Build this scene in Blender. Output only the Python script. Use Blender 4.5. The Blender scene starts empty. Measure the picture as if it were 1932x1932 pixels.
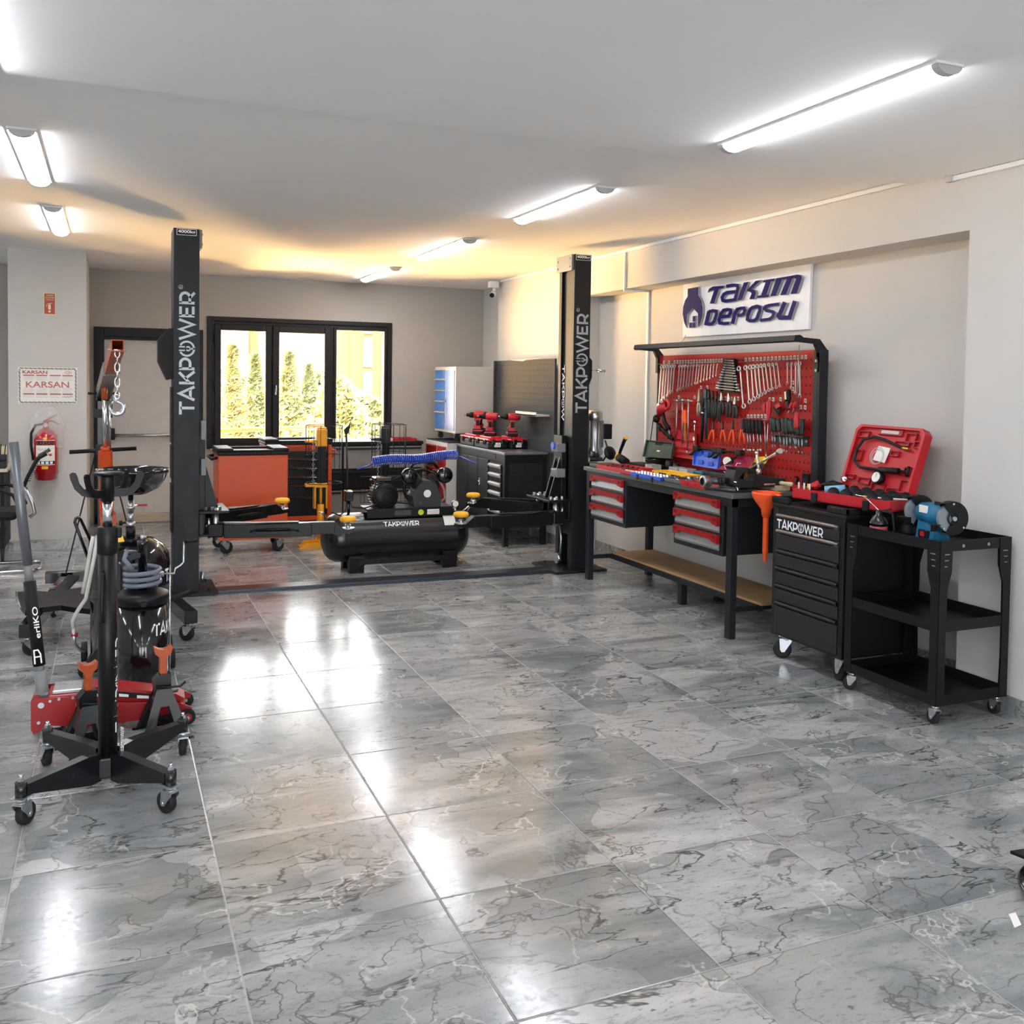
import bpy, bmesh, math, random
from mathutils import Vector, Matrix
random.seed(7)
PI = math.pi
SC = bpy.context.scene
COL = SC.collection
# ------------------------------------------------------------------ camera
CF, CPY, YAW, PITCH, ROLL = 1809.5, 789.46, 0.3971971, 0.0373705, 0.0140834
CP = Vector((-0.31762, -3.30522, 1.56674))
_f = Vector((math.sin(YAW)*math.cos(PITCH), math.cos(YAW)*math.cos(PITCH), -math.sin(PITCH)))
_r = Vector((math.cos(YAW), -math.sin(YAW), 0)); _u = _r.cross(_f)
CR = _r*math.cos(ROLL)+_u*math.sin(ROLL); CU = -_r*math.sin(ROLL)+_u*math.cos(ROLL)
cam = bpy.data.objects.new('camera', bpy.data.cameras.new('camera')); COL.objects.link(cam)
m3 = Matrix((CR, CU, -_f)).transposed()
cam.matrix_world = Matrix.Translation(CP) @ m3.to_4x4()
cam.data.sensor_width = 36; cam.data.lens = CF*36/1932
cam.data.shift_y = -(966-CPY)/1932
cam.data.clip_start = .05
SC.camera = cam
def at(u, v, ax, val):
    """the point where the sight line of photo pixel (u, v) meets the plane  axis = val"""
    d = CR*(u-966)/CF - CU*(v-CPY)/CF + _f
    return CP + d*((val-CP[ax])/d[ax])
# ------------------------------------------------------------------ daylight and exposure
SC.view_settings.view_transform = 'Standard'; SC.view_settings.look = 'None'
SC.view_settings.gamma = 1; SC.view_settings.use_curve_mapping = False
SC.view_settings.exposure = 1.5
LAMP = 17.0
w = bpy.data.worlds.new('daylight'); SC.world = w; w.use_nodes = True
nt = w.node_tree; bg = nt.nodes['Background']
tc = nt.nodes.new('ShaderNodeTexCoord'); sx = nt.nodes.new('ShaderNodeSeparateXYZ')
rp = nt.nodes.new('ShaderNodeValToRGB'); nt.links.new(tc.outputs['Generated'], sx.inputs[0])
mp = nt.nodes.new('ShaderNodeMapRange'); mp.inputs[1].default_value = -1; mp.inputs[2].default_value = 1
nt.links.new(sx.outputs[2], mp.inputs[0]); nt.links.new(mp.outputs[0], rp.inputs[0])
e = rp.color_ramp.elements                       # below the horizon: the street in shade, above: the bright sky
e[0].position = .0; e[0].color = (.10, .10, .105, 1)
e[1].position = .47; e[1].color = (.13, .13, .13, 1)
x = e.new(.52); x.color = (.26, .27, .28, 1)
x = e.new(1.0); x.color = (.22, .25, .30, 1)
rp2 = nt.nodes.new('ShaderNodeValToRGB'); nt.links.new(mp.outputs[0], rp2.inputs[0]); e = rp2.color_ramp.elements   # the sunlit yellow yard on the window side
e[0].position = .41; e[0].color = (7.4, 4.5, 1.7, 1)
e[1].position = .47; e[1].color = (1.0, .80, .55, 1)
x = e.new(.52); x.color = (.50, .50, .48, 1)
x = e.new(1.0); x.color = (.48, .50, .53, 1)
my = nt.nodes.new('ShaderNodeMapRange'); my.inputs[1].default_value = -.2; my.inputs[2].default_value = .2; nt.links.new(sx.outputs[1], my.inputs[0])
wm_ = nt.nodes.new('ShaderNodeMix'); wm_.data_type = 'RGBA'; nt.links.new(my.outputs[0], wm_.inputs[0]); nt.links.new(rp.outputs[0], wm_.inputs[6]); nt.links.new(rp2.outputs[0], wm_.inputs[7])
nt.links.new(wm_.outputs[2], bg.inputs[0]); bg.inputs[1].default_value = 12.0
sun = bpy.data.objects.new('sun', bpy.data.lights.new('sun', 'SUN')); COL.objects.link(sun)      # high sun from the street side: lights the trees and houses behind
sun.data.energy = 3; sun.data.color = (1, .95, .86); sun.data.angle = .01
sun.rotation_euler = Vector((.35, .80, -.75)).to_track_quat('-Z', 'Y').to_euler()
# ------------------------------------------------------------------ materials
def lin(c):
    if isinstance(c, str): c = tuple(int(c[i:i+2], 16)/255 for i in (0, 2, 4))
    return tuple((v/12.92 if v <= .04045 else ((v+.055)/1.055)**2.4) for v in c)
MATS = {}
def mat(name, col, rough=.5, metal=0., var=.04, scale=12., bump=0., coat=0., spec=.5, emit=0., alpha=1., trans=0.):
    if name in MATS: return MATS[name]
    m = bpy.data.materials.new(name); m.use_nodes = True; MATS[name] = m
    nt = m.node_tree; b = nt.nodes['Principled BSDF']; c = lin(col)
    tc = nt.nodes.new('ShaderNodeTexCoord'); n = nt.nodes.new('ShaderNodeTexNoise')
    n.inputs['Scale'].default_value = scale; n.inputs['Detail'].default_value = 4
    nt.links.new(tc.outputs['Object'], n.inputs['Vector'])
    r = nt.nodes.new('ShaderNodeValToRGB'); nt.links.new(n.outputs[0], r.inputs[0])
    r.color_ramp.elements[0].position = .3; r.color_ramp.elements[1].position = .7
    r.color_ramp.elements[0].color = tuple(max(0, v*(1-var)) for v in c)+(1,)
    r.color_ramp.elements[1].color = tuple(min(1, v*(1+var)) for v in c)+(1,)
    nt.links.new(r.outputs[0], b.inputs['Base Color'])
    mr = nt.nodes.new('ShaderNodeMapRange'); mr.inputs[3].default_value = rough*.85; mr.inputs[4].default_value = min(1, rough*1.15)
    nt.links.new(n.outputs[0], mr.inputs[0]); nt.links.new(mr.outputs[0], b.inputs['Roughness'])
    b.inputs['Metallic'].default_value = metal; b.inputs['Coat Weight'].default_value = coat
    b.inputs['Specular IOR Level'].default_value = spec
    b.inputs['Transmission Weight'].default_value = trans
    if bump:
        bp = nt.nodes.new('ShaderNodeBump'); bp.inputs['Strength'].default_value = bump; bp.inputs['Distance'].default_value = .004
        n2 = nt.nodes.new('ShaderNodeTexNoise'); n2.inputs['Scale'].default_value = scale*14
        nt.links.new(tc.outputs['Object'], n2.inputs['Vector']); nt.links.new(n2.outputs[0], bp.inputs['Height'])
        nt.links.new(bp.outputs[0], b.inputs['Normal'])
    if emit:
        b.inputs['Emission Color'].default_value = c+(1,); b.inputs['Emission Strength'].default_value = emit
    if alpha < 1: b.inputs['Alpha'].default_value = alpha
    return m
WALL = mat('wall_paint', 'c4c2be', .85, var=.02, scale=2.5, bump=.12)
CEIL = mat('ceiling_paint', 'f6f5f3', .9, var=.015, scale=1.5, bump=.15)
WHITEP = mat('white_plastic', 'e6e6e6', .4, var=.01)
ANTH = mat('anthracite_paint', '15191d', .5, spec=.35, var=.05, bump=.05)
ANTHG = mat('anthracite_gloss', '0e1114', .26, var=.04)
BLACKM = mat('black_metal', '0a0b0c', .42, spec=.3, var=.1)
BLACKG = mat('black_gloss', '0b0c0f', .12, var=.1, coat=.3)
BLACKP = mat('black_plastic', '0d0e0f', .55, spec=.3, var=.08)
RUBBER = mat('rubber', '101011', .75, var=.15)
CHROME = mat('chrome', 'd4d6d9', .16, 1.)
STEEL = mat('brushed_steel', 'b4b5b6', .32, 1., var=.08)
ZINC = mat('zinc', 'b9bdc0', .28, .9, var=.1)
DSTEEL = mat('dark_steel', '4b4c4e', .42, .8, var=.12)
CASTI = mat('cast_iron', '2a2828', .6, .3, var=.15, bump=.2)
ORANGE = mat('orange_paint', 'bd4512', .38, var=.05)
ORANGED = mat('burnt_orange_paint', 'a8481f', .35, var=.05)
ORPLAS = mat('orange_plastic', 'f4581c', .4, var=.03)
YELLOW = mat('yellow_paint', 'dd9a12', .4, var=.05)
RED = mat('red_paint', '960e16', .35, var=.06)
REDP = mat('red_plastic', 'b81824', .42, var=.04)
DRED = mat('dark_red_panel', '9e1612', .55, spec=.3, var=.05)
BLUE = mat('blue_paint', '3f7fd0', .4, var=.03)
BLUEP = mat('blue_plastic', '1d56c0', .4, var=.04)
LGREY = mat('light_grey_paint', 'b9b9b8', .5, var=.02)
MGREY = mat('mid_grey_paint', '77797b', .45, var=.03)
SILVERL = mat('silver_lettering', 'aeb4ba', .4, .2)
WHITEL = mat('white_lettering', 'f2f4f5', .45)
REDL = mat('red_lettering', 'b0323a', .5)
NAVY = mat('navy_acrylic', '100e5a', .6, spec=.12)
GREENP = mat('green_plastic', '1c3a2a', .45, var=.05)
DGREEN = mat('dark_green_grip', '1c2e27', .5)
YPLAS = mat('yellow_plastic', 'e8b21a', .4)
WOOD = mat('pale_wood', 'd9c7a0', .5, var=.08)
BRASS = mat('brass', 'c9a04a', .3, 1.)
PAPER = mat('paper', 'e9e6df', .7, var=.02)
def tube_clear(name, col, a):
    return mat(name, col, .2, alpha=a)
# ------------------------------------------------------------------ mesh builder
class MB:
    def __init__(s): s.bm = bmesh.new(); s.sm = []
    def _x(s, vs, M):
        if M is not None: bmesh.ops.transform(s.bm, matrix=M, verts=vs)
    def box(s, a, b, bev=0., M=None, mi=0):
        a = Vector(a); b = Vector(b)
        r = bmesh.ops.create_cube(s.bm, size=1); vs = r['verts']
        d = Vector((max(abs(b.x-a.x), 1e-5), max(abs(b.y-a.y), 1e-5), max(abs(b.z-a.z), 1e-5)))
        bmesh.ops.transform(s.bm, matrix=Matrix.Translation((a+b)/2) @ Matrix.Diagonal(d.to_4d()), verts=vs)
        fs = list({f for v in vs for f in v.link_faces})
        if bev:
            es = list({e for v in vs for e in v.link_edges})
            r = bmesh.ops.bevel(s.bm, geom=es, offset=min(bev, min(d)*.49), segments=2, affect='EDGES', profile=.5)
            vs = list({v for f in r['faces'] for v in f.verts} | {v for v in vs if v.is_valid}); fs = list({f for v in vs for f in v.link_faces})
        for f in fs: f.material_index = mi
        s._x(vs, M); return s
    def cyl(s, p, q, r, r2=None, n=16, cap=True, mi=0):
        p = Vector(p); q = Vector(q); d = q-p
        if d.length < 1e-6: return s
        R = d.to_track_quat('Z', 'Y').to_matrix().to_4x4()
        o = bmesh.ops.create_cone(s.bm, cap_ends=cap, segments=n, radius1=r, radius2=r if r2 is None else r2, depth=d.length,
                                  matrix=Matrix.Translation((p+q)/2) @ R)
        for f in {f for v in o['verts'] for f in v.link_faces}:
            f.material_index = mi
            if len(f.verts) == 4 and n > 6: f.smooth = True
        return s
    def tube(s, pts, r, n=8, closed=False, mi=0, cap=True):
        pts = [Vector(p) for p in pts]; N = len(pts); rings = []; up = None
        for i, p in enumerate(pts):
            if closed: t = (pts[(i+1) % N]-pts[i-1])
            else: t = pts[min(i+1, N-1)]-pts[max(i-1, 0)]
            t.normalize()
            if up is None: up = t.orthogonal().normalized()
            up = (up-t*up.dot(t))
            up = up.normalized() if up.length > 1e-6 else t.orthogonal().normalized()
            sd = t.cross(up); rr = r[i] if isinstance(r, (list, tuple)) else r
            rings.append([s.bm.verts.new(p+(up*math.cos(2*PI*k/n)+sd*math.sin(2*PI*k/n))*rr) for k in range(n)])
        for i in range(N if closed else N-1):
            A = rings[i]; B = rings[(i+1) % N]
            for k in range(n):
                f = s.bm.faces.new((A[k], A[(k+1) % n], B[(k+1) % n], B[k])); f.smooth = True; f.material_index = mi
        if cap and not closed:
            s.bm.faces.new(rings[0][::-1]).material_index = mi; s.bm.faces.new(rings[-1]).material_index = mi
        return s
    def lathe(s, prof, c=(0, 0, 0), ax=(0, 0, 1), n=24, mi=0, caps=True):
        """prof: (radius, height) pairs turned about an axis"""
        R = Vector(ax).to_track_quat('Z', 'Y').to_matrix(); c = Vector(c); rings = []
        for (r, h) in prof:
            if r < 1e-5: rings.append([s.bm.verts.new(c+R @ Vector((0, 0, h)))])
            else: rings.append([s.bm.verts.new(c+R @ Vector((r*math.cos(2*PI*k/n), r*math.sin(2*PI*k/n), h))) for k in range(n)])
        for A, B in zip(rings, rings[1:]):
            for k in range(n):
                a, b = A[k % len(A)], A[(k+1) % len(A)]; c2, d = B[(k+1) % len(B)], B[k % len(B)]
                q = []
                for v in (a, b, c2, d):
                    if v not in q: q.append(v)
                if len(q) > 2:
                    try: f = s.bm.faces.new(q); f.smooth = True; f.material_index = mi
                    except ValueError: pass
        if caps:
            for rg, fl in ((rings[0], 1), (rings[-1], 0)):
                if len(rg) > 2:
                    f = s.bm.faces.new(rg[::-1] if fl else rg); f.material_index = mi
        return s
    def prism(s, pts, vec, mi=0):
        """flat outline extruded along vec"""
        vec = Vector(vec); A = [s.bm.verts.new(Vector(p)) for p in pts]; B = [s.bm.verts.new(Vector(p)+vec) for p in pts]; n = len(A)
        fs = [s.bm.faces.new(A[::-1]), s.bm.faces.new(B)]
        for k in range(n): fs.append(s.bm.faces.new((A[k], A[(k+1) % n], B[(k+1) % n], B[k])))
        for f in fs: f.material_index = mi
        return s
    def ring(s, c, ax, R, r, n=20, m=8, a0=0., a1=2*PI, mi=0, sy=1.):
        Q = Vector(ax).to_track_quat('Z', 'Y').to_matrix(); c = Vector(c); full = abs(a1-a0-2*PI) < 1e-4
        k = n if full else n+1
        return s.tube([c+Q @ Vector((R*math.cos(a0+(a1-a0)*i/n), sy*R*math.sin(a0+(a1-a0)*i/n), 0)) for i in range(k)], r, m, closed=full, mi=mi)
    def ball(s, c, r, sc=(1, 1, 1), n=16, mi=0):
        o = bmesh.ops.create_uvsphere(s.bm, u_segments=n, v_segments=max(6, n//2), radius=r, matrix=Matrix.Translation(Vector(c)) @ Matrix.Diagonal(Vector(sc).to_4d()))
        for f in {f for v in o['verts'] for f in v.link_faces}: f.smooth = True; f.material_index = mi
        return s
    def quad(s, pts, mi=0):
        f = s.bm.faces.new([s.bm.verts.new(Vector(p)) for p in pts]); f.material_index = mi; return s
    def xf(s, M): bmesh.ops.transform(s.bm, matrix=M, verts=s.bm.verts[:]); return s
LOCAL = set()
def P(parent, name, mb, mats, label=None, kind=None, fix=True):
    """link the builder as ONE mesh object; coordinates are the place's own, or the thing's own when it is LOCAL"""
    o = parent; top = None
    while o is not None: top = o; o = o.parent
    if top is not None and top.name not in LOCAL:
        bmesh.ops.translate(mb.bm, vec=-top.location, verts=mb.bm.verts[:])
    if fix: bmesh.ops.recalc_face_normals(mb.bm, faces=mb.bm.faces[:])
    me = bpy.data.meshes.new(name); mb.bm.to_mesh(me); mb.bm.free()
    for m in (mats if isinstance(mats, (list, tuple)) else [mats]): me.materials.append(m)
    ob = bpy.data.objects.new(name, me); COL.objects.link(ob); ob.parent = parent
    if label: ob['label'] = label
    if kind: ob['kind'] = kind
    return ob
def thing(name, label, cat, loc=(0, 0, 0), rz=0., group=None, local=False, rot=None):
    o = bpy.data.objects.new(name, None); COL.objects.link(o); o.empty_display_size = .05
    o.location = loc; o.rotation_euler = rot if rot else (0, 0, rz); o['label'] = label; o['category'] = cat
    if group: o['group'] = group
    if local or rz or rot: LOCAL.add(o.name)
    return o
def solo(name, mb, mats, label, cat, group=None, origin=None):
    """a thing that is one mesh, its origin moved to its own base"""
    if origin is None:
        vs = [v.co for v in mb.bm.verts]; n = len(vs)
        origin = Vector((sum(v.x for v in vs)/n, sum(v.y for v in vs)/n, min(v.z for v in vs)))
    bmesh.ops.translate(mb.bm, vec=-Vector(origin), verts=mb.bm.verts[:])
    o = P(None, name, mb, mats); o.location = origin; o['label'] = label; o['category'] = cat
    if group: o['group'] = group
    return o
def struct(name, mb, mats, parent=None, fix=True):
    o = P(parent, name, mb, mats, fix=fix)
    if parent is None: o['kind'] = 'structure'
    return o
def dup(root, loc, rz=None, label=None, group=None, rot=None, scale=None):
    r = root.copy(); COL.objects.link(r); r.location = loc
    if rz is not None: r.rotation_euler = (0, 0, rz)
    if rot is not None: r.rotation_euler = rot
    if scale is not None: r.scale = scale
    if label: r['label'] = label
    if group: r['group'] = group
    if root.name in LOCAL: LOCAL.add(r.name)
    for ch in list(root.children):
        c = ch.copy(); COL.objects.link(c); c.parent = r
        for g in ch.children:
            d = g.copy(); COL.objects.link(d); d.parent = c
    return r
# ------------------------------------------------------------------ writing
def fr(o, x, y):
    """frame matrix: origin, writing direction, up direction"""
    x = Vector(x).normalized(); y = Vector(y); y = (y-x*y.dot(x)).normalized(); z = x.cross(y)
    return Matrix.Translation(Vector(o)) @ Matrix((x, y, z)).transposed().to_4x4()
def text_mb(s, w, h, M, bold=.012, shear=0., t=.0006):
    c = bpy.data.curves.new('t', 'FONT'); c.body = s; c.size = 1; c.offset = bold; c.shear = shear; c.align_x = 'CENTER'; c.resolution_u = 3
    o = bpy.data.objects.new('t', c); COL.objects.link(o); dg = bpy.context.evaluated_depsgraph_get()
    me = bpy.data.meshes.new_from_object(o.evaluated_get(dg)); bpy.data.objects.remove(o)
    mb = MB(); mb.bm.from_mesh(me); bpy.data.meshes.remove(me)
    vs = mb.bm.verts[:]
    if not vs: return mb
    x0 = min(v.co.x for v in vs); x1 = max(v.co.x for v in vs); y0 = min(v.co.y for v in vs); y1 = max(v.co.y for v in vs)
    for v in vs: v.co = Vector(((v.co.x-(x0+x1)/2)*w/max(x1-x0, 1e-5), (v.co.y-(y0+y1)/2)*h/max(y1-y0, 1e-5), t))
    return mb.xf(M)
def merge(a, b):
    me = bpy.data.meshes.new('m'); b.bm.to_mesh(me); b.bm.free(); a.bm.from_mesh(me); bpy.data.meshes.remove(me); return a
def ribbon(mb, pts, w, t=.0006, closed=False):
    """flat stroke of width w along 2-D points"""
    pts = [Vector((p[0], p[1])) for p in pts]; N = len(pts); L = []; R = []
    for i, p in enumerate(pts):
        a = pts[i-1] if (i or closed) else None; b = pts[(i+1) % N] if (i < N-1 or closed) else None
        d1 = (p-a).normalized() if a is not None else None; d2 = (b-p).normalized() if b is not None else None
        d1 = d1 if d1 is not None else d2; d2 = d2 if d2 is not None else d1
        n = Vector((-(d1.y+d2.y), d1.x+d2.x)); n = n.normalized() if n.length > 1e-5 else Vector((-d1.y, d1.x))
        k = w/2/max(.45, n.dot(Vector((-d1.y, d1.x))))
        L.append(mb.bm.verts.new((p.x+n.x*k, p.y+n.y*k, t))); R.append(mb.bm.verts.new((p.x-n.x*k, p.y-n.y*k, t)))
    for i in range(N if closed else N-1):
        j = (i+1) % N; mb.bm.faces.new((L[i], R[i], R[j], L[j]))
def arc(cx, cy, rx, ry, a0, a1, n=12):
    return [(cx+rx*math.cos(math.radians(a0+(a1-a0)*i/n)), cy+ry*math.sin(math.radians(a0+(a1-a0)*i/n))) for i in range(n+1)]
def logo_mb(length, height, M, upto=8, t=.0006):
    """the word TAKPOWER with a power-button O holding a spanner, unit capital height 1, total 8.15 long"""
    mb = MB(); w = .18; x = 0
    S = lambda *p: ribbon(mb, [(a+x, b) for a, b in p], w, t)
    S((0, .91), (.86, .91)); S((.43, 0), (.43, .9)); x += .9
    if upto > 1: S((.06, 0), (.5, .97), (.94, 0)); S((.24, .27), (.76, .27)); x += 1.1
    if upto > 2: S((.09, 0), (.09, 1)); S((.15, .36), (.8, 1)); S((.38, .6), (.86, 0)); x += .95
    if upto > 3: S((.09, 0), (.09, 1)); S((.1, .91), (.45, .91), *arc(.45, .6, .3, .31, 80, -80, 8), (.45, .29), (.1, .29)); x += .9
    if upto > 4:
        ribbon(mb, arc(x+.52, .5, .47, .47, 118, 422, 24), .13, t)
        ribbon(mb, arc(x+.52, .42, .13, .13, 125, 415, 10), .09, t); ribbon(mb, [(x+.52, .3), (x+.52, -.02)], .12, t)
        ribbon(mb, [(x+.40, 1.0), (x+.40, .62)], .09, t); ribbon(mb, [(x+.64, 1.0), (x+.64, .62)], .09, t); x += 1.12
    if upto > 5: S((.04, 1), (.36, .06), (.68, .94), (1.0, .06), (1.32, 1)); x += 1.48
    if upto > 6: S((.09, 0), (.09, 1)); S((.1, .91), (.7, .91)); S((.1, .5), (.62, .5)); S((.1, .09), (.72, .09)); x += .86
    if upto > 7: S((.09, 0), (.09, 1)); S((.1, .91), (.45, .91), *arc(.45, .61, .3, .3, 80, -80, 8), (.45, .31), (.1, .31)); S((.42, .32), (.78, 0)); x += .84
    if upto > 8: ribbon(mb, arc(x+.1, .95, .07, .07, 0, 360, 10), .02, t)
    L = 8.15
    for v in mb.bm.verts: v.co.x = (v.co.x/L-.5)*length; v.co.y = (v.co.y-.5)*height
    return mb.xf(M)
# ------------------------------------------------------------------ repeated pieces
def castor(parent, x, y, zt, r=.04, w=.028, a=0., hub=BLACKP, plate=.04, name='castor', trail=.02, tyre=RUBBER):
    """swivel castor standing at floor level below (x, y), reaching up to zt: bracket with a wheel inside"""
    M = Matrix.Translation((x, y, 0)) @ Matrix.Rotation(a, 4, 'Z')
    b = MB(); hw = w/2+.004
    b.box((-plate, -plate*.8, zt-.004), (plate, plate*.8, zt)); b.cyl((0, 0, zt-.02), (0, 0, zt-.004), plate*.62, n=18)
    b.cyl((0, 0, zt-.03), (0, 0, zt-.02), plate*.5, plate*.62, n=18)
    for s in (-1, 1):
        b.prism([(-r*.55, s*hw, zt-.024), (r*.75, s*hw, zt-.024), (r*.75, s*hw, zt-.036), (trail+r*.28, s*hw, r*.95), (trail+r*.1, s*hw, r*.7), (trail-r*.2, s*hw, r*.75), (-r*.55, s*hw, zt-.036)], (0, s*.003, 0))
    b.box((-r*.55, -hw, zt-.028), (r*.75, hw, zt-.022)); b.cyl((trail, -hw-.006, r), (trail, hw+.006, r), .006, n=8)
    b.xf(M); br = P(parent, name, b, ZINC)
    wm = MB(); wm.lathe([(r*.72, -w*.5), (r*.95, -w*.5), (r, -w*.3), (r, w*.3), (r*.95, w*.5), (r*.72, w*.5)], (trail, 0, r), (0, 1, 0), 24)
    wm.lathe([(.006, -w*.32), (r*.2, -w*.45), (r*.25, -w*.3), (r*.74, -w*.3), (r*.74, w*.3), (r*.25, w*.3), (r*.2, w*.45), (.006, w*.32)], (trail, 0, r), (0, 1, 0), 20, mi=1)
    if r > .045:
        for k in range(5):
            q = 2*PI*k/5; c = (trail+math.cos(q)*r*.48, 0, r+math.sin(q)*r*.48)
            wm.cyl((c[0], -w*.31, c[2]), (c[0], w*.31, c[2]), r*.13, n=10, mi=2)
    wm.xf(M); P(br, 'wheel', wm, [tyre, hub, MGREY]); return br
# ================================================================== THE SETTING
def node(nt, t, **k):
    n = nt.nodes.new(t)
    for a, b in k.items(): setattr(n, a, b)
    return n
def marble(name, tile=True):
    m = bpy.data.materials.new(name); m.use_nodes = True; nt = m.node_tree; L = nt.links.new
    b = nt.nodes['Principled BSDF']; g = node(nt, 'ShaderNodeNewGeometry'); pos = g.outputs['Position']
    def math_(op, a, b2=None, c=None):
        n = node(nt, 'ShaderNodeMath', operation=op)
        for i, v in enumerate((a, b2, c)):
            if v is None: continue
            if isinstance(v, (int, float)): n.inputs[i].default_value = v
            else: L(v, n.inputs[i])
        return n.outputs[0]
    def vm(op, a, b2=None):
        n = node(nt, 'ShaderNodeVectorMath', operation=op)
        for i, v in enumerate((a, b2)):
            if v is None: continue
            if isinstance(v, tuple): n.inputs[i].default_value = v
            else: L(v, n.inputs[i])
        return n.outputs[0]
    cell = vm('FLOOR', vm('MULTIPLY', pos, (1/.6, 1/.6, 0)))
    wn = node(nt, 'ShaderNodeTexWhiteNoise'); L(cell, wn.inputs['Vector'])
    loc = vm('SUBTRACT', vm('MULTIPLY', pos, (1/.6, 1/.6, 1/.6)), vm('ADD', cell, (.5, .5, 0)))   # -.5 .. .5 inside a tile
    # turn each tile by 0 or 180 degrees and shift its pattern
    sgn = math_('SUBTRACT', math_('MULTIPLY', math_('GREATER_THAN', wn.outputs['Value'], .5), 2.), 1.)
    sc = node(nt, 'ShaderNodeVectorMath', operation='SCALE'); L(loc, sc.inputs[0]); L(sgn, sc.inputs['Scale'])
    sh = node(nt, 'ShaderNodeVectorMath', operation='SCALE'); L(wn.outputs['Color'], sh.inputs[0]); sh.inputs['Scale'].default_value = 37
    p = vm('ADD', sc.outputs[0], sh.outputs[0])
    if not tile: p = vm('MULTIPLY', pos, (1.6, 1.6, 1.6))
    def noise(v, s, d=5, r=.55, dist=0.):
        n = node(nt, 'ShaderNodeTexNoise'); L(v, n.inputs['Vector']); n.inputs['Scale'].default_value = s
        n.inputs['Detail'].default_value = d; n.inputs['Roughness'].default_value = r; n.inputs['Distortion'].default_value = dist
        return n
    def ramp(f, pts):
        r = node(nt, 'ShaderNodeValToRGB'); L(f, r.inputs[0]); e = r.color_ramp.elements
        while len(e) > 1: e.remove(e[0])
        e[0].position = pts[0][0]; e[0].color = pts[0][1]
        for q, c in pts[1:]: x = e.new(q); x.color = c
        return r.outputs[0]
    def g_(v): return (v, v, v, 1)
    def mix(f, a, b2, mode='MIX'):
        n = node(nt, 'ShaderNodeMix', data_type='RGBA', blend_type=mode)
        if isinstance(f, float): n.inputs[0].default_value = f
        else: L(f, n.inputs[0])
        for i, v in ((6, a), (7, b2)):
            if isinstance(v, tuple): n.inputs[i].default_value = v
            else: L(v, n.inputs[i])
        return n.outputs[2]
    # diagonal direction of the bedding
    rot = node(nt, 'ShaderNodeMapping'); L(p, rot.inputs[0]); rot.inputs['Rotation'].default_value = (0, 0, .5); rot.inputs['Scale'].default_value = (1, 3.2, 1)
    pw = vm('ADD', p, vm('SCALE', noise(p, 2.2, 4).outputs['Color'], None)) if False else p
    wv = noise(p, 1.3, 3, .5); ws = node(nt, 'ShaderNodeVectorMath', operation='SCALE'); L(wv.outputs['Color'], ws.inputs[0]); ws.inputs['Scale'].default_value = .9
    pw = vm('ADD', p, ws.outputs[0])
    vo = node(nt, 'ShaderNodeTexVoronoi', feature='F1'); L(pw, vo.inputs['Vector']); vo.inputs['Scale'].default_value = 1.15
    slab = node(nt, 'ShaderNodeSeparateColor'); L(vo.outputs['Color'], slab.inputs[0])
    c = ramp(slab.outputs[0], [(0, (.20, .213, .218, 1)), (.35, (.265, .275, .278, 1)), (.7, (.315, .32, .32, 1)), (1, (.41, .412, .408, 1))])
    cloud = noise(rot.outputs[0], .85, 3, .5, .8)
    c = mix(ramp(cloud.outputs[0], [(.34, g_(.8)), (.49, g_(0))]), c, (.125, .15, .155, 1))
    c = mix(ramp(cloud.outputs[0], [(.56, g_(0)), (.74, g_(.5))]), c, (.60, .60, .59, 1))
    streak = noise(rot.outputs[0], 3.0, 9, .72, .7)
    c = mix(ramp(streak.outputs[0], [(.32, g_(.7)), (.45, g_(.0))]), c, (.10, .115, .12, 1))
    c = mix(ramp(streak.outputs[0], [(.56, g_(0)), (.74, g_(.30))]), c, (.56, .56, .55, 1))
    fine = noise(rot.outputs[0], 15, 7, .75, .5)
    c = mix(ramp(fine.outputs[0], [(.36, g_(.75)), (.45, g_(0))]), c, (.12, .13, .14, 1))
    warm = noise(p, 1.1, 2)
    c = mix(ramp(warm.outputs[0], [(.5, g_(0)), (.72, g_(.3))]), c, (.42, .395, .35, 1))
    def vein(scale, width, seed, dist=.9, src=None):
        n = noise(vm('ADD', src or p, (seed, seed*.7, 0)), scale, 5, .52, dist)
        d = math_('ABSOLUTE', math_('SUBTRACT', n.outputs[0], .5))
        return ramp(d, [(0, g_(1)), (width*.45, g_(.85)), (width, g_(0))])
    msk = ramp(noise(p, 1.5, 2).outputs[0], [(.44, g_(0)), (.54, g_(1))])
    c = mix(math_('MULTIPLY', math_('MULTIPLY', vein(.9, .0075, 3.1, .35, rot.outputs[0]), ramp(noise(vm('ADD', p, (3., 8., 0)), 1.2, 2).outputs[0], [(.42, g_(0)), (.5, g_(1))])), .95), c, (.045, .05, .045, 1))
    c = mix(math_('MULTIPLY', math_('MULTIPLY', vein(2.3, .0085, 8.4, .3), msk), .8), c, (.10, .095, .085, 1))
    msk2 = ramp(noise(vm('ADD', p, (9., 4., 0)), 1.6, 2).outputs[0], [(.48, g_(0)), (.58, g_(1))])
    c = mix(math_('MULTIPLY', math_('MULTIPLY', vein(1.8, .0080, 15.7, .25), msk2), .6), c, (.62, .60, .55, 1))
    ed = node(nt, 'ShaderNodeTexVoronoi', feature='DISTANCE_TO_EDGE'); L(pw, ed.inputs['Vector']); ed.inputs['Scale'].default_value = 1.15
    c = mix(math_('MULTIPLY', ramp(ed.outputs['Distance'], [(0, g_(1)), (.009, g_(0))]), math_('MULTIPLY', msk2, .75)), c, (.09, .08, .06, 1))
    rough = ramp(noise(p, 30, 3).outputs[0], [(.3, g_(.13)), (.7, g_(.22))])
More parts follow.
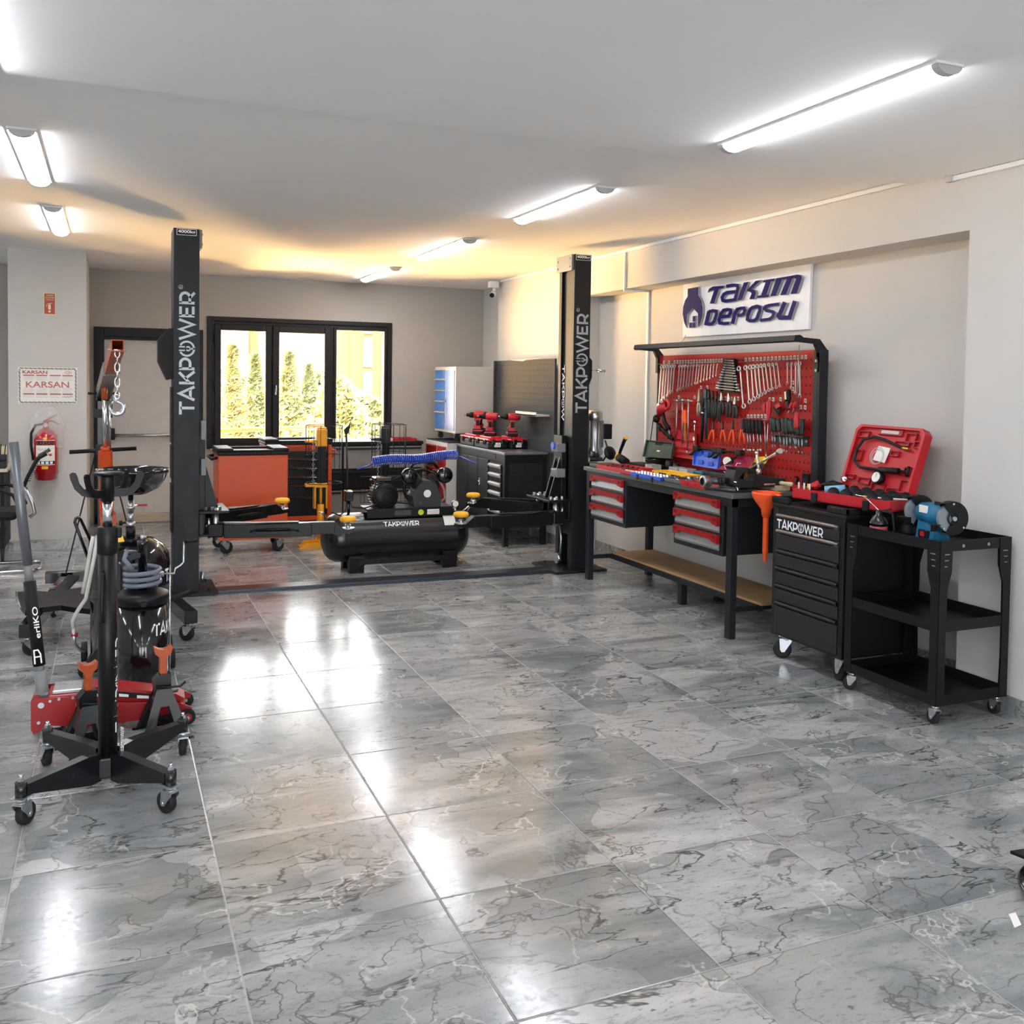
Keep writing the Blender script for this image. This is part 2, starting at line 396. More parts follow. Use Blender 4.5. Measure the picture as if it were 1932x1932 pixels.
    if tile:
        sp = node(nt, 'ShaderNodeSeparateXYZ'); L(loc, sp.inputs[0])
        dx = math_('SUBTRACT', .5, math_('ABSOLUTE', sp.outputs[0])); dy = math_('SUBTRACT', .5, math_('ABSOLUTE', sp.outputs[1]))
        dm = math_('MINIMUM', dx, dy); gm = math_('LESS_THAN', dm, .0036)
        c = mix(gm, c, (.30, .295, .28, 1))
        hgt = ramp(dm, [(.002, g_(0)), (.008, g_(1))])
        bp = node(nt, 'ShaderNodeBump'); bp.inputs['Strength'].default_value = .6; bp.inputs['Distance'].default_value = .002
        L(hgt, bp.inputs['Height'])
        b2 = node(nt, 'ShaderNodeBump'); b2.inputs['Strength'].default_value = .05; b2.inputs['Distance'].default_value = .003
        L(noise(pos, 60, 3).outputs[0], b2.inputs['Height']); L(bp.outputs[0], b2.inputs['Normal']); L(b2.outputs[0], b.inputs['Normal'])
        rr = node(nt, 'ShaderNodeMix', data_type='FLOAT'); L(gm, rr.inputs[0]); L(rough, rr.inputs[2]); rr.inputs[3].default_value = .5
        L(rr.outputs[0], b.inputs['Roughness'])
    else: L(rough, b.inputs['Roughness'])
    L(c, b.inputs['Base Color']); b.inputs['Specular IOR Level'].default_value = .6
    return m
MARBLE = marble('marble_floor_tile'); MARBLES = marble('marble_skirting', False)
XL, XN, XR, YB, YN, HF, HN = -5.0, 3.685, 3.92, 7.75, -8.0, 2.70, 2.66
struct('floor', MB().box((XL-.2, YN-.2, -.1), (XR+.3, YB+.3, 0)), MARBLE)
struct('ceiling', MB().box((XL-.2, .655, HF), (XR+.3, YB+.3, HF+.2)).box((XL-.2, YN-.2, HN), (XR+.3, .655, HF+.2)), CEIL)
# back wall with the window opening and the door opening
WX0, WX1, WZ0, WZ1 = .68, 2.75, .80, 2.24
DX0, DX1, DZ1 = -.474, .626, 2.095
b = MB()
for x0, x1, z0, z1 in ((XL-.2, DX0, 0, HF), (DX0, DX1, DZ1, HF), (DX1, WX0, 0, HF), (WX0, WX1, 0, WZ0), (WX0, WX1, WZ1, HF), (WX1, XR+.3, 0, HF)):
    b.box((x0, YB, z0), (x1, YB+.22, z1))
struct('wall_back', b, mat('back_wall_backlit_paint', 'a9a49c', .85, var=.02, scale=2.5, bump=.12))  # grey-beige paint, darkened to carry the shade of the backlit wall
struct('wall_right', MB().box((XN, YN, 0), (XR+.3, 0.30, HF)), WALL)
struct('wall_right_recess', MB().box((XR, 0.30, 0), (XR+.3, YB, HF)), WALL)
struct('wall_right_beam', MB().box((XN, 0.30, 2.368), (XR, 4.7, HF)), WALL)
struct('wall_right_pier', MB().box((XN, 4.7, 0), (XR, 6.67, HF)), WALL)
struct('wall_left', MB().box((XL-.2, YN, 0), (XL, YB, HF)), WALL)
b = MB().box((XL, YN-.2, 0), (-3.6, YN, HF)).box((2.6, YN-.2, 0), (XN, YN, HF)).box((-3.6, YN-.2, 2.35), (2.6, YN, HF)).box((-3.6, YN-.2, 0), (2.6, YN, .1))  # unseen wide opening added in the front wall to let in fill daylight
struct('wall_front', b, WALL)
struct('wall_pillar', MB().box((-1.15, 6.28, 0), (-.515, YB, HF)), WALL)
b = MB(); b.box((XN-.012, YN, 0), (XN, 0.30, .09)).box((XR-.012, 0.30, 0), (XR, 4.7, .09)).box((XN-.012, 4.7, 0), (XN, 6.67, .09)).box((XN-.012, 0.30, 0), (XR, .278, .09)).box((XR-.012, 6.67, 0), (XR, YB, .09))
struct('baseboard_right', b, MARBLES)
struct('baseboard_back', MB().box((DX1, YB-.012, 0), (XR, YB, .09)).box((XL, YB-.012, 0), (-1.15, YB, .09)), MARBLES)
struct('baseboard_pillar', MB().box((-1.162, 6.268, 0), (-.503, 6.28, .09)).box((-.515, 6.28, 0), (-.503, YB, .09)).box((-1.162, 6.28, 0), (-1.15, YB, .09)), MARBLES)
# window: outer frame, three sashes, glass
WBLK = mat('window_frame_dark', '131314', .5, spec=.3, var=.04)
wroot = bpy.data.objects.new('window_1', None); COL.objects.link(wroot); wroot['kind'] = 'structure'; wroot.location = (WX0, YB, WZ0)
def frame_box(mb, x0, x1, z0, z1, t, y0, y1, bev=.004):
    mb.box((x0, y0, z0), (x0+t, y1, z1), bev).box((x1-t, y0, z0), (x1, y1, z1), bev)
    mb.box((x0+t, y0, z0), (x1-t, y1, z0+t), bev).box((x0+t, y0, z1-t), (x1-t, y1, z1), bev); return mb
P(wroot, 'window_frame', frame_box(frame_box(MB(), .665, 2.76, .787, 2.25, .05, YB-.025, YB+.05), .70, 2.73, .82, 2.215, .052, YB-.005, YB+.1).box((1.365, YB, .82), (1.375, YB+.08, 2.2)).box((2.03, YB-.01, .82), (2.065, YB+.08, 2.2)), WBLK)
GLASS = bpy.data.materials.new('window_glass'); GLASS.use_nodes = True
nt = GLASS.node_tree; nt.nodes.remove(nt.nodes['Principled BSDF']); o_ = nt.nodes['Material Output']
tr = nt.nodes.new('ShaderNodeBsdfTransparent'); gl = nt.nodes.new('ShaderNodeBsdfGlossy'); gl.inputs['Roughness'].default_value = .02
fn = nt.nodes.new('ShaderNodeFresnel'); fn.inputs[0].default_value = 1.45; mx = nt.nodes.new('ShaderNodeMixShader')
nt.links.new(fn.outputs[0], mx.inputs[0]); nt.links.new(tr.outputs[0], mx.inputs[1]); nt.links.new(gl.outputs[0], mx.inputs[2]); nt.links.new(mx.outputs[0], o_.inputs[0])
for x0, x1, z0, z1, t in ((.745, 1.365, .835, 2.17, .07), (1.375, 2.035, .835, 2.17, .075), (2.065, 2.70, .83, 2.18, .035)):
    s_ = P(wroot, 'sash', frame_box(MB(), x0, x1, z0, z1, t, YB-.03, YB+.03, .008), WBLK)
    P(s_, 'pane', MB().box((x0+t, YB+.0, z0+t), (x1-t, YB+.006, z1-t)), GLASS)
hp = MB().box((1.398, YB-.045, 1.39), (1.418, YB-.03, 1.46), .003).box((1.402, YB-.075, 1.42), (1.414, YB-.06, 1.50), .004).box((1.402, YB-.07, 1.42), (1.414, YB-.04, 1.435), .003)
P(wroot, 'handle', hp, STEEL)
P(wroot, 'hinge', MB().cyl((.742, YB-.035, 1.95), (.742, YB-.035, 2.06), .008).cyl((.742, YB-.035, 1.43), (.742, YB-.035, 1.54), .008).cyl((.742, YB-.035, .92), (.742, YB-.035, 1.03), .008), WBLK)
P(wroot, 'window_sill', MB().box((.70, YB-.05, .775), (2.74, YB, .79), .004), mat('sill_stone', 'b9b2a6', .3))
# door
droot = bpy.data.objects.new('door_1', None); COL.objects.link(droot); droot['kind'] = 'structure'; droot.location = (0, YB, 0)
b = MB()
for x0, x1, z0, z1 in ((DX0, DX0+.1, 0, DZ1), (DX1-.1, DX1, 0, DZ1), (DX0+.1, DX1-.1, 1.995, DZ1)): b.box((x0, YB-.03, z0), (x1, YB+.1, z1), .004)
b.box((DX0+.1, YB-.01, 1.965), (DX1-.1, YB+.05, 1.995))
P(droot, 'door_frame', b, WBLK)
P(droot, 'door_leaf', MB().box((DX0+.1, YB+.03, .02), (DX1-.1, YB+.08, 1.97), .003), mat('door_leaf_grey', 'b5b3b0', .5))
P(droot, 'push_bar', MB().cyl((-.28, YB-.05, .945), (.5, YB-.05, .945), .018, n=12), STEEL)
P(droot, 'bar_bracket', MB().box((-.325, YB-.07, .9), (-.27, YB+.03, 1.02), .006).box((.48, YB-.07, .9), (.53, YB+.03, 1.02), .006), BLACKP)
struct('trim_1', MB().box((DX0, YB-.03, 0), (DX1, YB+.1, .1), .01), mat('threshold_stone', 'a59c8c', .45))
# lamps
DIFF = mat('lamp_diffuser', 'f4f7ff', .5, emit=LAMP, var=0)
def lamp(x, y0, y1, zc, lab):
    t = thing('ceiling_light', lab, 'ceiling light', (x, (y0+y1)/2, zc), group='surface mounted LED batten lights')
    arcp = [(x-.058, zc-.001)]+[(x+.06*math.cos(PI+PI*k/8)*.97, zc-.012-.03*math.sin(PI*k/8)) for k in range(9)]+[(x+.058, zc-.001)]
    P(t, 'housing', MB().box((x-.062, y0, zc-.010), (x+.062, y1, zc)), WHITEP)
    dp = [(x+.052*math.cos(PI+PI*k/8), zc-.010-.028*math.sin(PI*k/8)) for k in range(9)]
    P(t, 'diffuser', MB().prism([(a, y0+.03, c) for a, c in dp], (0, y1-y0-.06, 0)), DIFF)
    for ya, yb in ((y0, y0+.031), (y1-.031, y1)):
        P(t, 'end_cap', MB().prism([(a, ya, c) for a, c in [(x+.055*math.cos(PI+PI*k/8), zc-.009-.031*math.sin(PI*k/8)) for k in range(9)]], (0, yb-ya, 0)), LGREY)
lamp(2.28, -.865, .385, HN, 'nearest white batten light on right, longest in view')
lamp(2.31, 1.61, 2.87, HF, 'second batten light of the right row, above workbench')
lamp(2.31, 3.87, 5.16, HF, 'third batten light of the right row, right of the window')
lamp(2.31, 6.02, 7.27, HF, 'farthest small batten light of right row, above the window wall')
lamp(-.69, 1.65, 2.95, HF, 'larger batten light of left row, above the grey handle')
lamp(-.67, 3.82, 5.06, HF, 'smaller batten light of left row, before the square pillar')
lamp(-.745, -.62, .64, HN, 'batten light cut by the left photo edge at top')
for xx in (-.66, 2.28, -3.6):
    for y0 in (-3.6, -6.2): lamp(xx, y0, y0+1.26, HN, 'batten light on the ceiling behind the viewpoint')
for y0 in (-.8, 1.65, 3.9, 6.1): lamp(-3.6, y0, y0+1.26, HF if y0 > .6 else HN, 'batten light in the far left part of the room')
# cable trunking
tr_ = thing('cable_trunking', 'white cable trunking running along the top of the right wall', 'cable trunking', (XN, 3, HF))
P(tr_, 'long_run', MB().box((XN-.018, .40, 2.672), (XN, 6.6, 2.697), .002), WHITEP)
P(tr_, 'lower_run', MB().box((XN-.018, -4, 2.632), (XN, .41, 2.657), .002), WHITEP)
P(tr_, 'elbow', MB().box((XN-.028, .40, 2.628), (XN, .44, 2.699), .003), LGREY)
tr_ = thing('cable_trunking', 'white trunking dropping down the wall from beam, left of sign', 'cable trunking', (XR, 3.8, 0))
P(tr_, 'upper_drop', MB().box((XN-.016, 3.80, 2.37), (XN, 3.825, 2.672), .002), WHITEP)
P(tr_, 'beam_run', MB().box((XN-.016, 3.80, 2.350), (XR, 3.825, 2.367), .002), WHITEP)
P(tr_, 'wall_drop', MB().box((XR-.016, 3.80, .6), (XR, 3.825, 2.35), .002), WHITEP)
# outside
YB2 = mat('white_render', 'dcd8cc', .9, var=.03); YBR = mat('yellow_render', '8a7c52', .9); YBO = mat('ochre_render', '8c6f44', .9); OG = mat('outside_window_glass', '565e66', .3)
t = thing('apartment_building', 'pale yellow building with stair windows beyond the trees', 'building', (5, 22, -4))
P(t, 'facade', MB().box((-2, 22, -4), (2.95, 30, 4.1)), YB2); P(t, 'facade', MB().box((4.95, 21, -4), (9, 30, 4.4)), YBR)
P(t, 'stair_tower', MB().box((5.35, 20.7, -4), (7.2, 21.2, 4.5)), YBO)
for x0, x1 in ((5.62, 5.86), (6.08, 6.36)):
    for k in range(4): 
        f_ = P(t, 'tower_window', MB().box((x0, 20.66, .2+k*.85), (x1, 20.74, .95+k*.85)), OG)
f_ = P(t, 'window', MB().box((1.95, 21.95, 2.75), (2.75, 22.05, 3.45)), OG)
P(t, 'cornice', MB().box((1.85, 21.9, 2.5), (2.9, 22.1, 2.7)), WHITEP)
P(t, 'balcony_wing', MB().box((2.95, 22.2, -4), (3.25, 24, 4.1)), YBO)
LEAF = mat('cypress_leaf', '7d8459', .8, var=.5, scale=5); LEAF2 = mat('shrub_leaf', '888d5c', .8, var=.5, scale=5); BARK = mat('bark', '8a7a60', .9)
def tree(x, y, z0, z1, r, n, lm, lab, cone):
    t = thing('cypress_tree' if cone else 'leafy_tree', lab, 'tree', (x, y, z0), group='trees outside the window')
    P(t, 'trunk', MB().cyl((x, y, z0), (x, y, z0+(z1-z0)*.9), .09, .02, n=8), BARK)
    mb = MB(); rn = random.Random(int(x*100+y))
    for i in range(n):
        h = rn.random()**(.75 if cone else 1); a = rn.random()*2*PI
        rr = r*((1-h)**1.05 if cone else math.sqrt(max(0, 1-(2*h-1)**2)))*(.55+.45*rn.random())*(1+.25*math.sin(a*3+h*9))
        c = Vector((x+rr*math.cos(a), y+rr*math.sin(a), z0+.3+(z1-z0-.3)*h)); s = (.045+.06*rn.random())*1.25
        d1 = Vector((rn.uniform(-1, 1), rn.uniform(-1, 1), rn.uniform(-.3, 1))).normalized()*s; d2 = d1.orthogonal().normalized()*s*.6
        mb.quad([c-d1, c+d2, c+d1, c-d2])
    P(t, 'foliage', mb, lm, fix=False)
for k, (u_, vt, yy, rp_, cone, lab) in enumerate(((437, 655, 11.0, 34, 1, 'pointed evergreen seen through left pane of the window'), (481, 672, 14.2, 40, 1, 'evergreen tree behind the dark bar left of centre pane'),
    (545, 668, 12.6, 44, 1, 'tallest pointed evergreen seen through centre pane'), (583, 690, 16.0, 44, 1, 'evergreen at right of the centre pane'),
    (632, 712, 11.4, 40, 0, 'leafy tree at left of right pane'), (690, 752, 14.0, 60, 0, 'low round leafy tree in right pane'), (612, 700, 18.2, 60, 0, 'rounded leafy tree behind evergreens in centre pane'), (418, 700, 17.6, 60, 0, 'leafy tree at far left edge of left pane'))):
    c_ = at(u_, vt, 1, yy); tree(c_.x, yy, -3.6, c_.z, rp_*(yy+3.3)/1809*(3.0 if cone else 1.7), 8000, LEAF if cone else LEAF2, lab, bool(cone))
solo('railing', MB().cyl((0, 9.6, .86), (2.3, 9.6, .93), .03).cyl((.6, 9.6, .2), (.6, 9.6, .88), .02).cyl((1.9, 9.6, .2), (1.9, 9.6, .92), .02).box((-.5, 9.5, -.1), (3.5, 9.7, .22)), ORANGE, 'orange metal railing outside below the left window panes', 'railing')
# ================================================================== TWO-POST LIFT
def bolt(mb, p, ax, r=.008, h=.006): p = Vector(p); mb.cyl(p, p+Vector(ax)*h, r, n=6); return mb
LZ = 2.63
lift = thing('car_lift', 'anthracite two-post car lift with four yellow-padded arms, standing across the room', 'car lift', (1.7, 3.95, 0))
for side in (0, 1):
    s = 1 if side == 0 else -1                      # direction to the middle of the lift
    xo, xi, yf = (.100, .275, 3.93) if side == 0 else (3.355, 3.204, 3.80)
    x0, x1 = min(xo, xi), max(xo, xi); yb = yf+.29
    c = MB(); c.box((x0, yf, .02), (x1, yf+.012, LZ), .003).box((x0, yb-.012, .02), (x1, yb, LZ), .003)
    c.box((xo, yf+.005, .02), (xo+s*.012, yb-.005, LZ))
    for ya, yz in ((yf+.004, yf+.06), (yb-.05, yb-.004)): c.box((xi-s*.012, ya, .02), (xi, yz, LZ-.0), .002)
    c.box((xi-s*.03, yf+.10, .3), (xi-s*.022, yb-.05, LZ-.12))
    col_ = P(lift, 'column', c, ANTH)
    P(col_, 'top_bracket', bolt(bolt(bolt(bolt(MB().box((xi, yf+.02, LZ-.13), (xi+s*.02, yb+.02, LZ), .002), (xi+s*.02, yf+.05, LZ-.03), (s, 0, 0)), (xi+s*.02, yf+.05, LZ-.1), (s, 0, 0)), (xi+s*.02, yb-.01, LZ-.04), (s, 0, 0)), (xi+s*.02, yb-.01, LZ-.1), (s, 0, 0)), MGREY)
    bx0, bx1 = (x0-.05, x1+.13) if side == 0 else (x0-.16, x1+.16)
    P(col_, 'base_plate', bolt(bolt(MB().box((bx0, yf-.07, 0), (bx1, yf+.42, .02), .003), (xi+s*.07, yf, .02), (0, 0, 1), .012, .02), (xi+s*.07, yf+.36, .02), (0, 0, 1), .012, .02), ANTH)
    xm = (x0+x1)/2; v0, v1, uc = (782, 550, 353) if side == 0 else (779, 592, 1097)
    za = at(uc, v0, 1, yf).z; zb = at(uc, v1, 1, yf).z
    P(col_, 'lettering', logo_mb(zb-za, .105, fr((xm+.002, yf-.001, (za+zb)/2), (0, 0, 1), (-1, 0, 0))), SILVERL, 'silver brand lettering')
    rm = MB(); ribbon(rm, arc(0, 0, .014, .014, 0, 360, 14), .003); rm.xf(fr((xm-.04, yf-.001, zb+.03), (0, 0, 1), (-1, 0, 0)))
    P(col_, 'lettering', merge(rm, text_mb('R', .012, .014, fr((xm-.04, yf-.001, zb+.03), (0, 0, 1), (-1, 0, 0)))), SILVERL)
    lm = MB(); w2 = .066
    for a, b in (((-w2, -.022), (w2, -.022)), ((-w2, .02), (w2, .02)), ((-w2, -.022), (-w2, .02)), ((w2, -.022), (w2, .02))): ribbon(lm, [a, b], .003)
    P(col_, 'capacity_sign', MB().box((xm-.07, yf-.002, LZ-.052), (xm+.07, yf, LZ-.002)), BLACKP)
    lm.xf(fr((xm, yf-.003, LZ-.026), (1, 0, 0), (0, 0, 1)))
    P(col_, 'lettering', merge(lm, text_mb('4000kg', .118, .028, fr((xm, yf-.003, LZ-.026), (1, 0, 0), (0, 0, 1)), .02)), WHITEL)
    # lifting carriage with arm brackets
    k = MB(); k.box((xi+s*.002, yf+.09, .43), (xi+s*.05, yb-.04, 1.13), .004)
    k.box((xi+s*.0, yf-.02, .585), (xi+s*.21, yb+.16, .605), .004).box((xi+s*.0, yf-.02, .42), (xi+s*.19, yb+.16, .436), .004)
    k.box((xi+s*.0, yf-.02, .436), (xi+s*.03, yb+.16, .585), .003)
    k.prism([(xi+s*.05, yf+.12, .60), (xi+s*.15, yf+.12, .60), (xi+s*.05, yf+.12, .95)], (0, .012, 0)).prism([(xi+s*.05, yf+.2, .60), (xi+s*.15, yf+.2, .60), (xi+s*.05, yf+.2, .95)], (0, .012, 0))
    P(col_, 'carriage', k, BLACKM)
    for yy in (yf+.04, yb+.09):
        pb = MB().cyl((xi+s*.12, yy, .385), (xi+s*.12, yy, .62), .022, n=14).cyl((xi+s*.07, yy-.02, .40), (xi+s*.07, yy-.02, .55), .010, n=10)
        for q in range(3): bolt(pb, (xi+s*(.05+.05*q), yy+.03, .605), (0, 0, 1), .014, .022)
        P(col_, 'pivot_pin', pb, ZINC)
    ch = MB().tube([(xi-s*.004, yb-.06, .42), (xi-s*.02, yb-.07, .25), (xi+s*.0, yb-.1, .12)], .010).cyl((xi+s*.02, yb-.12, .09), (xi+s*.05, yb-.12, .09), .045, n=18)
    P(col_, 'chain_pulley', ch, ZINC)
# door-edge bumpers, latch covers, power unit, on their columns
cols = [c for c in lift.children if c.name.startswith('column')]
cl, cr_ = cols[0], cols[1]
def octo(mb, x0, x1, y, z0, z1, dy): 
    cx = .45*(x1-x0); zz = (z1-z0)*.26
    return mb.prism([(x0, y, z0), (x1-cx, y, z0), (x1, y, z0+zz*1.5), (x1, y, z1-zz), (x1-cx, y, z1), (x0, y, z1)], (0, dy, 0))
P(cl, 'latch_cover', MB().prism([(.10, 4.0, 1.56), (.06, 4.0, 1.55), (.0, 4.0, 1.68), (0, 4.0, 1.84), (.07, 4.0, 1.92), (.10, 4.0, 1.92)], (0, .18, 0)), BLACKP)
P(cr_, 'latch_cover', MB().prism([(3.355, 3.88, 1.46), (3.375, 3.88, 1.5), (3.42, 3.88, 1.62), (3.42, 3.88, 1.76), (3.355, 3.88, 1.83)], (0, .18, 0)), BLACKP)
P(cr_, 'release_lever', MB().cyl((3.40, 3.97, 1.68), (3.53, 3.97, 1.68), .005).cyl((3.53, 3.97, 1.68), (3.59, 3.97, 1.675), .011), CHROME)
P(cl, 'cable_cover', MB().box((.085, 4.0, 1.10), (.10, 4.12, 1.5), .002).box((.085, 4.0, .84), (.10, 4.12, 1.08), .002).box((.085, 4.0, .45), (.10, 4.12, .8), .002).box((.275, 3.98, 1.26), (.285, 4.0, 1.32), .002), ANTH)
bp = MB()
for z in (1.03, .82): bp.box((3.10, 3.88, z-.04), (3.19, 3.99, z+.035), .01)
P(cr_, 'bumper', bp, MGREY)
P(cr_, 'blue_socket', MB().cyl((3.085, 3.93, 1.045), (3.105, 3.93, 1.045), .03, n=20), BLUEP)
P(cl, 'bumper', MB().box((.29, 3.96, 1.12), (.325, 4.0, 1.26), .004).box((.29, 3.96, .86), (.325, 4.0, .98), .004), MGREY)
P(cr_, 'lettering', logo_mb(.60, .05, fr((3.222, 4.02, 1.42), (0, 0, -1), (0, -1, 0)), 6), WHITEL, 'white brand lettering reading downwards')
pm = MB(); mx_, my_ = 3.54, 4.05
pm.lathe([(.0, 1.345), (.045, 1.34), (.068, 1.32), (.075, 1.27), (.07, 1.262), (.07, 1.0), (.078, .99), (.078, .96), (.06, .95), (.06, .9), (0, .9)], (mx_, my_, 0), n=28)
for k in range(22):
    a = 2*PI*k/22; pm.box((mx_+.067*math.cos(a)-.002, my_+.067*math.sin(a)-.002, 1.02), (mx_+.080*math.cos(a)+.002, my_+.080*math.sin(a)+.002, 1.25))
P(cr_, 'pump_motor', pm, STEEL)
P(cr_, 'switch_box', MB().box((3.61, 4.0, 1.09), (3.69, 4.1, 1.22), .008), BLACKP)
P(cr_, 'oil_tank', MB().box((3.44, 3.95, .62), (3.59, 4.15, .89), .03).box((3.36, 4.0, .8), (3.46, 4.1, .9)), BLACKG)
P(cr_, 'hydraulic_hose', MB().tube([(3.62, 4.0, 1.08), (3.65, 3.98, .98), (3.60, 4.0, .9)], .008).cyl((3.46, 3.98, .92), (3.58, 3.98, .92), .018).cyl((3.47, 3.96, .97), (3.5, 3.96, .97), .022), DSTEEL)
cs = MB(); dvec = Vector((3.06-.40, 3.86-4.02, 0))
cs.prism([(.40, 3.93, 0), (3.06, 3.82, 0), (3.06, 3.84, .022), (3.06, 4.0, .022), (3.06, 4.02, 0), (.40, 4.13, 0), (.40, 4.11, .022), (.40, 3.95, .022)][:0] or [(.405, 3.86, .001), (3.045, 3.80, .001), (3.045, 4.0, .001), (.405, 4.06, .001)], (0, 0, .008))
cs.prism([(.405, 3.885, .009), (3.045, 3.825, .009), (3.045, 3.975, .009), (.405, 4.035, .009)], (0, 0, .016))
P(lift, 'floor_cover', cs, mat('tread_plate', '3a4046', .3, .4, bump=.4, scale=6))
YPAD = mat('yellow_rubber_pad', 'e9ac1e', .6)
def arm(base, tip, z, name='arm'):
    base = Vector((*base, z)); tip = Vector((*tip, z)); d = (tip-base); L = d.length; ang = math.atan2(d.y, d.x)
    M = Matrix.Translation(base) @ Matrix.Rotation(ang, 4, 'Z'); h = .048
    a = MB(); a.box((-.05, -.05, -h), (.06, .05, h), .01).box((.06, -.045, -h-.008), (L*.72, .045, h-.004), .004)
    a.xf(M); ao = P(lift, name, a, BLACKM)
    a = MB(); a.box((L*.70, -.038, -h+.006), (L-.10, .038, h-.002), .003).prism([(L-.10, -.038, -h+.006), (L-.10, -.038, h-.002), (L-.03, -.038, -.01), (L+.04, -.038, -.01), (L+.05, -.038, -.035), (L-.04, -.038, -.042)], (0, .076, 0))
    a.cyl((L-.14, -.041, .0), (L-.14, -.036, .0), .008, n=10)
    a.xf(M); P(ao, 'extension', a, BLACKM)
    s_ = 1 if (d.y < 0) == (d.x > 0) else -1
    a = MB().prism([(.02, -.03, h+.005), (L*.30, -.07*s_-.0, h+.003), (L*.62, -.03, h-.0), (L*.62, .02, h-.0), (L*.28, .0, h+.003), (.02, .03, h+.005)], (0, 0, .006)); a.xf(M)
    P(ao, 'restraint_bar', a, BLACKM)
    a = MB(); y_ = -.055
    for p_, q_ in (((L*.26, y_-.005, -.01), (L*.3, y_-.02, .004)), ((L*.3, y_-.02, .004), (L*.55, y_-.02, .004)), ((L*.55, y_-.02, .004), (L*.62, y_, -.012))): a.cyl(p_, q_, .006, n=8)
    a.box((L*.3, y_-.03, -.03), (L*.56, y_+.01, -.006), .002); a.xf(M); P(ao, 'height_adapter_rack', a, BLACKM)
    a = MB(); a.cyl((L, 0, -.045), (L, 0, .05), .016, n=12).cyl((L, 0, -.012), (L, 0, -.002), .05, n=24).cyl((L, 0, .012), (L, 0, .02), .026, n=6); a.xf(M); pst = P(ao, 'pad_screw', a, ZINC)
    a = MB().lathe([(0, .042), (.04, .042), (.058, .046), (.063, .06), (.058, .076), (.045, .082), (.02, .077), (0, .077)], (L, 0, 0), n=24); a.xf(M); P(ao, 'pad', a, YPAD)
arm((.39, 3.95), (1.335, 3.80), .46); arm((.40, 4.31), (1.0, 4.74), .50)
arm((3.09, 3.82), (2.235, 3.79), .46); arm((3.10, 4.18), (2.66, 4.66), .50)
# ================================================================== AIR COMPRESSOR
ac = thing('air_compressor', 'black belt-driven air compressor on a long horizontal tank', 'compressor', (1.9, 4.45, 0))
R_ = .20; zc = .275; xl, xr, yc = 1.27, 2.53, 4.47
P(ac, 'tank', MB().lathe([(0, 0), (.08, .008), (.14, .03), (.18, .065), (.198, .11), (R_, .14), (R_, .145), (R_*1.004, .15), (R_, .155), (R_, 1.11), (R_*1.004, 1.115), (R_, 1.12), (.198, 1.15), (.18, 1.195), (.14, 1.23), (.08, 1.252), (0, 1.26)], (xl, yc, zc), (1, 0, 0), 48), ANTHG)
for fx in (1.47, 2.27):
    f = MB()
    for s in (-1, 1): f.prism([(fx, yc+s*.155, 0), (fx, yc+s*.09, 0), (fx, yc+s*.07, .06), (fx, yc+s*.09, .11), (fx, yc+s*.14, .15), (fx, yc+s*.165, .12), (fx, yc+s*.16, .05)], (.12, 0, 0))
    f.box((fx+.01, yc-.1, .07), (fx+.11, yc+.1, .085)); P(ac, 'foot', f, BLACKM)
P(ac, 'foot_rail', MB().box((1.55, yc-.175, .07), (2.3, yc-.165, .11)), BLACKM)
P(ac, 'deck', MB().box((1.62, yc-.13, .50), (2.36, yc+.13, .515), .003).box((1.62, yc-.135, .44), (2.36, yc-.12, .51), .002).box((1.70, yc-.13, .44), (1.78, yc+.13, .51)).box((2.2, yc-.13, .44), (2.28, yc+.13, .51)), BLACKM)
F_ = yc-.1365
P(ac, 'warning_sticker', MB().cyl((2.075, F_+.001, .475), (2.075, F_-.001, .475), .024, n=24), mat('sticker_green', 'c9cf2a', .5))
P(ac, 'rating_plate', MB().box((2.13, F_-.001, .455), (2.235, F_+.001, .497)), PAPER)
P(ac, 'rating_plate', MB().box((1.85, F_-.001, .455), (1.99, F_+.001, .497)), DSTEEL)
tm = text_mb('2345', .09, .008, fr((2.182, F_-.0015, .487), (1, 0, 0), (0, 0, 1))); P(ac, 'lettering', text_mb('::::::::', .085, .02, fr((2.182, F_-.0015, .473), (1, 0, 0), (0, 0, 1))), BLACKP); tm.bm.free()
# lettering wrapped round the tank front
def wrapped(mb, a0, r=R_+.0012, x0=0.):
    for v in mb.bm.verts:
        s = a0+v.co.y/r; v.co = Vector((x0+v.co.x, yc-r*math.sin(s), zc+r*math.cos(s))) if False else Vector((x0+v.co.x, yc-r*math.cos(s), zc+r*math.sin(s)))
    return mb
L_ = logo_mb(.30, .042, Matrix.Identity(4)); P(ac, 'lettering', wrapped(L_, .62, x0=1.90), WHITEL, 'white brand lettering')
y_ = MB(); n = 6
for i in range(n): y_.quad([(1.71+.155*i/n, -.012, 0), (1.71+.155*(i+1)/n, -.012, 0), (1.71+.155*(i+1)/n, .012, 0), (1.71+.155*i/n, .012, 0)])
P(ac, 'yellow_label', wrapped(y_, 1.02), YPLAS)
y_ = MB()
for i in range(8): y_.quad([(2.27, -.07+.13*i/8, 0), (2.37, -.07+.13*i/8, 0), (2.37, -.07+.13*(i+1)/8, 0), (2.27, -.07+.13*(i+1)/8, 0)])
P(ac, 'paper_label', wrapped(y_, .80), PAPER)
m = MB(); mx0, mz = 1.775, .615
m.lathe([(.02, -.0), (.10, 0), (.108, .012), (.108, .03), (.095, .035), (.095, .2), (.06, .22), (0, .22)], (mx0, yc-.13, mz), (0, 1, 0), 32)
for k in range(26):
    a = 2*PI*k/26; q = Matrix.Rotation(a, 4, 'Y'); m.box((-.002, .04, .093), (.002, .2, .108), 0, Matrix.Translation((mx0, yc-.13, mz)) @ q)
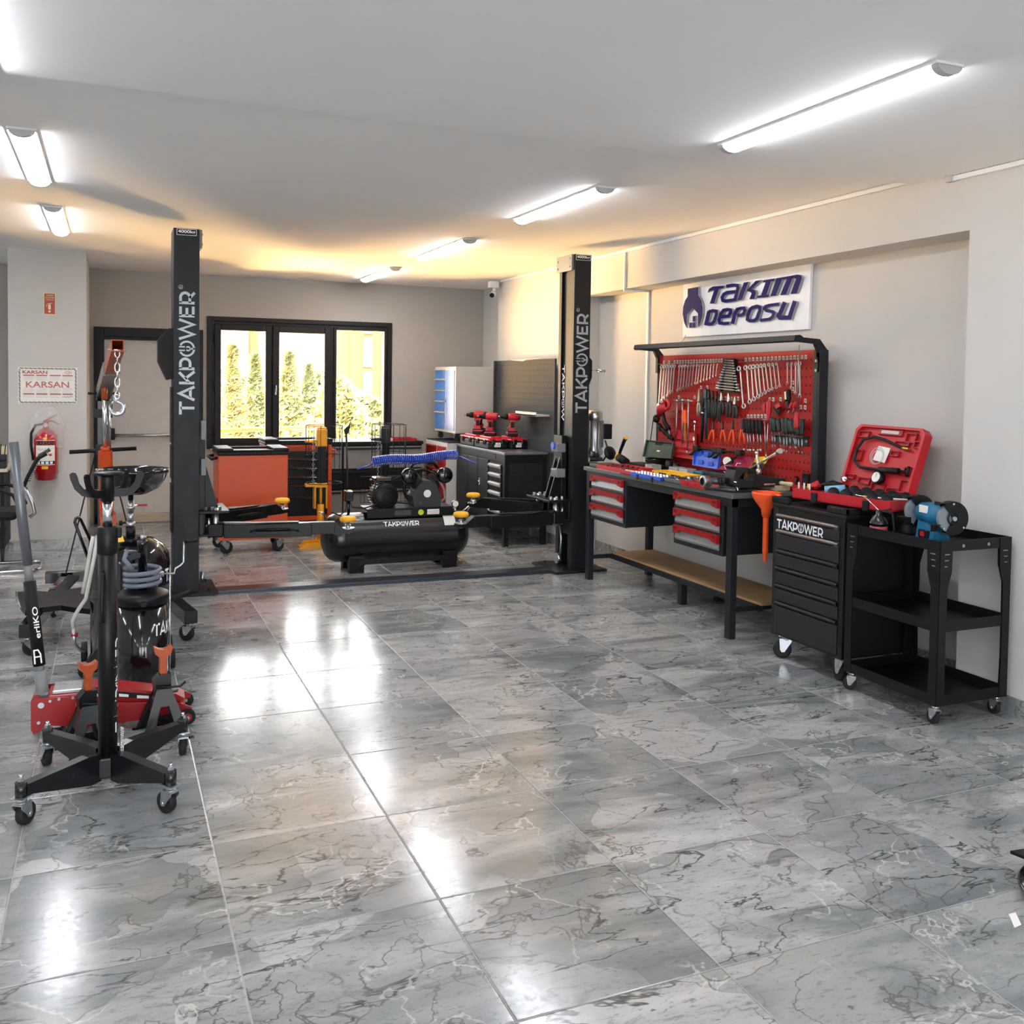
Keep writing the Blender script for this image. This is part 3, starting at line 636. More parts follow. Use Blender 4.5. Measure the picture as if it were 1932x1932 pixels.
for k in range(5): m.ring((mx0, yc-.133, mz), (0, 1, 0), .02+.016*k, .0025, 24, 5)
m.box((mx0-.09, yc-.1, .5), (mx0+.09, yc+.05, .53), .004); P(ac, 'electric_motor', m, BLACKM)
P(ac, 'capacitor_box', MB().box((1.70, yc-.09, .73), (1.84, yc+.05, .77), .01), BLACKG)
m = MB(); px = 2.14
m.prism([(px-.11, yc-.10, .515), (px+.12, yc-.10, .515), (px+.125, yc-.10, .60), (px+.08, yc-.10, .70), (px+.03, yc-.10, .735), (px-.03, yc-.10, .735), (px-.08, yc-.10, .69), (px-.125, yc-.10, .60)], (0, .18, 0))
P(ac, 'pump_body', m, mat('pump_charcoal', '2b2d30', .45, bump=.15))
P(ac, 'pump_badge', MB().cyl((px, yc-.1005, .625), (px, yc-.104, .625), .032, n=24), PAPER)
P(ac, 'oil_plug', MB().cyl((px-.065, yc-.10, .55), (px-.065, yc-.115, .55), .018, n=12), DSTEEL)
for s in (-1, 1):
    m = MB(); d = Vector((s*.62, 0, .78)); o = Vector((px+s*.045, yc-.01, .68)); pr_ = []
    for i in range(7): pr_ += [(.058, .02*i), (.058, .02*i+.01), (.046, .02*i+.012), (.046, .02*i+.018)]
    m.lathe(pr_, o, d, 20); P(ac, 'finned_cylinder', m, CASTI)
    c = Vector((px+s*.155, yc-.13, .775))
    P(ac, 'air_filter', MB().lathe([(0, .0), (.05, .0), (.066, .015), (.07, .04), (.066, .07), (0, .075)], c, (0, 1, 0), 28).lathe([(0, -.012), (.016, -.012), (.02, 0), (0, .0)], c, (0, 1, 0), 12), BLACKG)
P(ac, 'hot_air_pipe', MB().tube([(px-.12, yc, .83), (px-.09, yc, .87), (px, yc, .885), (px+.09, yc, .87), (px+.12, yc, .83)], .012), BLACKM)
P(ac, 'breather_pipe', MB().tube([(px+.1, yc-.08, .75), (px+.15, yc-.09, .66), (px+.16, yc-.09, .58), (px+.12, yc-.09, .55)], .010), MGREY)
g = MB(); gy = yc+.11
for k in range(20): g.cyl((1.62+.035*k, gy, .535), (1.62+.035*k, gy, .86 if k > 2 else .8), .002, n=4)
for z in (.54, .65, .76, .86): g.cyl((1.62, gy, z), (2.3, gy, z), .0025, n=4)
P(ac, 'belt_guard', g, BLACKM)
P(ac, 'flywheel', MB().ring((px, gy-.03, .66), (0, 1, 0), .15, .014, 30, 8).box((px-.15, gy-.035, .65), (px+.15, gy-.025, .67)).box((px-.01, gy-.035, .51), (px+.01, gy-.025, .81)), BLACKM)
P(ac, 'drive_belt', MB().cyl((1.8, gy-.03, .70), (px-.02, gy-.03, .81), .006).cyl((1.8, gy-.03, .55), (px, gy-.03, .51), .006), RUBBER)
P(ac, 'pressure_switch', MB().box((1.46, yc-.03, .57), (1.53, yc+.05, .66), .008).cyl((1.495, yc, .47), (1.495, yc, .57), .012), BLACKG)
P(ac, 'power_cord', MB().tube([(1.50, yc-.02, .575), (1.51, yc-.06, .53), (1.6, yc-.1, .52), (1.7, yc-.14, .56), (1.66, yc-.14, .64), (1.70, yc-.1, .735)], .006).tube([(1.48, yc, .57), (1.46, yc-.05, .5), (1.40, yc-.1, .47), (1.33, yc-.1, .5)], .006), RUBBER)
P(ac, 'gauge', MB().cyl((2.405, yc-.05, .43), (2.405, yc-.05, .50), .008).cyl((2.405, yc-.065, .525), (2.405, yc-.04, .525), .03, n=24), CHROME)
P(ac, 'gauge_face', MB().cyl((2.405, yc-.0665, .525), (2.405, yc-.0645, .525), .026, n=24).cyl((2.405, yc-.0675, .525), (2.405, yc-.0675, .524), .001), PAPER)
P(ac, 'outlet_valve', MB().cyl((2.34, yc-.04, .46), (2.34, yc-.04, .51), .009).box((2.33, yc-.05, .5), (2.35, yc-.03, .508)), BRASS)
P(ac, 'tank_handle', MB().tube([(2.46, yc-.02, .43), (2.50, yc-.05, .475), (2.53, yc-.05, .50), (2.54, yc-.05, .49), (2.51, yc-.02, .43)], .006), CHROME)
P(ac, 'tank_handle', MB().tube([(1.30, yc-.02, .44), (1.27, yc-.05, .49), (1.24, yc-.04, .50)], .007), CHROME)
P(ac, 'drain_valve', MB().cyl((2.40, yc-.05, .07), (2.46, yc-.1, .03), .01).tube([(2.40, yc-.1, .10), (2.44, yc-.12, .09), (2.48, yc-.15, .02)], .004), BRASS)
# coiled blue air hose lying on the pump
BH = mat('blue_clear_hose', '2344a8', .12, coat=.6, var=.1)
m = MB(); pts = [(1.50, 4.2, .86), (1.58, 4.24, .875), (1.63, 4.27, .89), (1.65, 4.3, .93)]; N = 44
A = Vector((1.66, 4.32, .905)); B = Vector((2.42, 4.42, .94))
for i in range(N*10):
    t = i/(N*10); a = 2*PI*i/10; c = A.lerp(B, t)+Vector((0, 0, .008*math.sin(t*9))); pts.append(c+Vector((0, math.cos(a)*.036, math.sin(a)*.036)))
pts += [(2.44, 4.40, .93), (2.50, 4.36, .90), (2.56, 4.3, .875)]
m.tube(pts, .0068, 6)
solo('coiled_air_hose', m, BH, 'blue spiral air hose lying across the compressor pump', 'hose')
# ================================================================== ORANGE TROLLEYS
def castors4(root, x0, x1, y0, y1, zt, r, **k):
    for i, (x, y) in enumerate(((x0, y0), (x1, y0), (x0, y1), (x1, y1))): castor(root, x, y, zt, r, a=[.3, -2.9, 2.6, .2][i], **k)
oc = thing('tool_trolley', 'orange tool trolley seen from its plain back side, behind lift arm', 'tool trolley', (.87, 5.75, 0))
OX0, OX1, OY0, OY1 = .565, 1.175, 5.50, 5.95
P(oc, 'body', MB().box((OX0, OY0, .125), (OX1, OY1, .885), .008).box((OX0+.004, OY0-.003, .28), (OX1-.004, OY0, .86), .002), ORANGE)
def topper(x0, x1, y0, y1, z):
    b = MB(); b.box((x0-.01, y0-.01, z), (x1+.01, y1+.01, z+.03), .008)
    b.box((x0-.01, y0-.01, z+.03), (x0+.13, y1+.01, z+.062), .01).box((x1-.13, y0-.01, z+.03), (x1+.01, y1+.01, z+.062), .01)
    b.box((x0+.1, y1-.03, z+.03), (x1-.1, y1+.01, z+.05), .006).box((x0+.1, y0-.01, z+.03), (x1-.1, y0+.02, z+.045), .006); return b
P(oc, 'top_tray', topper(OX0, OX1, OY0, OY1, .885), BLACKP)
P(oc, 'push_handle', MB().tube([(OX0, OY0+.06, .86), (OX0-.05, OY0+.05, .85), (OX0-.05, OY1-.05, .85), (OX0, OY1-.06, .86)], .013), BLACKP)
P(oc, 'lock', MB().cyl((OX0-.03, OY0+.05, .46), (OX0, OY0+.05, .46), .02).box((OX0-.02, OY0+.02, .43), (OX0, OY0+.12, .50), .004), DRED)
castors4(oc, OX0+.06, OX1-.06, OY0+.05, OY1-.06, .125, .055)
od = thing('tool_trolley', 'orange tool trolley with black drawers, standing in front of window', 'tool trolley', (1.46, 6.9, 0))
X0, X1, Y0, Y1 = 1.13, 1.80, 6.55, 7.0
P(od, 'body', MB().box((X0, Y0, .12), (X0+.045, Y1, .90), .004).box((X1-.045, Y0, .12), (X1, Y1, .90), .004).box((X0+.045, Y0, .12), (X1-.045, Y1, .17), .004).box((X0+.045, Y0+.03, .17), (X1-.045, Y1, .90)).box((X0+.045, Y0, .875), (X1-.045, Y0+.03, .90)), ORANGE)
P(od, 'top_tray', topper(X0, X1, Y0, Y1, .90), BLACKP)
zz = .175
for i, h in enumerate((.20, .12, .09, .09, .09, .08)):
    d = P(od, 'drawer', MB().box((X0+.05, Y0-.004, zz), (X1-.05, Y0+.028, zz+h-.008), .004), BLACKM)
    P(d, 'drawer_handle', MB().box((X0+.055, Y0-.018, zz+h-.03), (X1-.055, Y0-.004, zz+h-.016), .004), BLACKG); zz += h
P(od, 'side_handle', MB().tube([(X1+.0, Y0+.05, .84), (X1+.04, Y0+.03, .84), (X1+.04, Y0+.03, .80), (X1, Y0+.04, .76)], .012), ORANGE)
castors4(od, X0+.06, X1-.06, Y0+.06, Y1-.06, .12, .05)
# ================================================================== BLACK CABINET ROW UNDER THE WINDOW
bc = thing('drawer_bench', 'long black drawer bench standing under the window', 'bench', (2.3, 7.3, 0))
P(bc, 'carcass', MB().box((1.55, 7.05, .05), (2.93, 7.66, .86), .004), BLACKM)
P(bc, 'worktop', MB().box((1.54, 7.03, .86), (2.94, 7.68, .895), .004), BLACKP)
for i in range(3):
    x0 = 1.58+.455*i
    for j, (z0, h) in enumerate(((.06, .30), (.38, .20), (.60, .24))):
        d = P(bc, 'drawer' if j else 'cupboard_door', MB().box((x0, 7.03, z0), (x0+.44, 7.05, z0+h), .003), MGREY if j != 1 else BLACKM)
        P(d, 'drawer_handle', MB().box((x0+.02, 7.012, z0+h-.03), (x0+.42, 7.03, z0+h-.012), .003), BLACKM)
solo('wire_bundle', MB().tube([(2.45+.05*math.sin(k*1.7), 7.2+.04*math.cos(k*1.3), .91+.02*abs(math.sin(k*.8))) for k in range(22)], .006, 6), mat('teal_wire', '2e6a72', .5), 'bundle of teal wires on the black bench by the window', 'wires')
solo('parts_tray', MB().box((2.62, 7.15, .895), (2.90, 7.4, .90)).box((2.62, 7.15, .90), (2.90, 7.16, .92)).box((2.62, 7.39, .90), (2.90, 7.4, .92)).box((2.62, 7.16, .90), (2.63, 7.39, .92)).box((2.89, 7.16, .90), (2.90, 7.39, .92)), DRED, 'shallow dark red tray on the black bench by the window', 'tray')
# ================================================================== SPRING COMPRESSORS WITH CAGES
def spring_press(px, py, colm, colh, label):
    t = thing('spring_compressor', label, 'spring compressor', (px, py, 0))
    P(t, 'mast', MB().box((px-.04, py-.03, .30), (px+.04, py+.03, 1.02), .004), BLACKM)
    P(t, 'head', MB().box((px-.055, py-.05, .93), (px+.045, py+.04, 1.10), .012).box((px-.045, py-.03, 1.10), (px+.04, py+.03, 1.115), .004), colh)
    P(t, 'upper_jaw', MB().box((px-.16, py-.1, .985), (px-.05, py+.0, 1.0), .003).tube([(px-.16, py-.1, .99), (px-.19, py-.2, .99), (px-.12, py-.28, .99)], .009), colh)
    b = MB(); b.prism([(px-.26, py-.28, .0), (px-.20, py-.28, .05), (px+.12, py-.28, .05), (px+.12, py-.28, 0)], (0, .012, 0)).prism([(px-.22, py-.1, .0), (px-.18, py-.1, .05), (px+.12, py-.1, .05), (px+.12, py-.1, 0)], (0, .012, 0)).box((px-.24, py-.27, 0), (px+.12, py-.1, .012)).box((px-.05, py-.28, .012), (px+.07, py+.1, .04), .004)
    P(t, 'base', b, colm)
    P(t, 'ram_carrier', MB().box((px-.075, py-.05, .54), (px+.05, py+.03, .58), .004).box((px-.075, py-.05, .34), (px-.06, py+.03, .54)).box((px+.035, py-.05, .34), (px+.05, py+.03, .54)).box((px-.16, py-.06, .55), (px-.07, py+.0, .58), .004), colm)
    P(t, 'hydraulic_ram', MB().cyl((px-.01, py-.02, .04), (px-.01, py-.02, .38), .034, n=18).cyl((px-.01, py-.02, .38), (px-.01, py-.02, .54), .016, n=12), colm)
    c = MB(); R1 = .17; cx, cy = px-.01, py-.17
    for z in (1.14, .86, .60): c.ring((cx, cy, z), (0, 0, 1), R1, .004, 28, 6, PI*1.06 if z != .6 else 0, PI*1.94 if z != .6 else 2*PI)
    for z in (1.14,): c.ring((cx, cy, z), (0, 0, 1), R1, .0035, 28, 6)
    for k in range(9):
        a = PI*1.0+PI*k/8*1.0; c.cyl((cx+R1*math.cos(a), cy+R1*math.sin(a), .6), (cx+R1*math.cos(a), cy+R1*math.sin(a), 1.14), .0045 if k % 4 == 0 else .0028, n=6)
    P(t, 'safety_cage', c, BLACKM)
    m = MB()
    for k in range(16): m.ring((px-.085, py-.04, .97-.026*k), (1, 0, 0) if k % 2 else (0, 1, 0), .010, .0028, 10, 5, sy=1.35)
    P(t, 'chain', m, ZINC)
    P(t, 'stand_post', MB().box((px-.03, py-.02, .04), (px+.03, py+.03, .34), .003), BLACKM)
    return t
spring_press(1.55, 5.85, YELLOW, YELLOW, 'yellow spring compressor with black wire cage, in front of window')
spring_press(2.23, 6.05, ANTH, ANTH, 'dark grey spring compressor with wire cage, behind the blue hose')
solo('pry_bar', MB().cyl((1.755, 5.55, .02), (1.735, 5.62, 1.08), .009).prism([(1.72, 5.61, 1.06), (1.75, 5.61, 1.06), (1.77, 5.61, 1.13), (1.775, 5.61, 1.19), (1.755, 5.61, 1.14), (1.74, 5.61, 1.13), (1.71, 5.61, 1.10)], (0, .012, 0)), BLACKM, 'black forked bar standing upright right of the yellow spring compressor', 'bar', origin=(1.755, 5.55, .0))
# ================================================================== BLUE OVER RED DRAWER CABINETS IN THE CORNER
rc = thing('drawer_cabinet', 'red drawer and door cabinet with light grey frame, low in the corner', 'cabinet', (3.3, 7.0, 0))
X0, Y0, Y1 = 3.04, 6.50, 7.25
P(rc, 'body', MB().box((X0, Y0, .02), (X0+.55, Y1, .90), .004), LGREY)
for i in range(6):
    z0 = .10+.128*i; d = P(rc, 'drawer', MB().box((X0-.006, 6.86, z0), (X0+.004, 7.22, z0+.118), .003), RED); P(d, 'drawer_handle', MB().box((X0-.018, 6.87, z0+.1), (X0-.006, 7.21, z0+.112), .002), DRED)
d = P(rc, 'door', MB().box((X0-.006, 6.53, .06), (X0+.004, 6.83, .86), .003), RED); P(d, 'door_handle', MB().box((X0-.03, 6.79, .48), (X0-.006, 6.81, .56), .004), CHROME)
P(rc, 'rubber_top', MB().box((X0+.01, Y0+.01, .90), (X0+.54, Y1-.01, .912)), BLACKP)
bl = thing('drawer_cabinet', 'light grey mobile cabinet with blue drawers and blue door', 'cabinet', (3.35, 6.95, .912))
X0, Y0, Y1, Z0, Z1 = 3.20, 6.70, 7.43, .992, 1.735
P(bl, 'body', MB().box((X0, Y0, Z0), (X0+.56, Y1, Z1), .006), LGREY)
zz = Z0+.035
for h in (.20, .125, .125, .125, .115):
    d = P(bl, 'drawer', MB().box((X0-.007, 7.07, zz), (X0+.004, 7.40, zz+h-.02), .003), BLUE); P(d, 'drawer_handle', MB().box((X0-.02, 7.07, zz+h-.022), (X0-.004, 7.40, zz+h-.008), .003), LGREY); zz += h
d = P(bl, 'door', MB().box((X0-.007, 6.73, Z0+.03), (X0+.004, 7.035, Z1-.04), .003), BLUE); P(d, 'door_handle', MB().box((X0-.03, 6.995, 1.33), (X0-.007, 7.015, 1.37), .003).cyl((X0-.03, 6.98, 1.34), (X0-.03, 7.03, 1.34), .006), CHROME)
for x, y in ((3.24, 6.77), (3.7, 6.77), (3.24, 7.32)):
    P(bl, 'castor', MB().box((x-.03, y-.03, .98), (x+.03, y+.03, .992)).box((x-.02, y-.025, .94), (x+.02, y-.018, .98)).box((x-.02, y+.018, .94), (x+.02, y+.025, .98)).cyl((x, y-.015, .942), (x, y+.015, .942), .03, n=18), DSTEEL)
# ================================================================== STEEL WORKBENCH AGAINST THE WALL
sb = thing('steel_workbench', 'black steel workbench with silver drawers and perforated side panel', 'workbench', (3.35, 5.8, 0))
X0, X1, Y0, Y1, ZT = 3.14, 3.585, 5.10, 6.47, .90
P(sb, 'worktop', MB().box((X0-.01, Y0-.01, ZT-.022), (X1, Y1, ZT), .002), mat('steel_top', '8b8d8f', .3, .7))
P(sb, 'frame', MB().box((X0, Y0, .80), (X1, Y1, ZT-.022), .003).box((X0, Y0, .0), (X0+.05, Y0+.05, .80), .003).box((X1-.05, Y0, 0), (X1, Y0+.05, .80), .003).box((X0, Y1-.05, 0), (X0+.05, Y1, .80), .003).box((X1-.05, Y1-.05, 0), (X1, Y1, .80), .003).box((X0, Y0+.05, .16), (X0+.05, Y1-.05, .20), .003), BLACKM)
P(sb, 'cabinet_body', MB().box((X0+.01, Y0+.05, .19), (X1-.02, Y1-.05, .80)), BLACKM)
side = MB().box((X0+.05, Y0+.004, .17), (X1-.04, Y0+.02, .82), .002)
P(sb, 'perforated_side', side, ANTH)
hl = MB()
for i in range(11):
    for j in range(13): hl.cyl((X0+.085+.032*i, Y0+.0045, .215+.045*j), (X0+.085+.032*i, Y0+.0035, .215+.045*j), .0055, n=8)
P(sb, 'peg_hole', hl, mat('hole_black', '050505', .9), kind='stuff')
for k in range(6):
    z0 = .255+.088*k
    d = P(sb, 'drawer', MB().box((X0-.002, 5.19, z0), (X0+.012, 5.50, z0+.08), .002), BLACKM)
    P(d, 'drawer_handle', MB().prism([(X0-.004, 5.20, z0+.078), (X0-.022, 5.20, z0+.068), (X0-.022, 5.20, z0+.060), (X0-.004, 5.20, z0+.040)], (0, .29, 0)), LGREY)
for k in range(3):
    y0 = 5.53+.30*k
    d = P(sb, 'door', MB().box((X0-.003, y0, .22), (X0+.012, y0+.29, .80), .003), ANTH)
P(sb, 'latch', MB().box((X0-.012, 5.74, .53), (X0-.003, 5.765, .60), .003).cyl((X0-.025, 5.752, .565), (X0-.01, 5.752, .565), .009), CHROME)
P(sb, 'lock', MB().cyl((X0-.004, 5.34, .84), (X0+.002, 5.34, .84), .012).box((X0-.002, 5.33, .83), (X0, 5.42, .87)), BLACKP)
pg = thing('pegboard', 'dark grey perforated panel standing behind the steel workbench', 'pegboard', (3.57, 5.8, .90))
P(pg, 'panel', MB().box((3.565, 4.92, .90), (3.585, 6.42, 1.80), .003).box((3.535, 6.40, .90), (3.585, 6.42, 1.80), .002), mat('pegboard_grey', '3c3f42', .75, spec=.15))
hl = MB()
for i in range(30):
    for j in range(14): hl.box((3.5645, 4.97+.049*i, .99+.058*j), (3.5655, 4.981+.049*i, 1.001+.058*j))
P(pg, 'peg_hole', hl, MATS['hole_black'], kind='stuff')
P(pg, 'shelf', MB().box((3.42, 5.02, 1.245), (3.565, 5.52, 1.262), .002).box((3.42, 5.02, 1.245), (3.425, 5.52, 1.285), .001), LGREY)
P(pg, 'torn_film', MB().prism([(3.56, 6.0, 1.80), (3.53, 5.6, 1.785), (3.50, 5.45, 1.80), (3.56, 5.2, 1.805)], (0, 0, .004)), WHITEP)
# cases and cordless tools on the bench
DR = mat('power_tool_red', 'b51c28', .4)
def case(x0, y0, lab, w=.42, d=.30):
    t = thing('tool_case', lab, 'tool case', (x0+d/2, y0+w/2, ZT), group='black and red cases on the steel bench')
    P(t, 'base', MB().box((x0, y0, ZT), (x0+d, y0+w, ZT+.075), .015), BLACKP)
    P(t, 'lid', MB().box((x0-.003, y0-.003, ZT+.075), (x0+d, y0+w, ZT+.105), .014).box((x0+.04, y0+.04, ZT+.10), (x0+d-.05, y0+w-.04, ZT+.122), .012), DR)
    for f in (.25, .75): P(t, 'latch', MB().box((x0-.012, y0+w*f-.025, ZT+.04), (x0, y0+w*f+.025, ZT+.095), .004).box((x0+d*f-.02, y0-.01, ZT+.045), (x0+d*f+.02, y0, ZT+.095), .004), BLACKG)
    P(t, 'label', MB().box((x0+d*.3, y0-.0035, ZT+.02), (x0+d*.62, y0-.001, ZT+.065)), PAPER)
    P(t, 'lettering', text_mb('I CE', d*.22, .025, fr((x0+d*.46, y0-.004, ZT+.042), (1, 0, 0), (0, 0, 1))), BLACKP); return t
case(3.155, 5.57, 'left red-lidded case in front row on the steel bench', .40, .21)
case(3.375, 5.52, 'right red-lidded case in front row on the steel bench', .40, .185)
case(3.155, 5.99, 'rear left red-lidded case on the steel bench, beside the blue cabinet', .42, .21)
def drill(name, loc, rz, lab, long_=False):
    t = thing(name, lab, 'power drill', loc, rz, 'cordless tools standing on the red cases')
    P(t, 'battery', MB().box((-.055, -.04, 0), (.055, .04, .055), .01), BLACKP); P(t, 'battery_band', MB().box((-.057, -.042, .03), (.057, .042, .045), .006), DR)
    P(t, 'handle', MB().prism([(-.028, -.018, .055), (.03, -.018, .055), (.045, -.018, .09), (.022, -.018, .11), (.03, -.018, .17), (-.03, -.018, .18), (-.02, -.018, .10)], (0, .036, 0)), DR)
    P(t, 'grip', MB().box((-.022, -.02, .085), (.02, .02, .15), .008).box((.02, -.008, .135), (.035, .008, .165), .003), BLACKP)
    P(t, 'motor_body', MB().lathe([(0, -.075), (.03, -.075), (.038, -.06), (.038, .02), (.032, .045), (0, .045)], (0, 0, .20), (1, 0, 0), 20), DR)
    P(t, 'gearbox', MB().lathe([(0, .045), (.031, .045), (.029, .08), (.018, .095), (.018, .12), (0, .12)], (0, 0, .20), (1, 0, 0), 18), BLACKP)
    P(t, 'chuck', MB().cyl((.12, 0, .20), (.145, 0, .20), .009, n=10), STEEL); return t
Zc = ZT+.122
d0 = drill('cordless_drill', (3.235, 5.72, Zc), 2.5, 'red cordless drill in front on the left case')
dup(d0, (3.24, 6.10, Zc), 2.7, 'red cordless drill behind left, its chuck towards blue cabinet')
dup(d0, (3.33, 6.28, Zc), .4, 'red cordless drill behind right, partly hidden by another drill')
dup(d0, (3.43, 5.62, Zc), 2.9, 'rightmost red cordless drill, on the right case')
# camera high in the corner
sc = thing('security_camera', 'small white security camera under the ceiling in the far corner', 'camera', (3.66, 6.9, 2.6))
c = at(932, 537, 1, 6.60)
P(sc, 'junction_box', MB().box((c.x-.05, 6.56, c.z-.035), (c.x+.045, 6.66, c.z+.035), .004), WHITEP)
P(sc, 'bracket', MB().cyl((c.x+.01, 6.61, c.z-.07), (c.x+.01, 6.61, c.z-.035), .02), WHITEP)
P(sc, 'camera_body', MB().cyl((c.x+.02, 6.63, c.z-.08), (c.x-.04, 6.55, c.z-.12), .03, n=18), WHITEP)
P(sc, 'lens', MB().cyl((c.x-.04, 6.55, c.z-.12), (c.x-.047, 6.541, c.z-.125), .027, n=18), BLACKG)
# ================================================================== WORKBENCH WITH RED DRAWERS
wb = thing('workbench', 'anthracite workbench with red-handled drawer units and wooden lower shelf', 'workbench', (3.5, 2.55, 0))
BX0, BX1, BY0, BY1, BT = 3.20, 3.80, 1.575, 3.52, .905
P(wb, 'worktop', MB().box((BX0-.02, BY0-.03, BT-.03), (BX1+.02, BY1+.02, BT), .003), mat('worktop_grey', '6d7072', .35, .5, var=.1))
P(wb, 'apron', MB().box((BX0, BY0, BT-.085), (BX0+.03, BY1, BT-.03)).box((BX0, BY0, BT-.085), (BX1, BY0+.03, BT-.03)).box((BX0, BY1-.03, BT-.085), (BX1, BY1, BT-.03)), ANTH)
for x in (BX0, BX1-.05):
    for y in (BY0, BY1-.05): P(wb, 'leg', MB().box((x, y, 0), (x+.05, y+.05, BT-.03), .003), ANTH)
P(wb, 'lower_frame', MB().box((3.42, BY0, .155), (3.45, BY1, .195), .003).box((BX0+.05, BY0+.01, .165), (3.8, BY0+.04, .195)).box((BX0+.05, BY1-.04, .165), (3.8, BY1-.01, .195)).box((3.43, 2.47, 0), (3.48, 2.52, .16), .003).box((3.74, 2.47, 0), (3.79, 2.52, .16)).box((3.77, BY0, .155), (3.8, BY1, .195)), ANTH)
P(wb, 'wooden_shelf', MB().box((3.425, BY0-.02, .196), (3.80, BY1-.05, .213), .002), mat('mdf_board', 'a5835a', .55, var=.08, scale=5))
DFACE = mat('drawer_face_grey', '8b8d8c', .4, .3)
for y0, y1 in ((1.665, 2.225), (2.885, 3.445)):
    u_ = P(wb, 'drawer_unit', MB().box((BX0+.002, y0, .50), (BX0+.02, y1, .87), .002).box((BX0+.01, y0+.002, .502), (3.77, y1-.002, .86)), ANTH)
    for k in range(3):
        z = .525+.112*k
        P(u_, 'drawer', MB().prism([(BX0-.001, y0+.03, z+.005), (BX0-.012, y0+.03, z+.02), (BX0-.004, y0+.03, z+.06), (BX0-.001, y0+.03, z+.098)], (0, y1-y0-.06, 0)), DFACE)
        yh0, yh1 = y0+.025, y1-.025; t = z+.104; h = MB()
        h.prism([(BX0-.004, yh0, t), (BX0-.004, yh1, t), (BX0-.004, yh1, t-.055), (BX0-.004, yh1-.06, t-.045), (BX0-.004, yh1-.08, t-.030), (BX0-.004, yh0+.08, t-.030), (BX0-.004, yh0+.06, t-.045), (BX0-.004, yh0, t-.055)], (-.022, 0, 0))
        for e_ in (yh0+.012, yh1-.052):
            for q in range(4): h.prism([(BX0-.027, e_+.011*q, t-.026), (BX0-.027, e_+.011*q+.004, t-.026), (BX0-.027, e_+.011*q+.009, t-.008), (BX0-.027, e_+.011*q+.005, t-.008)], (.0012, 0, 0), mi=1)
        P(u_, 'drawer_handle', h, [RED, BLACKP])
# ------------------------------------------------------------------ tool panel
PX = 3.79
tp = thing('tool_pegboard', 'red perforated tool panel with dark canopy bar over the workbench', 'tool panel', (PX, 2.48, BT))
P(tp, 'panel', MB().box((PX, 1.545, BT), (PX+.012, 3.42, 1.80), .001), DRED)
hl = MB(); hn = 0
for i in range(44):
    for j in range(15):
        y = 1.59+.042*i; z = .97+.055*j
        hl.box((PX-.0006, y-.005, z-.006), (PX+.0004, y+.005, z+.006))
P(tp, 'peg_hole', hl, MATS['hole_black'], kind='stuff')
P(tp, 'side_post', MB().box((PX-.02, 1.485, BT), (PX+.05, 1.545, 1.80), .004).box((PX-.021, 1.50, 1.0), (PX-.0195, 1.53, 1.75)), ANTH)
P(tp, 'side_post', MB().box((PX-.005, 3.42, BT), (PX+.05, 3.44, 1.80), .004), ANTH)
for y in (1.488, 3.41):
    P(tp, 'canopy_bracket', MB().prism([(PX-.02, y, 1.66), (PX+.04, y, 1.66), (PX+.04, y, 1.80), (PX-.02, y, 1.865), (3.59, y, 1.875), (3.58, y, 1.845), (PX-.05, y, 1.835), (PX-.02, y, 1.78)], (0, .03, 0)), ANTH)
P(tp, 'canopy_bar', MB().prism([(3.555, 1.47, 1.85), (3.565, 1.47, 1.882), (3.60, 1.47, 1.886), (3.625, 1.47, 1.875), (3.61, 1.47, 1.845), (3.57, 1.47, 1.84)], (0, 1.96, 0)), ANTH)
P(tp, 'bolt', MB().cyl((PX-.026, 1.515, 1.73), (PX-.02, 1.515, 1.73), .010, n=10), ZINC); P(tp, 'bolt', MB().cyl((PX-.026, 1.515, 1.67), (PX-.02, 1.515, 1.67), .010, n=10), ZINC)
c = at(1504, 905, 0, PX); P(tp, 'switch', MB().box((PX-.012, c.y-.016, c.z-.024), (PX, c.y+.016, c.z+.024), .003).box((PX-.016, c.y-.008, c.z-.012), (PX-.01, c.y+.008, c.z+.012), .002, mi=1), [BLACKP, RED])
c = at(1522, 906, 0, PX); P(tp, 'power_socket', MB().box((PX-.012, c.y-.033, c.z-.045), (PX, c.y+.033, c.z+.045), .004).cyl((PX-.013, c.y, c.z), (PX-.0135, c.y, c.z), .022, n=20, mi=1), [BLACKP, ANTH])
TAG = mat('hook_plate', 'c9c4b8', .5)
def hook(u, v):
    c = at(u, v, 0, PX); P(tp, 'peg_hook', MB().box((PX-.003, c.y-.011, c.z-.014), (PX-.0005, c.y+.011, c.z+.014), .001).box((PX-.0036, c.y-.004, c.z-.005), (PX-.003, c.y+.004, c.z+.005), mi=1).cyl((PX-.003, c.y, c.z-.012), (PX-.06, c.y, c.z-.016), .002, n=5, mi=2), [TAG, BLACKP, ZINC])
K1 = lambda x, y: (1240+x/12.075, 650+y/12.075)
K3 = lambda x, y: (1380+x/10.733, 650+y/10.733)
K4 = lambda x, y: (1230+x/11.365, 740+y/11.365)
K5 = lambda x, y: (1380+x/10.733, 760+y/10.733)
for x, y in [(160, 405), (275, 403)]+[(400+63*k, 400-2*k) for k in range(18)]: hook(*K1(x, y))
for k in range(17): hook(*K3(295+76*k, 310-3.5*k))
for x, y in ((1000, 980), (1145, 975), (495, 1200), (860, 1205), (1555, 1225), (1700, 1235), (1848, 1235), (1555, 1365)): hook(*K1(x, y))
for x, y in ((1250, 775), (1250, 900), (780, 1110), (850, 1110), (1000, 1110), (1500, 1140), (1410, 1270), (1495, 1275)): hook(*K3(x, y))
for k in range(6): hook(*K5(340+70*k, 275))
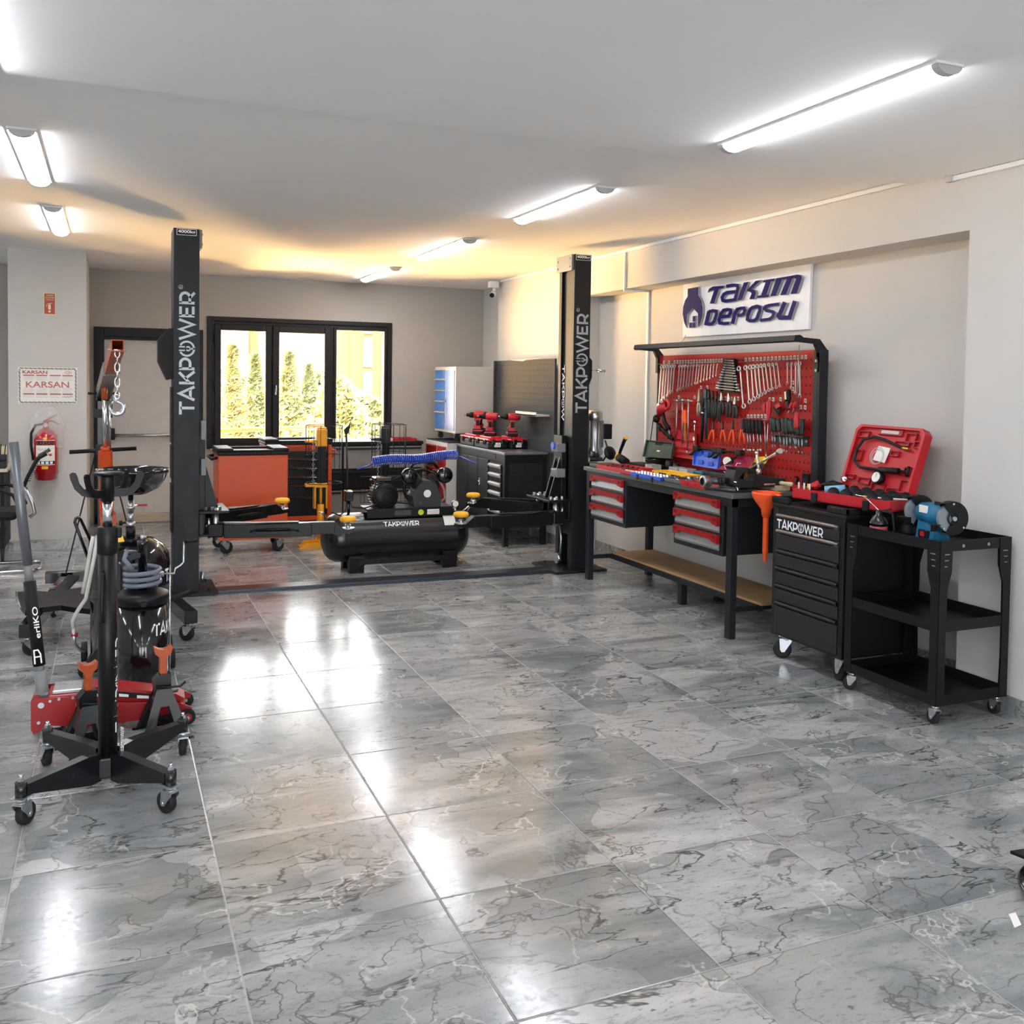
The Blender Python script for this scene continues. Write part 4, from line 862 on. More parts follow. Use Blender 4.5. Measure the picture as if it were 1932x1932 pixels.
# ------------------------------------------------------------------ tools hanging on it
TX = PX-.035
def frame2(a, b, x=TX):
    """a, b: photo points on the panel; local z runs from b up to a, local y across, x out of the wall"""
    A = at(*a, 0, x); B = at(*b, 0, x); z = (A-B); L = z.length; z.normalize(); xx = Vector((-1, 0, 0)); y = z.cross(xx).normalized()
    M = Matrix((xx, y, z)).transposed().to_4x4(); return Matrix.Translation(B) @ M, L
def hung(name, a, b, mb_fn, mats, lab, cat, group=None, x=TX):
    M, L = frame2(a, b, x); mb = mb_fn(L)
    mb.xf(M); return solo(name, mb, mats, lab, cat, group, origin=M.translation)
def combo(s):
    def f(L):
        m = MB(); m.ring((0, 0, L-.3*s), (1, 0, .25), s*.75, s*.27, 16, 6)
        m.box((-.002-s*.12, -s*.34, s*.7), (.002+s*.12, s*.34, L-s*1.15), .001)
        pts = arc(0, s*.35, s*.95, s*.95, 235, -55+0, 12)
        out = [(0, p[0], p[1]) for p in arc(0, s*.2, s*.95, s*.95, -60, 240, 14)]; inn = [(0, p[0], p[1]) for p in arc(0, s*.1, s*.48, s*.5, 200, -20, 8)]
        m.prism(out[0:1]+out[1:]+inn, (s*.4, 0, 0)); return m
    return f
def offset_ring(s):
    def f(L):
        m = MB(); m.box((.0, -s*.42, s*.9), (.004+s*.2, s*.42, L-s*1.0), .001)
        m.ring((.008, -s*.6, L-.1*s), (1, .2, 0), s*.85, s*.34, 16, 6); m.ring((.008, s*.6, .1*s), (1, .2, 0), s*.85, s*.34, 16, 6)
        m.cyl((.004, 0, L-s*1.1), (.01, -s*.3, L-s*.6), s*.38, n=8).cyl((.004, 0, s*1.1), (.01, s*.3, s*.6), s*.38, n=8); return m
    return f
tx = [100, 165, 225, 275, 335, 395, 510, 575, 635, 705, 770, 830, 905, 965, 1030, 1095, 1155, 1225, 1290, 1370]
bx = [35, 110, 165, 240, 290, 350, 465, 525, 590, 655, 720, 790, 870, 925, 990, 1060, 1130, 1200, 1270, 1340]
by = [1400, 1300, 1225, 1180, 1110, 1085, 1060, 1030, 1005, 980, 950, 925, 890, 880, 845, 815, 800, 775, 735, 715]
for k in range(20):
    hung('combination_wrench', K1(tx[k], 490-2*k), K1(bx[k], by[k]), combo(.019-.0006*k), STEEL,
         'combination wrench in the left hanging row, between the canopy and the red panel middle', 'wrench', 'combination wrenches of the left hanging row')
tx = [190, 325, 415, 480, 555, 630, 700, 785, 860, 940]; ty = [480, 460, 450, 440, 430, 420, 410, 400, 395, 385]
bx = [255, 375, 460, 545, 610, 690, 765, 835, 915, 990]; by = [1260, 1165, 1110, 1060, 1020, 975, 930, 905, 870, 840]
for k in range(10):
    hung('ring_wrench', K3(tx[k], ty[k]), K3(bx[k], by[k]), offset_ring(.018-.0010*k), STEEL,
         'offset ring wrench in the middle hanging row, right of the black rack', 'wrench', 'offset ring wrenches of the middle row')
for k, (a, b, s) in enumerate((((1135, 380), (1140, 780), .010), ((1215, 380), (1215, 880), .011), ((1305, 380), (1305, 985), .014), ((1385, 375), (1395, 1050), .016))):
    hung('combination_wrench', K3(*a), K3(*b), combo(s), STEEL, ['smallest of the four wrenches at right end of the red panel', 'second smallest of the four wrenches at the right end of panel', 'second longest of four wrenches at the right end of panel', 'longest of the four wrenches at the right end of the panel'][k], 'wrench', 'four wrenches at the right end of the panel')
# black rack of stacked wrenches
m = MB(); A = [at(*K1(*p), 0, PX-.006) for p in ((1560, 330), (1760, 335), (1860, 1090), (1440, 1075))]
wr = thing('wrench_rack', 'tapered black plastic rack in the upper middle of red panel', 'rack', tuple(A[3]))
P(wr, 'backing', MB().prism([tuple(p) for p in A], (-.02, 0, 0)), BLACKP)
for a, b in (((1560, 330), (1470, 1060)), ((1740, 330), (1760, 1080))):
    q0 = at(*K1(*a), 0, PX-.03); q1 = at(*K1(*b), 0, PX-.03); P(wr, 'clip_strip', MB().tube([q0, q1], .012, 6), BLACKP)
Q_ = [at(*K1(*p_), 0, PX-.04) for p_ in ((1555, 335), (1745, 335), (1735, 1050), (1500, 1050))]; P(wr, 'clip_body', MB().prism(Q_, (.03, 0, 0)), BLACKP)
ly = [355, 410, 465, 520, 572, 625, 685, 745, 805, 870, 935, 995]; lx = [1545, 1540, 1530, 1515, 1490, 1470, 1445, 1420, 1405, 1370, 1350, 1340]; rx = [1745, 1760, 1770, 1785, 1800, 1795, 1825, 1830, 1835, 1865, 1870, 1895]
for k in range(12):
    a = K1(lx[k], ly[k]); b = K1(rx[k], ly[k]+14+4*k); A_, B_ = at(*a, 0, PX-.045), at(*b, 0, PX-.045); s = .008+.0011*k
    m = MB(); d = (B_-A_).normalized(); m.box(A_.lerp(B_, .1)+Vector((-.003, 0, -s*.35)), A_.lerp(B_, .1)+Vector((.003, 0, s*.35))); m = MB()
    m.cyl(A_+d*s, B_-d*s, s*.15, n=6)
    for c_, sg in ((A_+d*s, 1), (B_-d*s, -1)): m.tube([c_-d*s*sg*.9+Vector((-.004, 0, s*.1)), c_+Vector((-.004, 0, 0)), c_+d*s*sg*1.6+Vector((-.004, 0, -s*.1))], [s*.42, s*.5, s*.2], 6)
    solo('double_wrench', m, STEEL, 'double-ended wrench clipped in the black rack of red panel', 'wrench', 'wrenches in the black rack')
# T-handled socket wrenches
for k, (a, b) in enumerate((((545, 150), (505, 1250)), ((660, 140), (640, 1310)), ((790, 150), (755, 1340)))):
    def f(L): 
        m = MB(); m.cyl((0, 0, .03), (0, 0, L), .0055, n=8).cyl((0, -.055, L-.012), (0, .055, L-.012), .005, n=8).cyl((0, 0, L-.025), (0, 0, L+.0), .010, n=10).cyl((0, 0, .0), (.0, .0, .035), .009, n=10); return m
    hung('t_handle_wrench', K4(*a), K4(*b), f, STEEL, ['left long T-handle socket wrench on the red panel', 'middle long T-handle wrench, next to the orange saw grip', 'right long T-handle wrench, right of the orange saw grip'][k], 'wrench', 'long T-handle wrenches', x=TX-.01*k)
def saw(L):
    m = MB(); m.box((-.014, -.018, L*.58), (.014, .018, L), .008)
    for q in range(4): m.ball((0, -.016, L*(.64+.09*q)), .010, n=8)
    m.prism([(0, -.012, L*.58), (0, .014, L*.58), (0, .010, L*.08), (0, -.002, 0), (0, -.012, L*.1)], (.002, 0, 0), mi=1); return m
hung('folding_saw', K4(695, 375), K4(715, 1080), saw, [mat('neon_orange', 'ff5a12', .4), BRASS], 'saw with neon orange grip and brass-coloured blade', 'saw', x=TX-.03)
def ratchet(L):
    m = MB(); m.cyl((0, 0, 0), (0, 0, L*.45), .010, .013, n=12).cyl((0, 0, L*.45), (0, 0, L*.9), .005, n=8).lathe([(0, -.008), (.014, -.008), (.016, 0), (.014, .008), (0, .008)], (0, 0, L*.94), (1, 0, 0), 16); return m
hung('ratchet', K4(920, 610), K4(905, 1215), ratchet, CHROME, 'chrome ratchet with swollen handle, left of the tall dark bars', 'ratchet')
# gripping tools
def pliers(wd, hfrac, sp=.012, nose=.5, open_=0.):
    def f(L):
        m = MB(); hz = L*hfrac
        for s in (-1, 1):
            m.tube([(0, s*.006, hz), (0, s*(sp+.004), hz*.75), (0, s*(sp+.006+open_*.5), hz*.4), (0, s*(sp+open_), 0)], [.007*wd, .009*wd, .009*wd, .007*wd], 8, mi=0)
            m.prism([(-.004, s*.001, hz), (-.004, s*.014*wd, hz+.006), (-.004, s*.013*wd, hz+(L-hz)*.45), (-.004, s*.003*nose, L), (-.004, s*.0005, L)], (.010, 0, 0), mi=1)
        m.cyl((-.006, 0, hz+.012), (.010, 0, hz+.012), .010*wd, n=14, mi=1); return m
    return f
hung('locking_pliers', (1319.5, 733), (1318, 785), pliers(1.0, .5, .010), [mat('worn_nickel', 'a79f8e', .4, .6), mat('worn_nickel', 'a79f8e')], 'worn nickel locking pliers at the left of the gripping tools', 'pliers')
def bar(L):
    m = MB(); m.cyl((0, 0, 0), (0, 0, L*.8), .010, .013, n=12).prism([(-.008, -.016, L*.8), (-.008, .016, L*.8), (-.008, .02, L*.95), (-.008, .0, L), (-.008, -.016, L*.93)], (.02, 0, 0)); m.cyl((0, 0, L*.58), (0, 0, L*.62), .016, n=12, mi=1); return m
hung('bolt_cutter', K4(1110, 20), K4(1065, 1080), bar, [BLACKP, CHROME], 'slim black-handled bar tool with a silver collar', 'bolt cutter')
hung('pipe_wrench', (1332, 732), K4(1160, 1000), bar, [mat('blue_black', '223040', .45), mat('blue_black', '223040')], 'long blue-black handled pipe wrench on the red panel', 'pipe wrench')
for k, (a, b) in enumerate((((1225, -60), (1205, 540)), ((1300, -40), (1295, 545)), ((1400, -20), (1325, 615)), ((1440, 40), (1440, 625)))):
    hung('water_pump_pliers', K4(*a), K4(*b), pliers(.8, .66, .006), [DGREEN, BLACKM], ['leftmost of the four long green-handled pliers', 'second of the four long green-handled pliers', 'slanting one of the four long green-handled pliers', 'rightmost of the four long green-handled pliers'][k], 'pliers', 'long green-handled pliers')
for k, (a, b) in enumerate((((1495, 10), (1500, 480)), ((1650, 10), (1650, 540)), ((1785, 90), (1785, 555)))):
    hung('combination_pliers', K4(*a), K4(*b), pliers(1.15, .62, .015, 1), [DGREEN, STEEL], ['combination pliers just below the left of black rack', 'combination pliers in the middle, below the black rack', 'combination pliers beside the largest ring wrench end'][k], 'pliers', 'green-handled pliers below the rack')
for k, (a, b) in enumerate((((1330, 640), (1265, 1055)), ((1515, 640), (1520, 1075)), ((1745, 600), (1695, 1120)), ((1935, 600), (1930, 1110)))):
    hung('circlip_pliers', K4(*a), K4(*b), pliers(.75, .62, .012, .3, .018), [ORPLAS, DSTEEL], ['leftmost of the orange-handled circlip pliers', 'second orange-handled circlip pliers from the left', 'third orange-handled circlip pliers, with the longest nose', 'rightmost orange-handled circlip pliers, partly behind black nut drivers'][k], 'pliers', 'orange-handled circlip pliers')
# screwdrivers
def driver(hl_, hr=.013, sr=.0035, tip=.0):
    def f(L):
        h = L*hl_; m = MB(); m.lathe([(0, L), (hr*.8, L-.002), (hr, L-.012), (hr, L-h*.55), (hr*.75, L-h*.8), (hr*.9, L-h*.95), (hr*.6, L-h)], (0, 0, 0), n=14)
        m.cyl((0, 0, tip), (0, 0, L-h), sr, n=8, mi=1); m.cyl((0, 0, 0), (0, 0, .018), sr*1.1 if not tip else tip*.3, n=8, mi=1); return m
    return f
for k, x in enumerate((262, 315, 372, 440, 520, 588)):
    hung('nut_driver', K5(x, 330+k*4), K5(x+[0, 30, 15, 18, 25, 10][k], 990 if k else 980), driver(.42, .014, .004, .03), [BLACKP, STEEL], 'black-handled nut driver in the row of six below ring wrenches', 'nut driver', 'black-handled nut drivers')
def tkey(L): return MB().cyl((0, 0, 0), (0, 0, L), .0035, n=8).cyl((0, -.03, L), (0, .03, L), .004, n=8)
hung('t_handle_key', K5(675, 340), K5(693, 1120), tkey, STEEL, 'thin T-handle key between the black and green screwdrivers', 'key')
hung('screwdriver', K3(775, 1130), K5(700, 1100), driver(.38, .017, .004), [REDP, STEEL], 'long screwdriver with large red handle, left of the green ones', 'screwdriver')
hung('screwdriver', K3(665, 1180), K3(665, 1410), driver(.9, .012, .003), [REDP, STEEL], 'short red-handled screwdriver beside the long red one', 'screwdriver')
hung('screwdriver', K5(1318, 530), (1508, 650), driver(.2, .016, .0035), [REDP, STEEL], 'red-handled screwdriver hanging handle down, shaft up to the canopy', 'screwdriver', x=TX-.05)
for k, (a, b) in enumerate((((1240, 1170), (1135, 1400)), ((1310, 1165), (1230, 1385)))):
    hung('screwdriver', K3(*a), K3(*b), driver(.55, .013, .003), [REDP, STEEL], ['left small slanting red screwdriver under the flashlight', 'right small slanting red screwdriver, near the long hanging shaft'][k], 'screwdriver')
q = [(820, 290, 830, 900), (870, 320, 885, 905), (945, 325, 1000, 900), (1050, 305, 1070, 1000), (1120, 300, 1120, 1020), (1185, 335, 1190, 935), (1200, 345, 1300, 925), (1290, 350, 1315, 945), (1350, 330, 1365, 1030), (1430, 325, 1430, 1045)]
for k, (a, b, c, d) in enumerate(q):
    hung('screwdriver', K5(a, b), K5(c, d), driver(.44, .0155, .0038), [DGREEN, STEEL], 'green-handled screwdriver standing in the rack at right of red panel', 'screwdriver', 'green-handled screwdrivers in the rack')
A_ = at(*K5(790, 600), 0, TX); B_ = at(*K5(1480, 660), 0, TX)
rk = thing('screwdriver_rack', 'dark green rack rail carrying the green screwdrivers', 'rack', tuple(A_))
P(rk, 'rail', MB().box((TX-.02, B_.y, A_.z-.012), (PX-.001, A_.y, A_.z-.006)).box((PX-.008, B_.y, A_.z-.07), (PX-.001, A_.y, A_.z-.006)), DGREEN)
c = at(*K5(1487, 705), 0, TX); P(rk, 'screw', MB().cyl((PX-.012, B_.y+.012, A_.z-.04), (PX-.008, B_.y+.012, A_.z-.04), .010, n=12), ZINC)
def torch(L): 
    m = MB(); m.box((-.016, -.022, L*.42), (.016, .022, L), .012).box((-.012, -.012, 0), (.010, .012, L*.42), .004).box((.014, -.012, L*.52), (.019, .004, L*.9), .002, mi=1); return m
hung('work_torch', K3(1135, 910), K3(1160, 1330), torch, [BLACKP, mat('torch_lens', 'e6e2a0', .4)], 'black work torch with pale yellow lens, right part of panel', 'torch')
def hexset(L):
    m = MB()
    for k in range(6): m.box((-.004+.0*k, -.03+.010*k, .0+.004*k), (.004, -.024+.010*k, L-.012*k), 0, Matrix.Rotation(.5, 4, 'X'))
    m.box((-.01, -.03, L*.4), (.012, .02, L*.75), .004, mi=1); return m
hung('hex_key_set', K3(940, 1130), K3(1000, 1380), hexset, [BLACKM, REDP], 'fan of black hex keys in red holder, middle right of panel', 'key set')
# red grinder and black clamp hanging at the left edge
gt = thing('angle_grinder', 'red and black power tool hanging at the left edge of panel', 'power tool', tuple(at(1256, 790, 0, TX-.03)))
a, b, c, d = at(1258, 766, 0, TX-.04), at(1246, 782, 0, TX-.04), at(1262, 810, 0, TX-.04), at(1240, 788, 0, TX-.04)
P(gt, 'housing', MB().tube([a, a.lerp(b, .5)+Vector((-.01, .02, .01)), b], [.035, .038, .03], 14), DR)
P(gt, 'loop_grip', MB().ring(a+Vector((-.02, -.03, .01)), (1, 0, 0), .035, .014, 18, 8), DR)
P(gt, 'handle', MB().tube([b.lerp(a, .3), at(1254, 797, 0, TX-.04), c], [.016, .017, .02], 10), BLACKP)
P(gt, 'battery', MB().cyl(d+Vector((0, .0, .01)), d+Vector((0, .02, -.03)), .026, n=14), BLACKP); P(gt, 'chuck', MB().cyl(c, c+Vector((0, -.015, -.045)), .007, n=8), STEEL)
m = MB(); pts = [at(*p, 0, TX-.03) for p in ((1242, 802), (1247, 808), (1255, 815), (1264, 824), (1270, 829))]; m.tube(pts, [.02, .013, .016, .018, .014], 10)
for p in pts[1:4]: m.ring(p, (0, 1, 0), .018, .004, 12, 5)
solo('air_tool', m, BLACKP, 'black jointed air tool hanging below the red one', 'air tool')
# ================================================================== THINGS ON THE WORKBENCH
Z = BT
def leaning_case(name, quad, depth, m, lab, dv=(-1, 0, .25), extra=None):
    """an open lid standing on the worktop; quad: photo corners (left-top, right-top, right-bottom, left-bottom) with their wall distance"""
    pts = [at(u, v, 0, x) for u, v, x in quad]; t = thing(name, lab, 'tool case', tuple(pts[3])); dv = Vector(dv).normalized()*depth
    n = 4; fr_ = MB().prism(pts, tuple(-dv*.25)); P(t, 'lid', fr_, m)
    rim = MB()
    for i in range(4): rim.prism([pts[i], pts[(i+1) % 4], pts[(i+1) % 4].lerp(sum(pts, Vector())/4, .08), pts[i].lerp(sum(pts, Vector())/4, .08)], tuple(dv*.45))
    P(t, 'rim', rim, m); return t, pts
t, p = leaning_case('tool_case', ((1221, 830, 3.74), (1273, 836, 3.74), (1268, 866, 3.66), (1214, 862, 3.66)), .03, GREENP, 'dark green case, lid open, below the left edge of the panel')
c = (p[0]+p[1])/2; P(t, 'handle', MB().box(c+Vector((-.018, -.05, -.045)), c+Vector((.01, .06, -.01)), .008), BLACKP)
c = sum(p, Vector())/4; P(t, 'sticker', MB().box(c+Vector((-.008, -.02, -.035)), c+Vector((-.003, .02, -.005))), PAPER)
P(t, 'base', MB().box((3.50, p[2].y+.02, Z), (3.64, p[3].y-.02, Z+.04), .01), BLACKP)
t, p = leaning_case('tool_case', ((1272, 810, 3.77), (1314, 818, 3.77), (1312, 868, 3.72), (1270, 861, 3.72)), .02, REDP, 'tall red plastic case leaning upright against the panel')
for f_ in (.3, .6, .8):
    a = p[0].lerp(p[3], f_); b = p[1].lerp(p[2], f_); P(t, 'rib', MB().tube([a+Vector((-.02, 0, 0)), b+Vector((-.02, 0, 0))], .005, 6), RED)
t, p = leaning_case('tool_case', ((1312, 843, 3.70), (1361, 852, 3.70), (1356, 886, 3.62), (1309, 878, 3.62)), .03, BLUEP, 'bright blue plastic case lid standing open in bench middle')
for f_, g_ in ((.2, .3), (.5, .3), (.8, .3), (.3, .75), (.7, .75)):
    a = p[0].lerp(p[1], f_).lerp(p[3].lerp(p[2], f_), g_); P(t, 'rib', MB().box(a+Vector((-.014, -.03, -.018)), a+Vector((-.004, .03, .018)), .004), BLUEP)
P(t, 'base', MB().box((3.545, p[2].y, Z), (3.62, p[3].y, Z+.02), .004), BLUEP)
# clamps lying over the cases
m = MB(); a, b = at(1310, 845, 0, 3.66), at(1405, 855, 0, 3.66); m.tube([a, b], .008, 6)
for f_ in (.05, .45, .55, .9):
    c = a.lerp(b, f_); m.box(c+Vector((-.02, -.035, -.02)), c+Vector((.02, .03, .018)), .008).tube([c, c+Vector((-.02, .03, -.045)), c+Vector((-.03, .05, -.05))], .010, 6)
solo('bar_clamp', m, BLACKP, 'black bar clamp lying across the top of the open blue case', 'clamp')
# polisher
t = thing('angle_polisher', 'yellow and black angle polisher at left end of workbench', 'polisher', (3.6, 3.35, Z))
h = at(1168, 863, 0, 3.55); 
P(t, 'gear_head', MB().ball(h, .036, (1, 1.15, 1)), YPLAS)
P(t, 'motor_body', MB().tube([h, h.lerp(at(1178, 870, 0, 3.5), .7), at(1182, 872, 0, 3.5)], [.033, .036, .03], 14), BLACKP)
P(t, 'side_handle', MB().tube([h+Vector((0, 0, .02)), at(1171, 849, 0, 3.55), at(1178, 831, 0, 3.55), at(1181, 826, 0, 3.55)], [.012, .013, .015, .016], 12), BLACKP)
P(t, 'handle_end', MB().cyl(at(1180.5, 827.5, 0, 3.55), at(1181.5, 825.5, 0, 3.55), .0165, n=14), YPLAS)
pd = at(1152, 856, 0, 3.55); P(t, 'pad', MB().lathe([(0, 0), (.05, 0), (.06, .012), (.055, .025), (.03, .035), (0, .04)], pd+Vector((0, .03, 0)), (.2, -1, .35), 24), BLACKM)
m = MB(); rn = random.Random(3); base = Vector((3.72, 3.34, Z)); pts = []
for k in range(46): a = k*.9; pts.append(base+Vector((.08*math.cos(a)*(1-.2*rn.random()), .10*math.sin(a)*(1-.3*rn.random()), .012+.0011*k+.01*rn.random())))
m.tube(pts, .005, 6); solo('power_cord', m, RUBBER, 'tangle of black power cord behind the yellow polisher', 'cord')
solo('black_cable', MB().tube([(3.85, 3.66, Z+.0), (3.86, 3.66, 1.05), (3.87, 3.64, 1.2), (3.875, 3.63, 1.3)], .004), RUBBER, 'thin black cable running up the wall left of red panel', 'cable')
solo('tool_tray', MB().box((3.22, 3.38, Z), (3.42, 3.52, Z+.028), .006), GREENP, 'low green tray at the left end of the workbench', 'tray')
def open_tray(x0, x1, y0, y1, h, m, lab, name='tool_tray'):
    t = thing(name, lab, 'tray', ((x0+x1)/2, (y0+y1)/2, Z)); e = .006
    P(t, 'tray', MB().box((x0, y0, Z), (x1, y1, Z+.006)).box((x0, y0, Z), (x0+e, y1, Z+h), .002).box((x1-e, y0, Z), (x1, y1, Z+h), .002).box((x0, y0, Z), (x1, y0+e, Z+h), .002).box((x0, y1-e, Z), (x1, y1, Z+h), .002), m); return t
t = open_tray(3.20, 3.46, 2.93, 3.36, .03, REDP, 'red tray of bits in front of the yellow polisher')
for k in range(14): P(t, 'bit', MB().cyl((3.23+.015*(k % 3)*4, 2.97+.027*k, Z+.02), (3.27+.015*(k % 3)*4, 2.965+.027*k, Z+.03), .006, n=8), DSTEEL if k % 3 else REDP)
t = open_tray(3.17, 3.33, 2.70, 2.92, .028, REDP, 'second red tray, between the bit tray and the blue socket tray')
for k in range(6): P(t, 'bit', MB().cyl((3.2, 2.73+.03*k, Z+.006), (3.2, 2.73+.03*k, Z+.032), .010, n=10), STEEL)
t = open_tray(3.155, 3.27, 2.33, 2.74, .028, BLUEP, 'blue tray with upright sockets at the front edge of bench')
for k in range(9):
    for q in range(2): P(t, 'socket', MB().lathe([(.010, 0), (.012, .004), (.012, .03), (.008, .03), (.008, .02)], (3.185+.05*q, 2.37+.042*k, Z+.008), n=12), CHROME)
for y in (2.44, 2.64): P(t, 'latch', MB().box((3.150, y-.012, Z-.02), (3.157, y+.012, Z+.02), .002), BLACKP)
t = open_tray(3.38, 3.52, 2.38, 2.82, .03, YPLAS, 'yellow box with black print behind blue socket tray', 'bit_box')
P(t, 'print_panel', MB().box((3.3795, 2.44, Z+.008), (3.38, 2.56, Z+.022)).box((3.3795, 2.62, Z+.008), (3.38, 2.72, Z+.022)), BLACKP)
CLR = mat('clear_box', 'cfd4d6', .15, alpha=.45)
for k, (x, y, lab) in enumerate(((3.50, 3.0, 'clear plastic parts box with brass bits, beside the cord'), (3.56, 2.76, 'clear plastic box of small silver parts, behind the yellow box'), (3.56, 2.62, 'clear plastic box of parts, nearest the upright red case'))):
    t = thing('parts_box', lab, 'box', (x, y, Z)); P(t, 'box', MB().box((x-.04, y-.055, Z), (x+.04, y+.055, Z+.055), .004), CLR)
    for q in range(4): P(t, 'part', MB().cyl((x, y-.04+.027*q, Z+.005), (x, y-.04+.027*q, Z+.035), .009, n=10), BRASS if not k else STEEL)
for k, (x, y, r, h, lab) in enumerate(((3.60, 2.93, .03, .085, 'taller black cylinder standing behind clear parts boxes'), (3.62, 2.86, .028, .07, 'shorter black cylinder standing behind the clear parts boxes'))):
    solo('large_socket', MB().lathe([(r, 0), (r, h), (r*.7, h), (r*.7, h-.02), (0, h-.02)], (x, y, Z), n=20), BLACKM, lab, 'socket')
solo('teal_case', MB().box((3.55, 2.42, Z), (3.70, 2.54, Z+.05), .01), mat('teal_plastic', '1f5f6b', .4), 'small teal box in front of upright red case', 'box')
solo('black_case', MB().box((3.56, 2.12, Z), (3.74, 2.40, Z+.06), .01), BLACKP, 'flat black case between teal box and open blue case', 'case')
solo('blue_strip', MB().box((3.38, 2.10, Z), (3.44, 2.46, Z+.018), .006), BLUEP, 'flat blue tool roll lying before the blue case', 'tool strip')
GP = mat('socket_case_grey', '55585a', .5, var=.15)
t = open_tray(3.17, 3.40, 1.98, 2.31, .03, GP, 'grey open socket case in the middle of the bench', 'socket_case'); rn = random.Random(5)
for k in range(16): x, y = 3.20+.17*rn.random(), 2.02+.26*rn.random(); P(t, 'socket', MB().cyl((x, y-.02, Z+.018), (x+.01, y+.02, Z+.02+.02*rn.random()), .008+.005*rn.random(), n=10), DSTEEL if k % 2 else STEEL)
t = open_tray(3.42, 3.62, 1.90, 2.30, .022, GP, 'grey tray of pulling tools behind the socket case', 'socket_case')
for k in range(9): y = 1.94+.04*k; P(t, 'puller', MB().box((3.44, y, Z+.008), (3.59, y+.018, Z+.03), .004, Matrix.Translation((0, 0, 0))), DSTEEL if k % 3 else GP)
solo('round_disc', MB().lathe([(0, 0), (.055, 0), (.06, .008), (.05, .014), (0, .014)], (3.33, 2.36, Z), n=24), mat('pale_red', 'c98a84', .4), 'pale round disc beside the grey socket case', 'disc')
t = thing('tool_tray', 'red plastic tray at the front edge, left of the vice', 'tray', (3.2, 1.9, Z))
P(t, 'tray', MB().prism([(3.155, 1.80, Z+.004), (3.155, 2.07, Z+.004), (3.25, 2.07, Z+.004), (3.25, 1.80, Z+.004)], (0, 0, .008)).prism([(3.155, 1.79, Z), (3.15, 1.785, Z+.04), (3.15, 2.085, Z+.04), (3.155, 2.075, Z)], (.006, 0, 0)).prism([(3.25, 1.79, Z), (3.255, 1.785, Z+.04), (3.255, 2.085, Z+.04), (3.25, 2.075, Z)], (-.006, 0, 0)), REDP)
P(t, 'pocket', MB().box((3.148, 1.90, Z+.008), (3.152, 1.94, Z+.028), .001).box((3.148, 1.99, Z+.008), (3.152, 2.03, Z+.028), .001), RED)
# vice
v = thing('bench_vice', 'large dark cast-iron bench vice on the right end of workbench', 'vice', (3.45, 1.70, Z))
K7 = lambda x, y: at(1300+x/4.964, 860+y/4.964, 1, 1.63)
P(v, 'base', MB().lathe([(.07, 0), (.07, .012), (.045, .018), (.04, .04), (0, .04)], (3.40, 1.69, Z), n=24).box((3.27, 1.62, Z), (3.50, 1.76, Z+.012), .004), CASTI)
P(v, 'sliding_jaw', MB().prism([K7(*q_) for q_ in ((425, 105), (540, 118), (560, 148), (505, 165), (478, 198), (466, 232), (600, 232), (600, 298), (455, 300), (412, 265), (425, 180), (440, 135))], (0, .10, 0)), CASTI)
P(v, 'fixed_body', MB().prism([K7(*q_) for q_ in ((562, 118), (635, 125), (642, 180), (720, 185), (720, 296), (603, 300), (603, 170), (567, 155))], (0, .10, 0)), CASTI)
P(v, 'slide_bar', MB().prism([K7(*q_) for q_ in ((715, 207), (905, 214), (905, 290), (715, 294))], (0, .09, 0)), CASTI)
P(v, 'jaw_plate', MB().prism([K7(*q_) for q_ in ((520, 160), (548, 158), (545, 200), (515, 195))], (0, .012, 0)), BRASS)
P(v, 'tommy_bar', MB().cyl((3.27, 1.65, .985), (3.295, 1.62, .86), .007, n=10).ball((3.296, 1.62, .858), .011, n=10).ball((3.27, 1.65, .988), .013, n=12).cyl((3.255, 1.69, .972), (3.255, 1.60, .968), .006, n=8), CHROME)
sp_ = P(v, 'spindle', MB().lathe([(.020, .05), (.020, .09), (.024, .095), (.024, .105), (.020, .108), (.024, .118), (.024, .128), (.020, .130), (.024, .14), (.024, .15), (.020, .152), (.020, .22), (0, .22)], (3.065, 1.70, .972), (1, -.05, 0), 24), DSTEEL)
P(sp_, 'spindle_head', MB().lathe([(.023, 0), (.034, 0), (.036, .004), (.036, .05), (.030, .055), (.02, .056)], (3.065, 1.70, .972), (1, -.05, 0), 30, caps=False).cyl((3.075, 1.70, .972), (3.08, 1.70, .972), .024, n=24, mi=1), [STEEL, BLACKP])
P(v, 'lock_lever', MB().cyl((3.47, 1.61, .95), (3.47, 1.57, .955), .006, n=8).cyl((3.44, 1.575, .955), (3.52, 1.575, .955), .005, n=8), mat('pale_red', 'c98a84'))
solo('steel_tube', MB().cyl((3.15, 1.79, Z+.016), (3.25, 1.60, Z+.016), .014, n=16), DSTEEL, 'short steel tube lying at front edge below the vice spindle', 'tube')
# four-way lug wrench
c0, c1 = at(1414, 885, 0, 3.40), at(1472, 851, 0, 3.28); a0, a1 = at(1428, 855, 0, 3.36), at(1432, 894, 0, 3.36)
m = MB().cyl(c0, c1, .0085, n=10).cyl(c1-(c1-c0).normalized()*.035, c1+(c1-c0).normalized()*.005, .016, n=12).cyl(a0, a1, .009, n=10).ball(a0, .013, n=12)
m.cyl(a1-(a1-a0).normalized()*.03, a1, .015, n=12); solo('lug_wrench', m, mat('satin_steel', 'cfc8b6', .3, .85), 'cross-shaped lug wrench leaning over the vice', 'wrench')
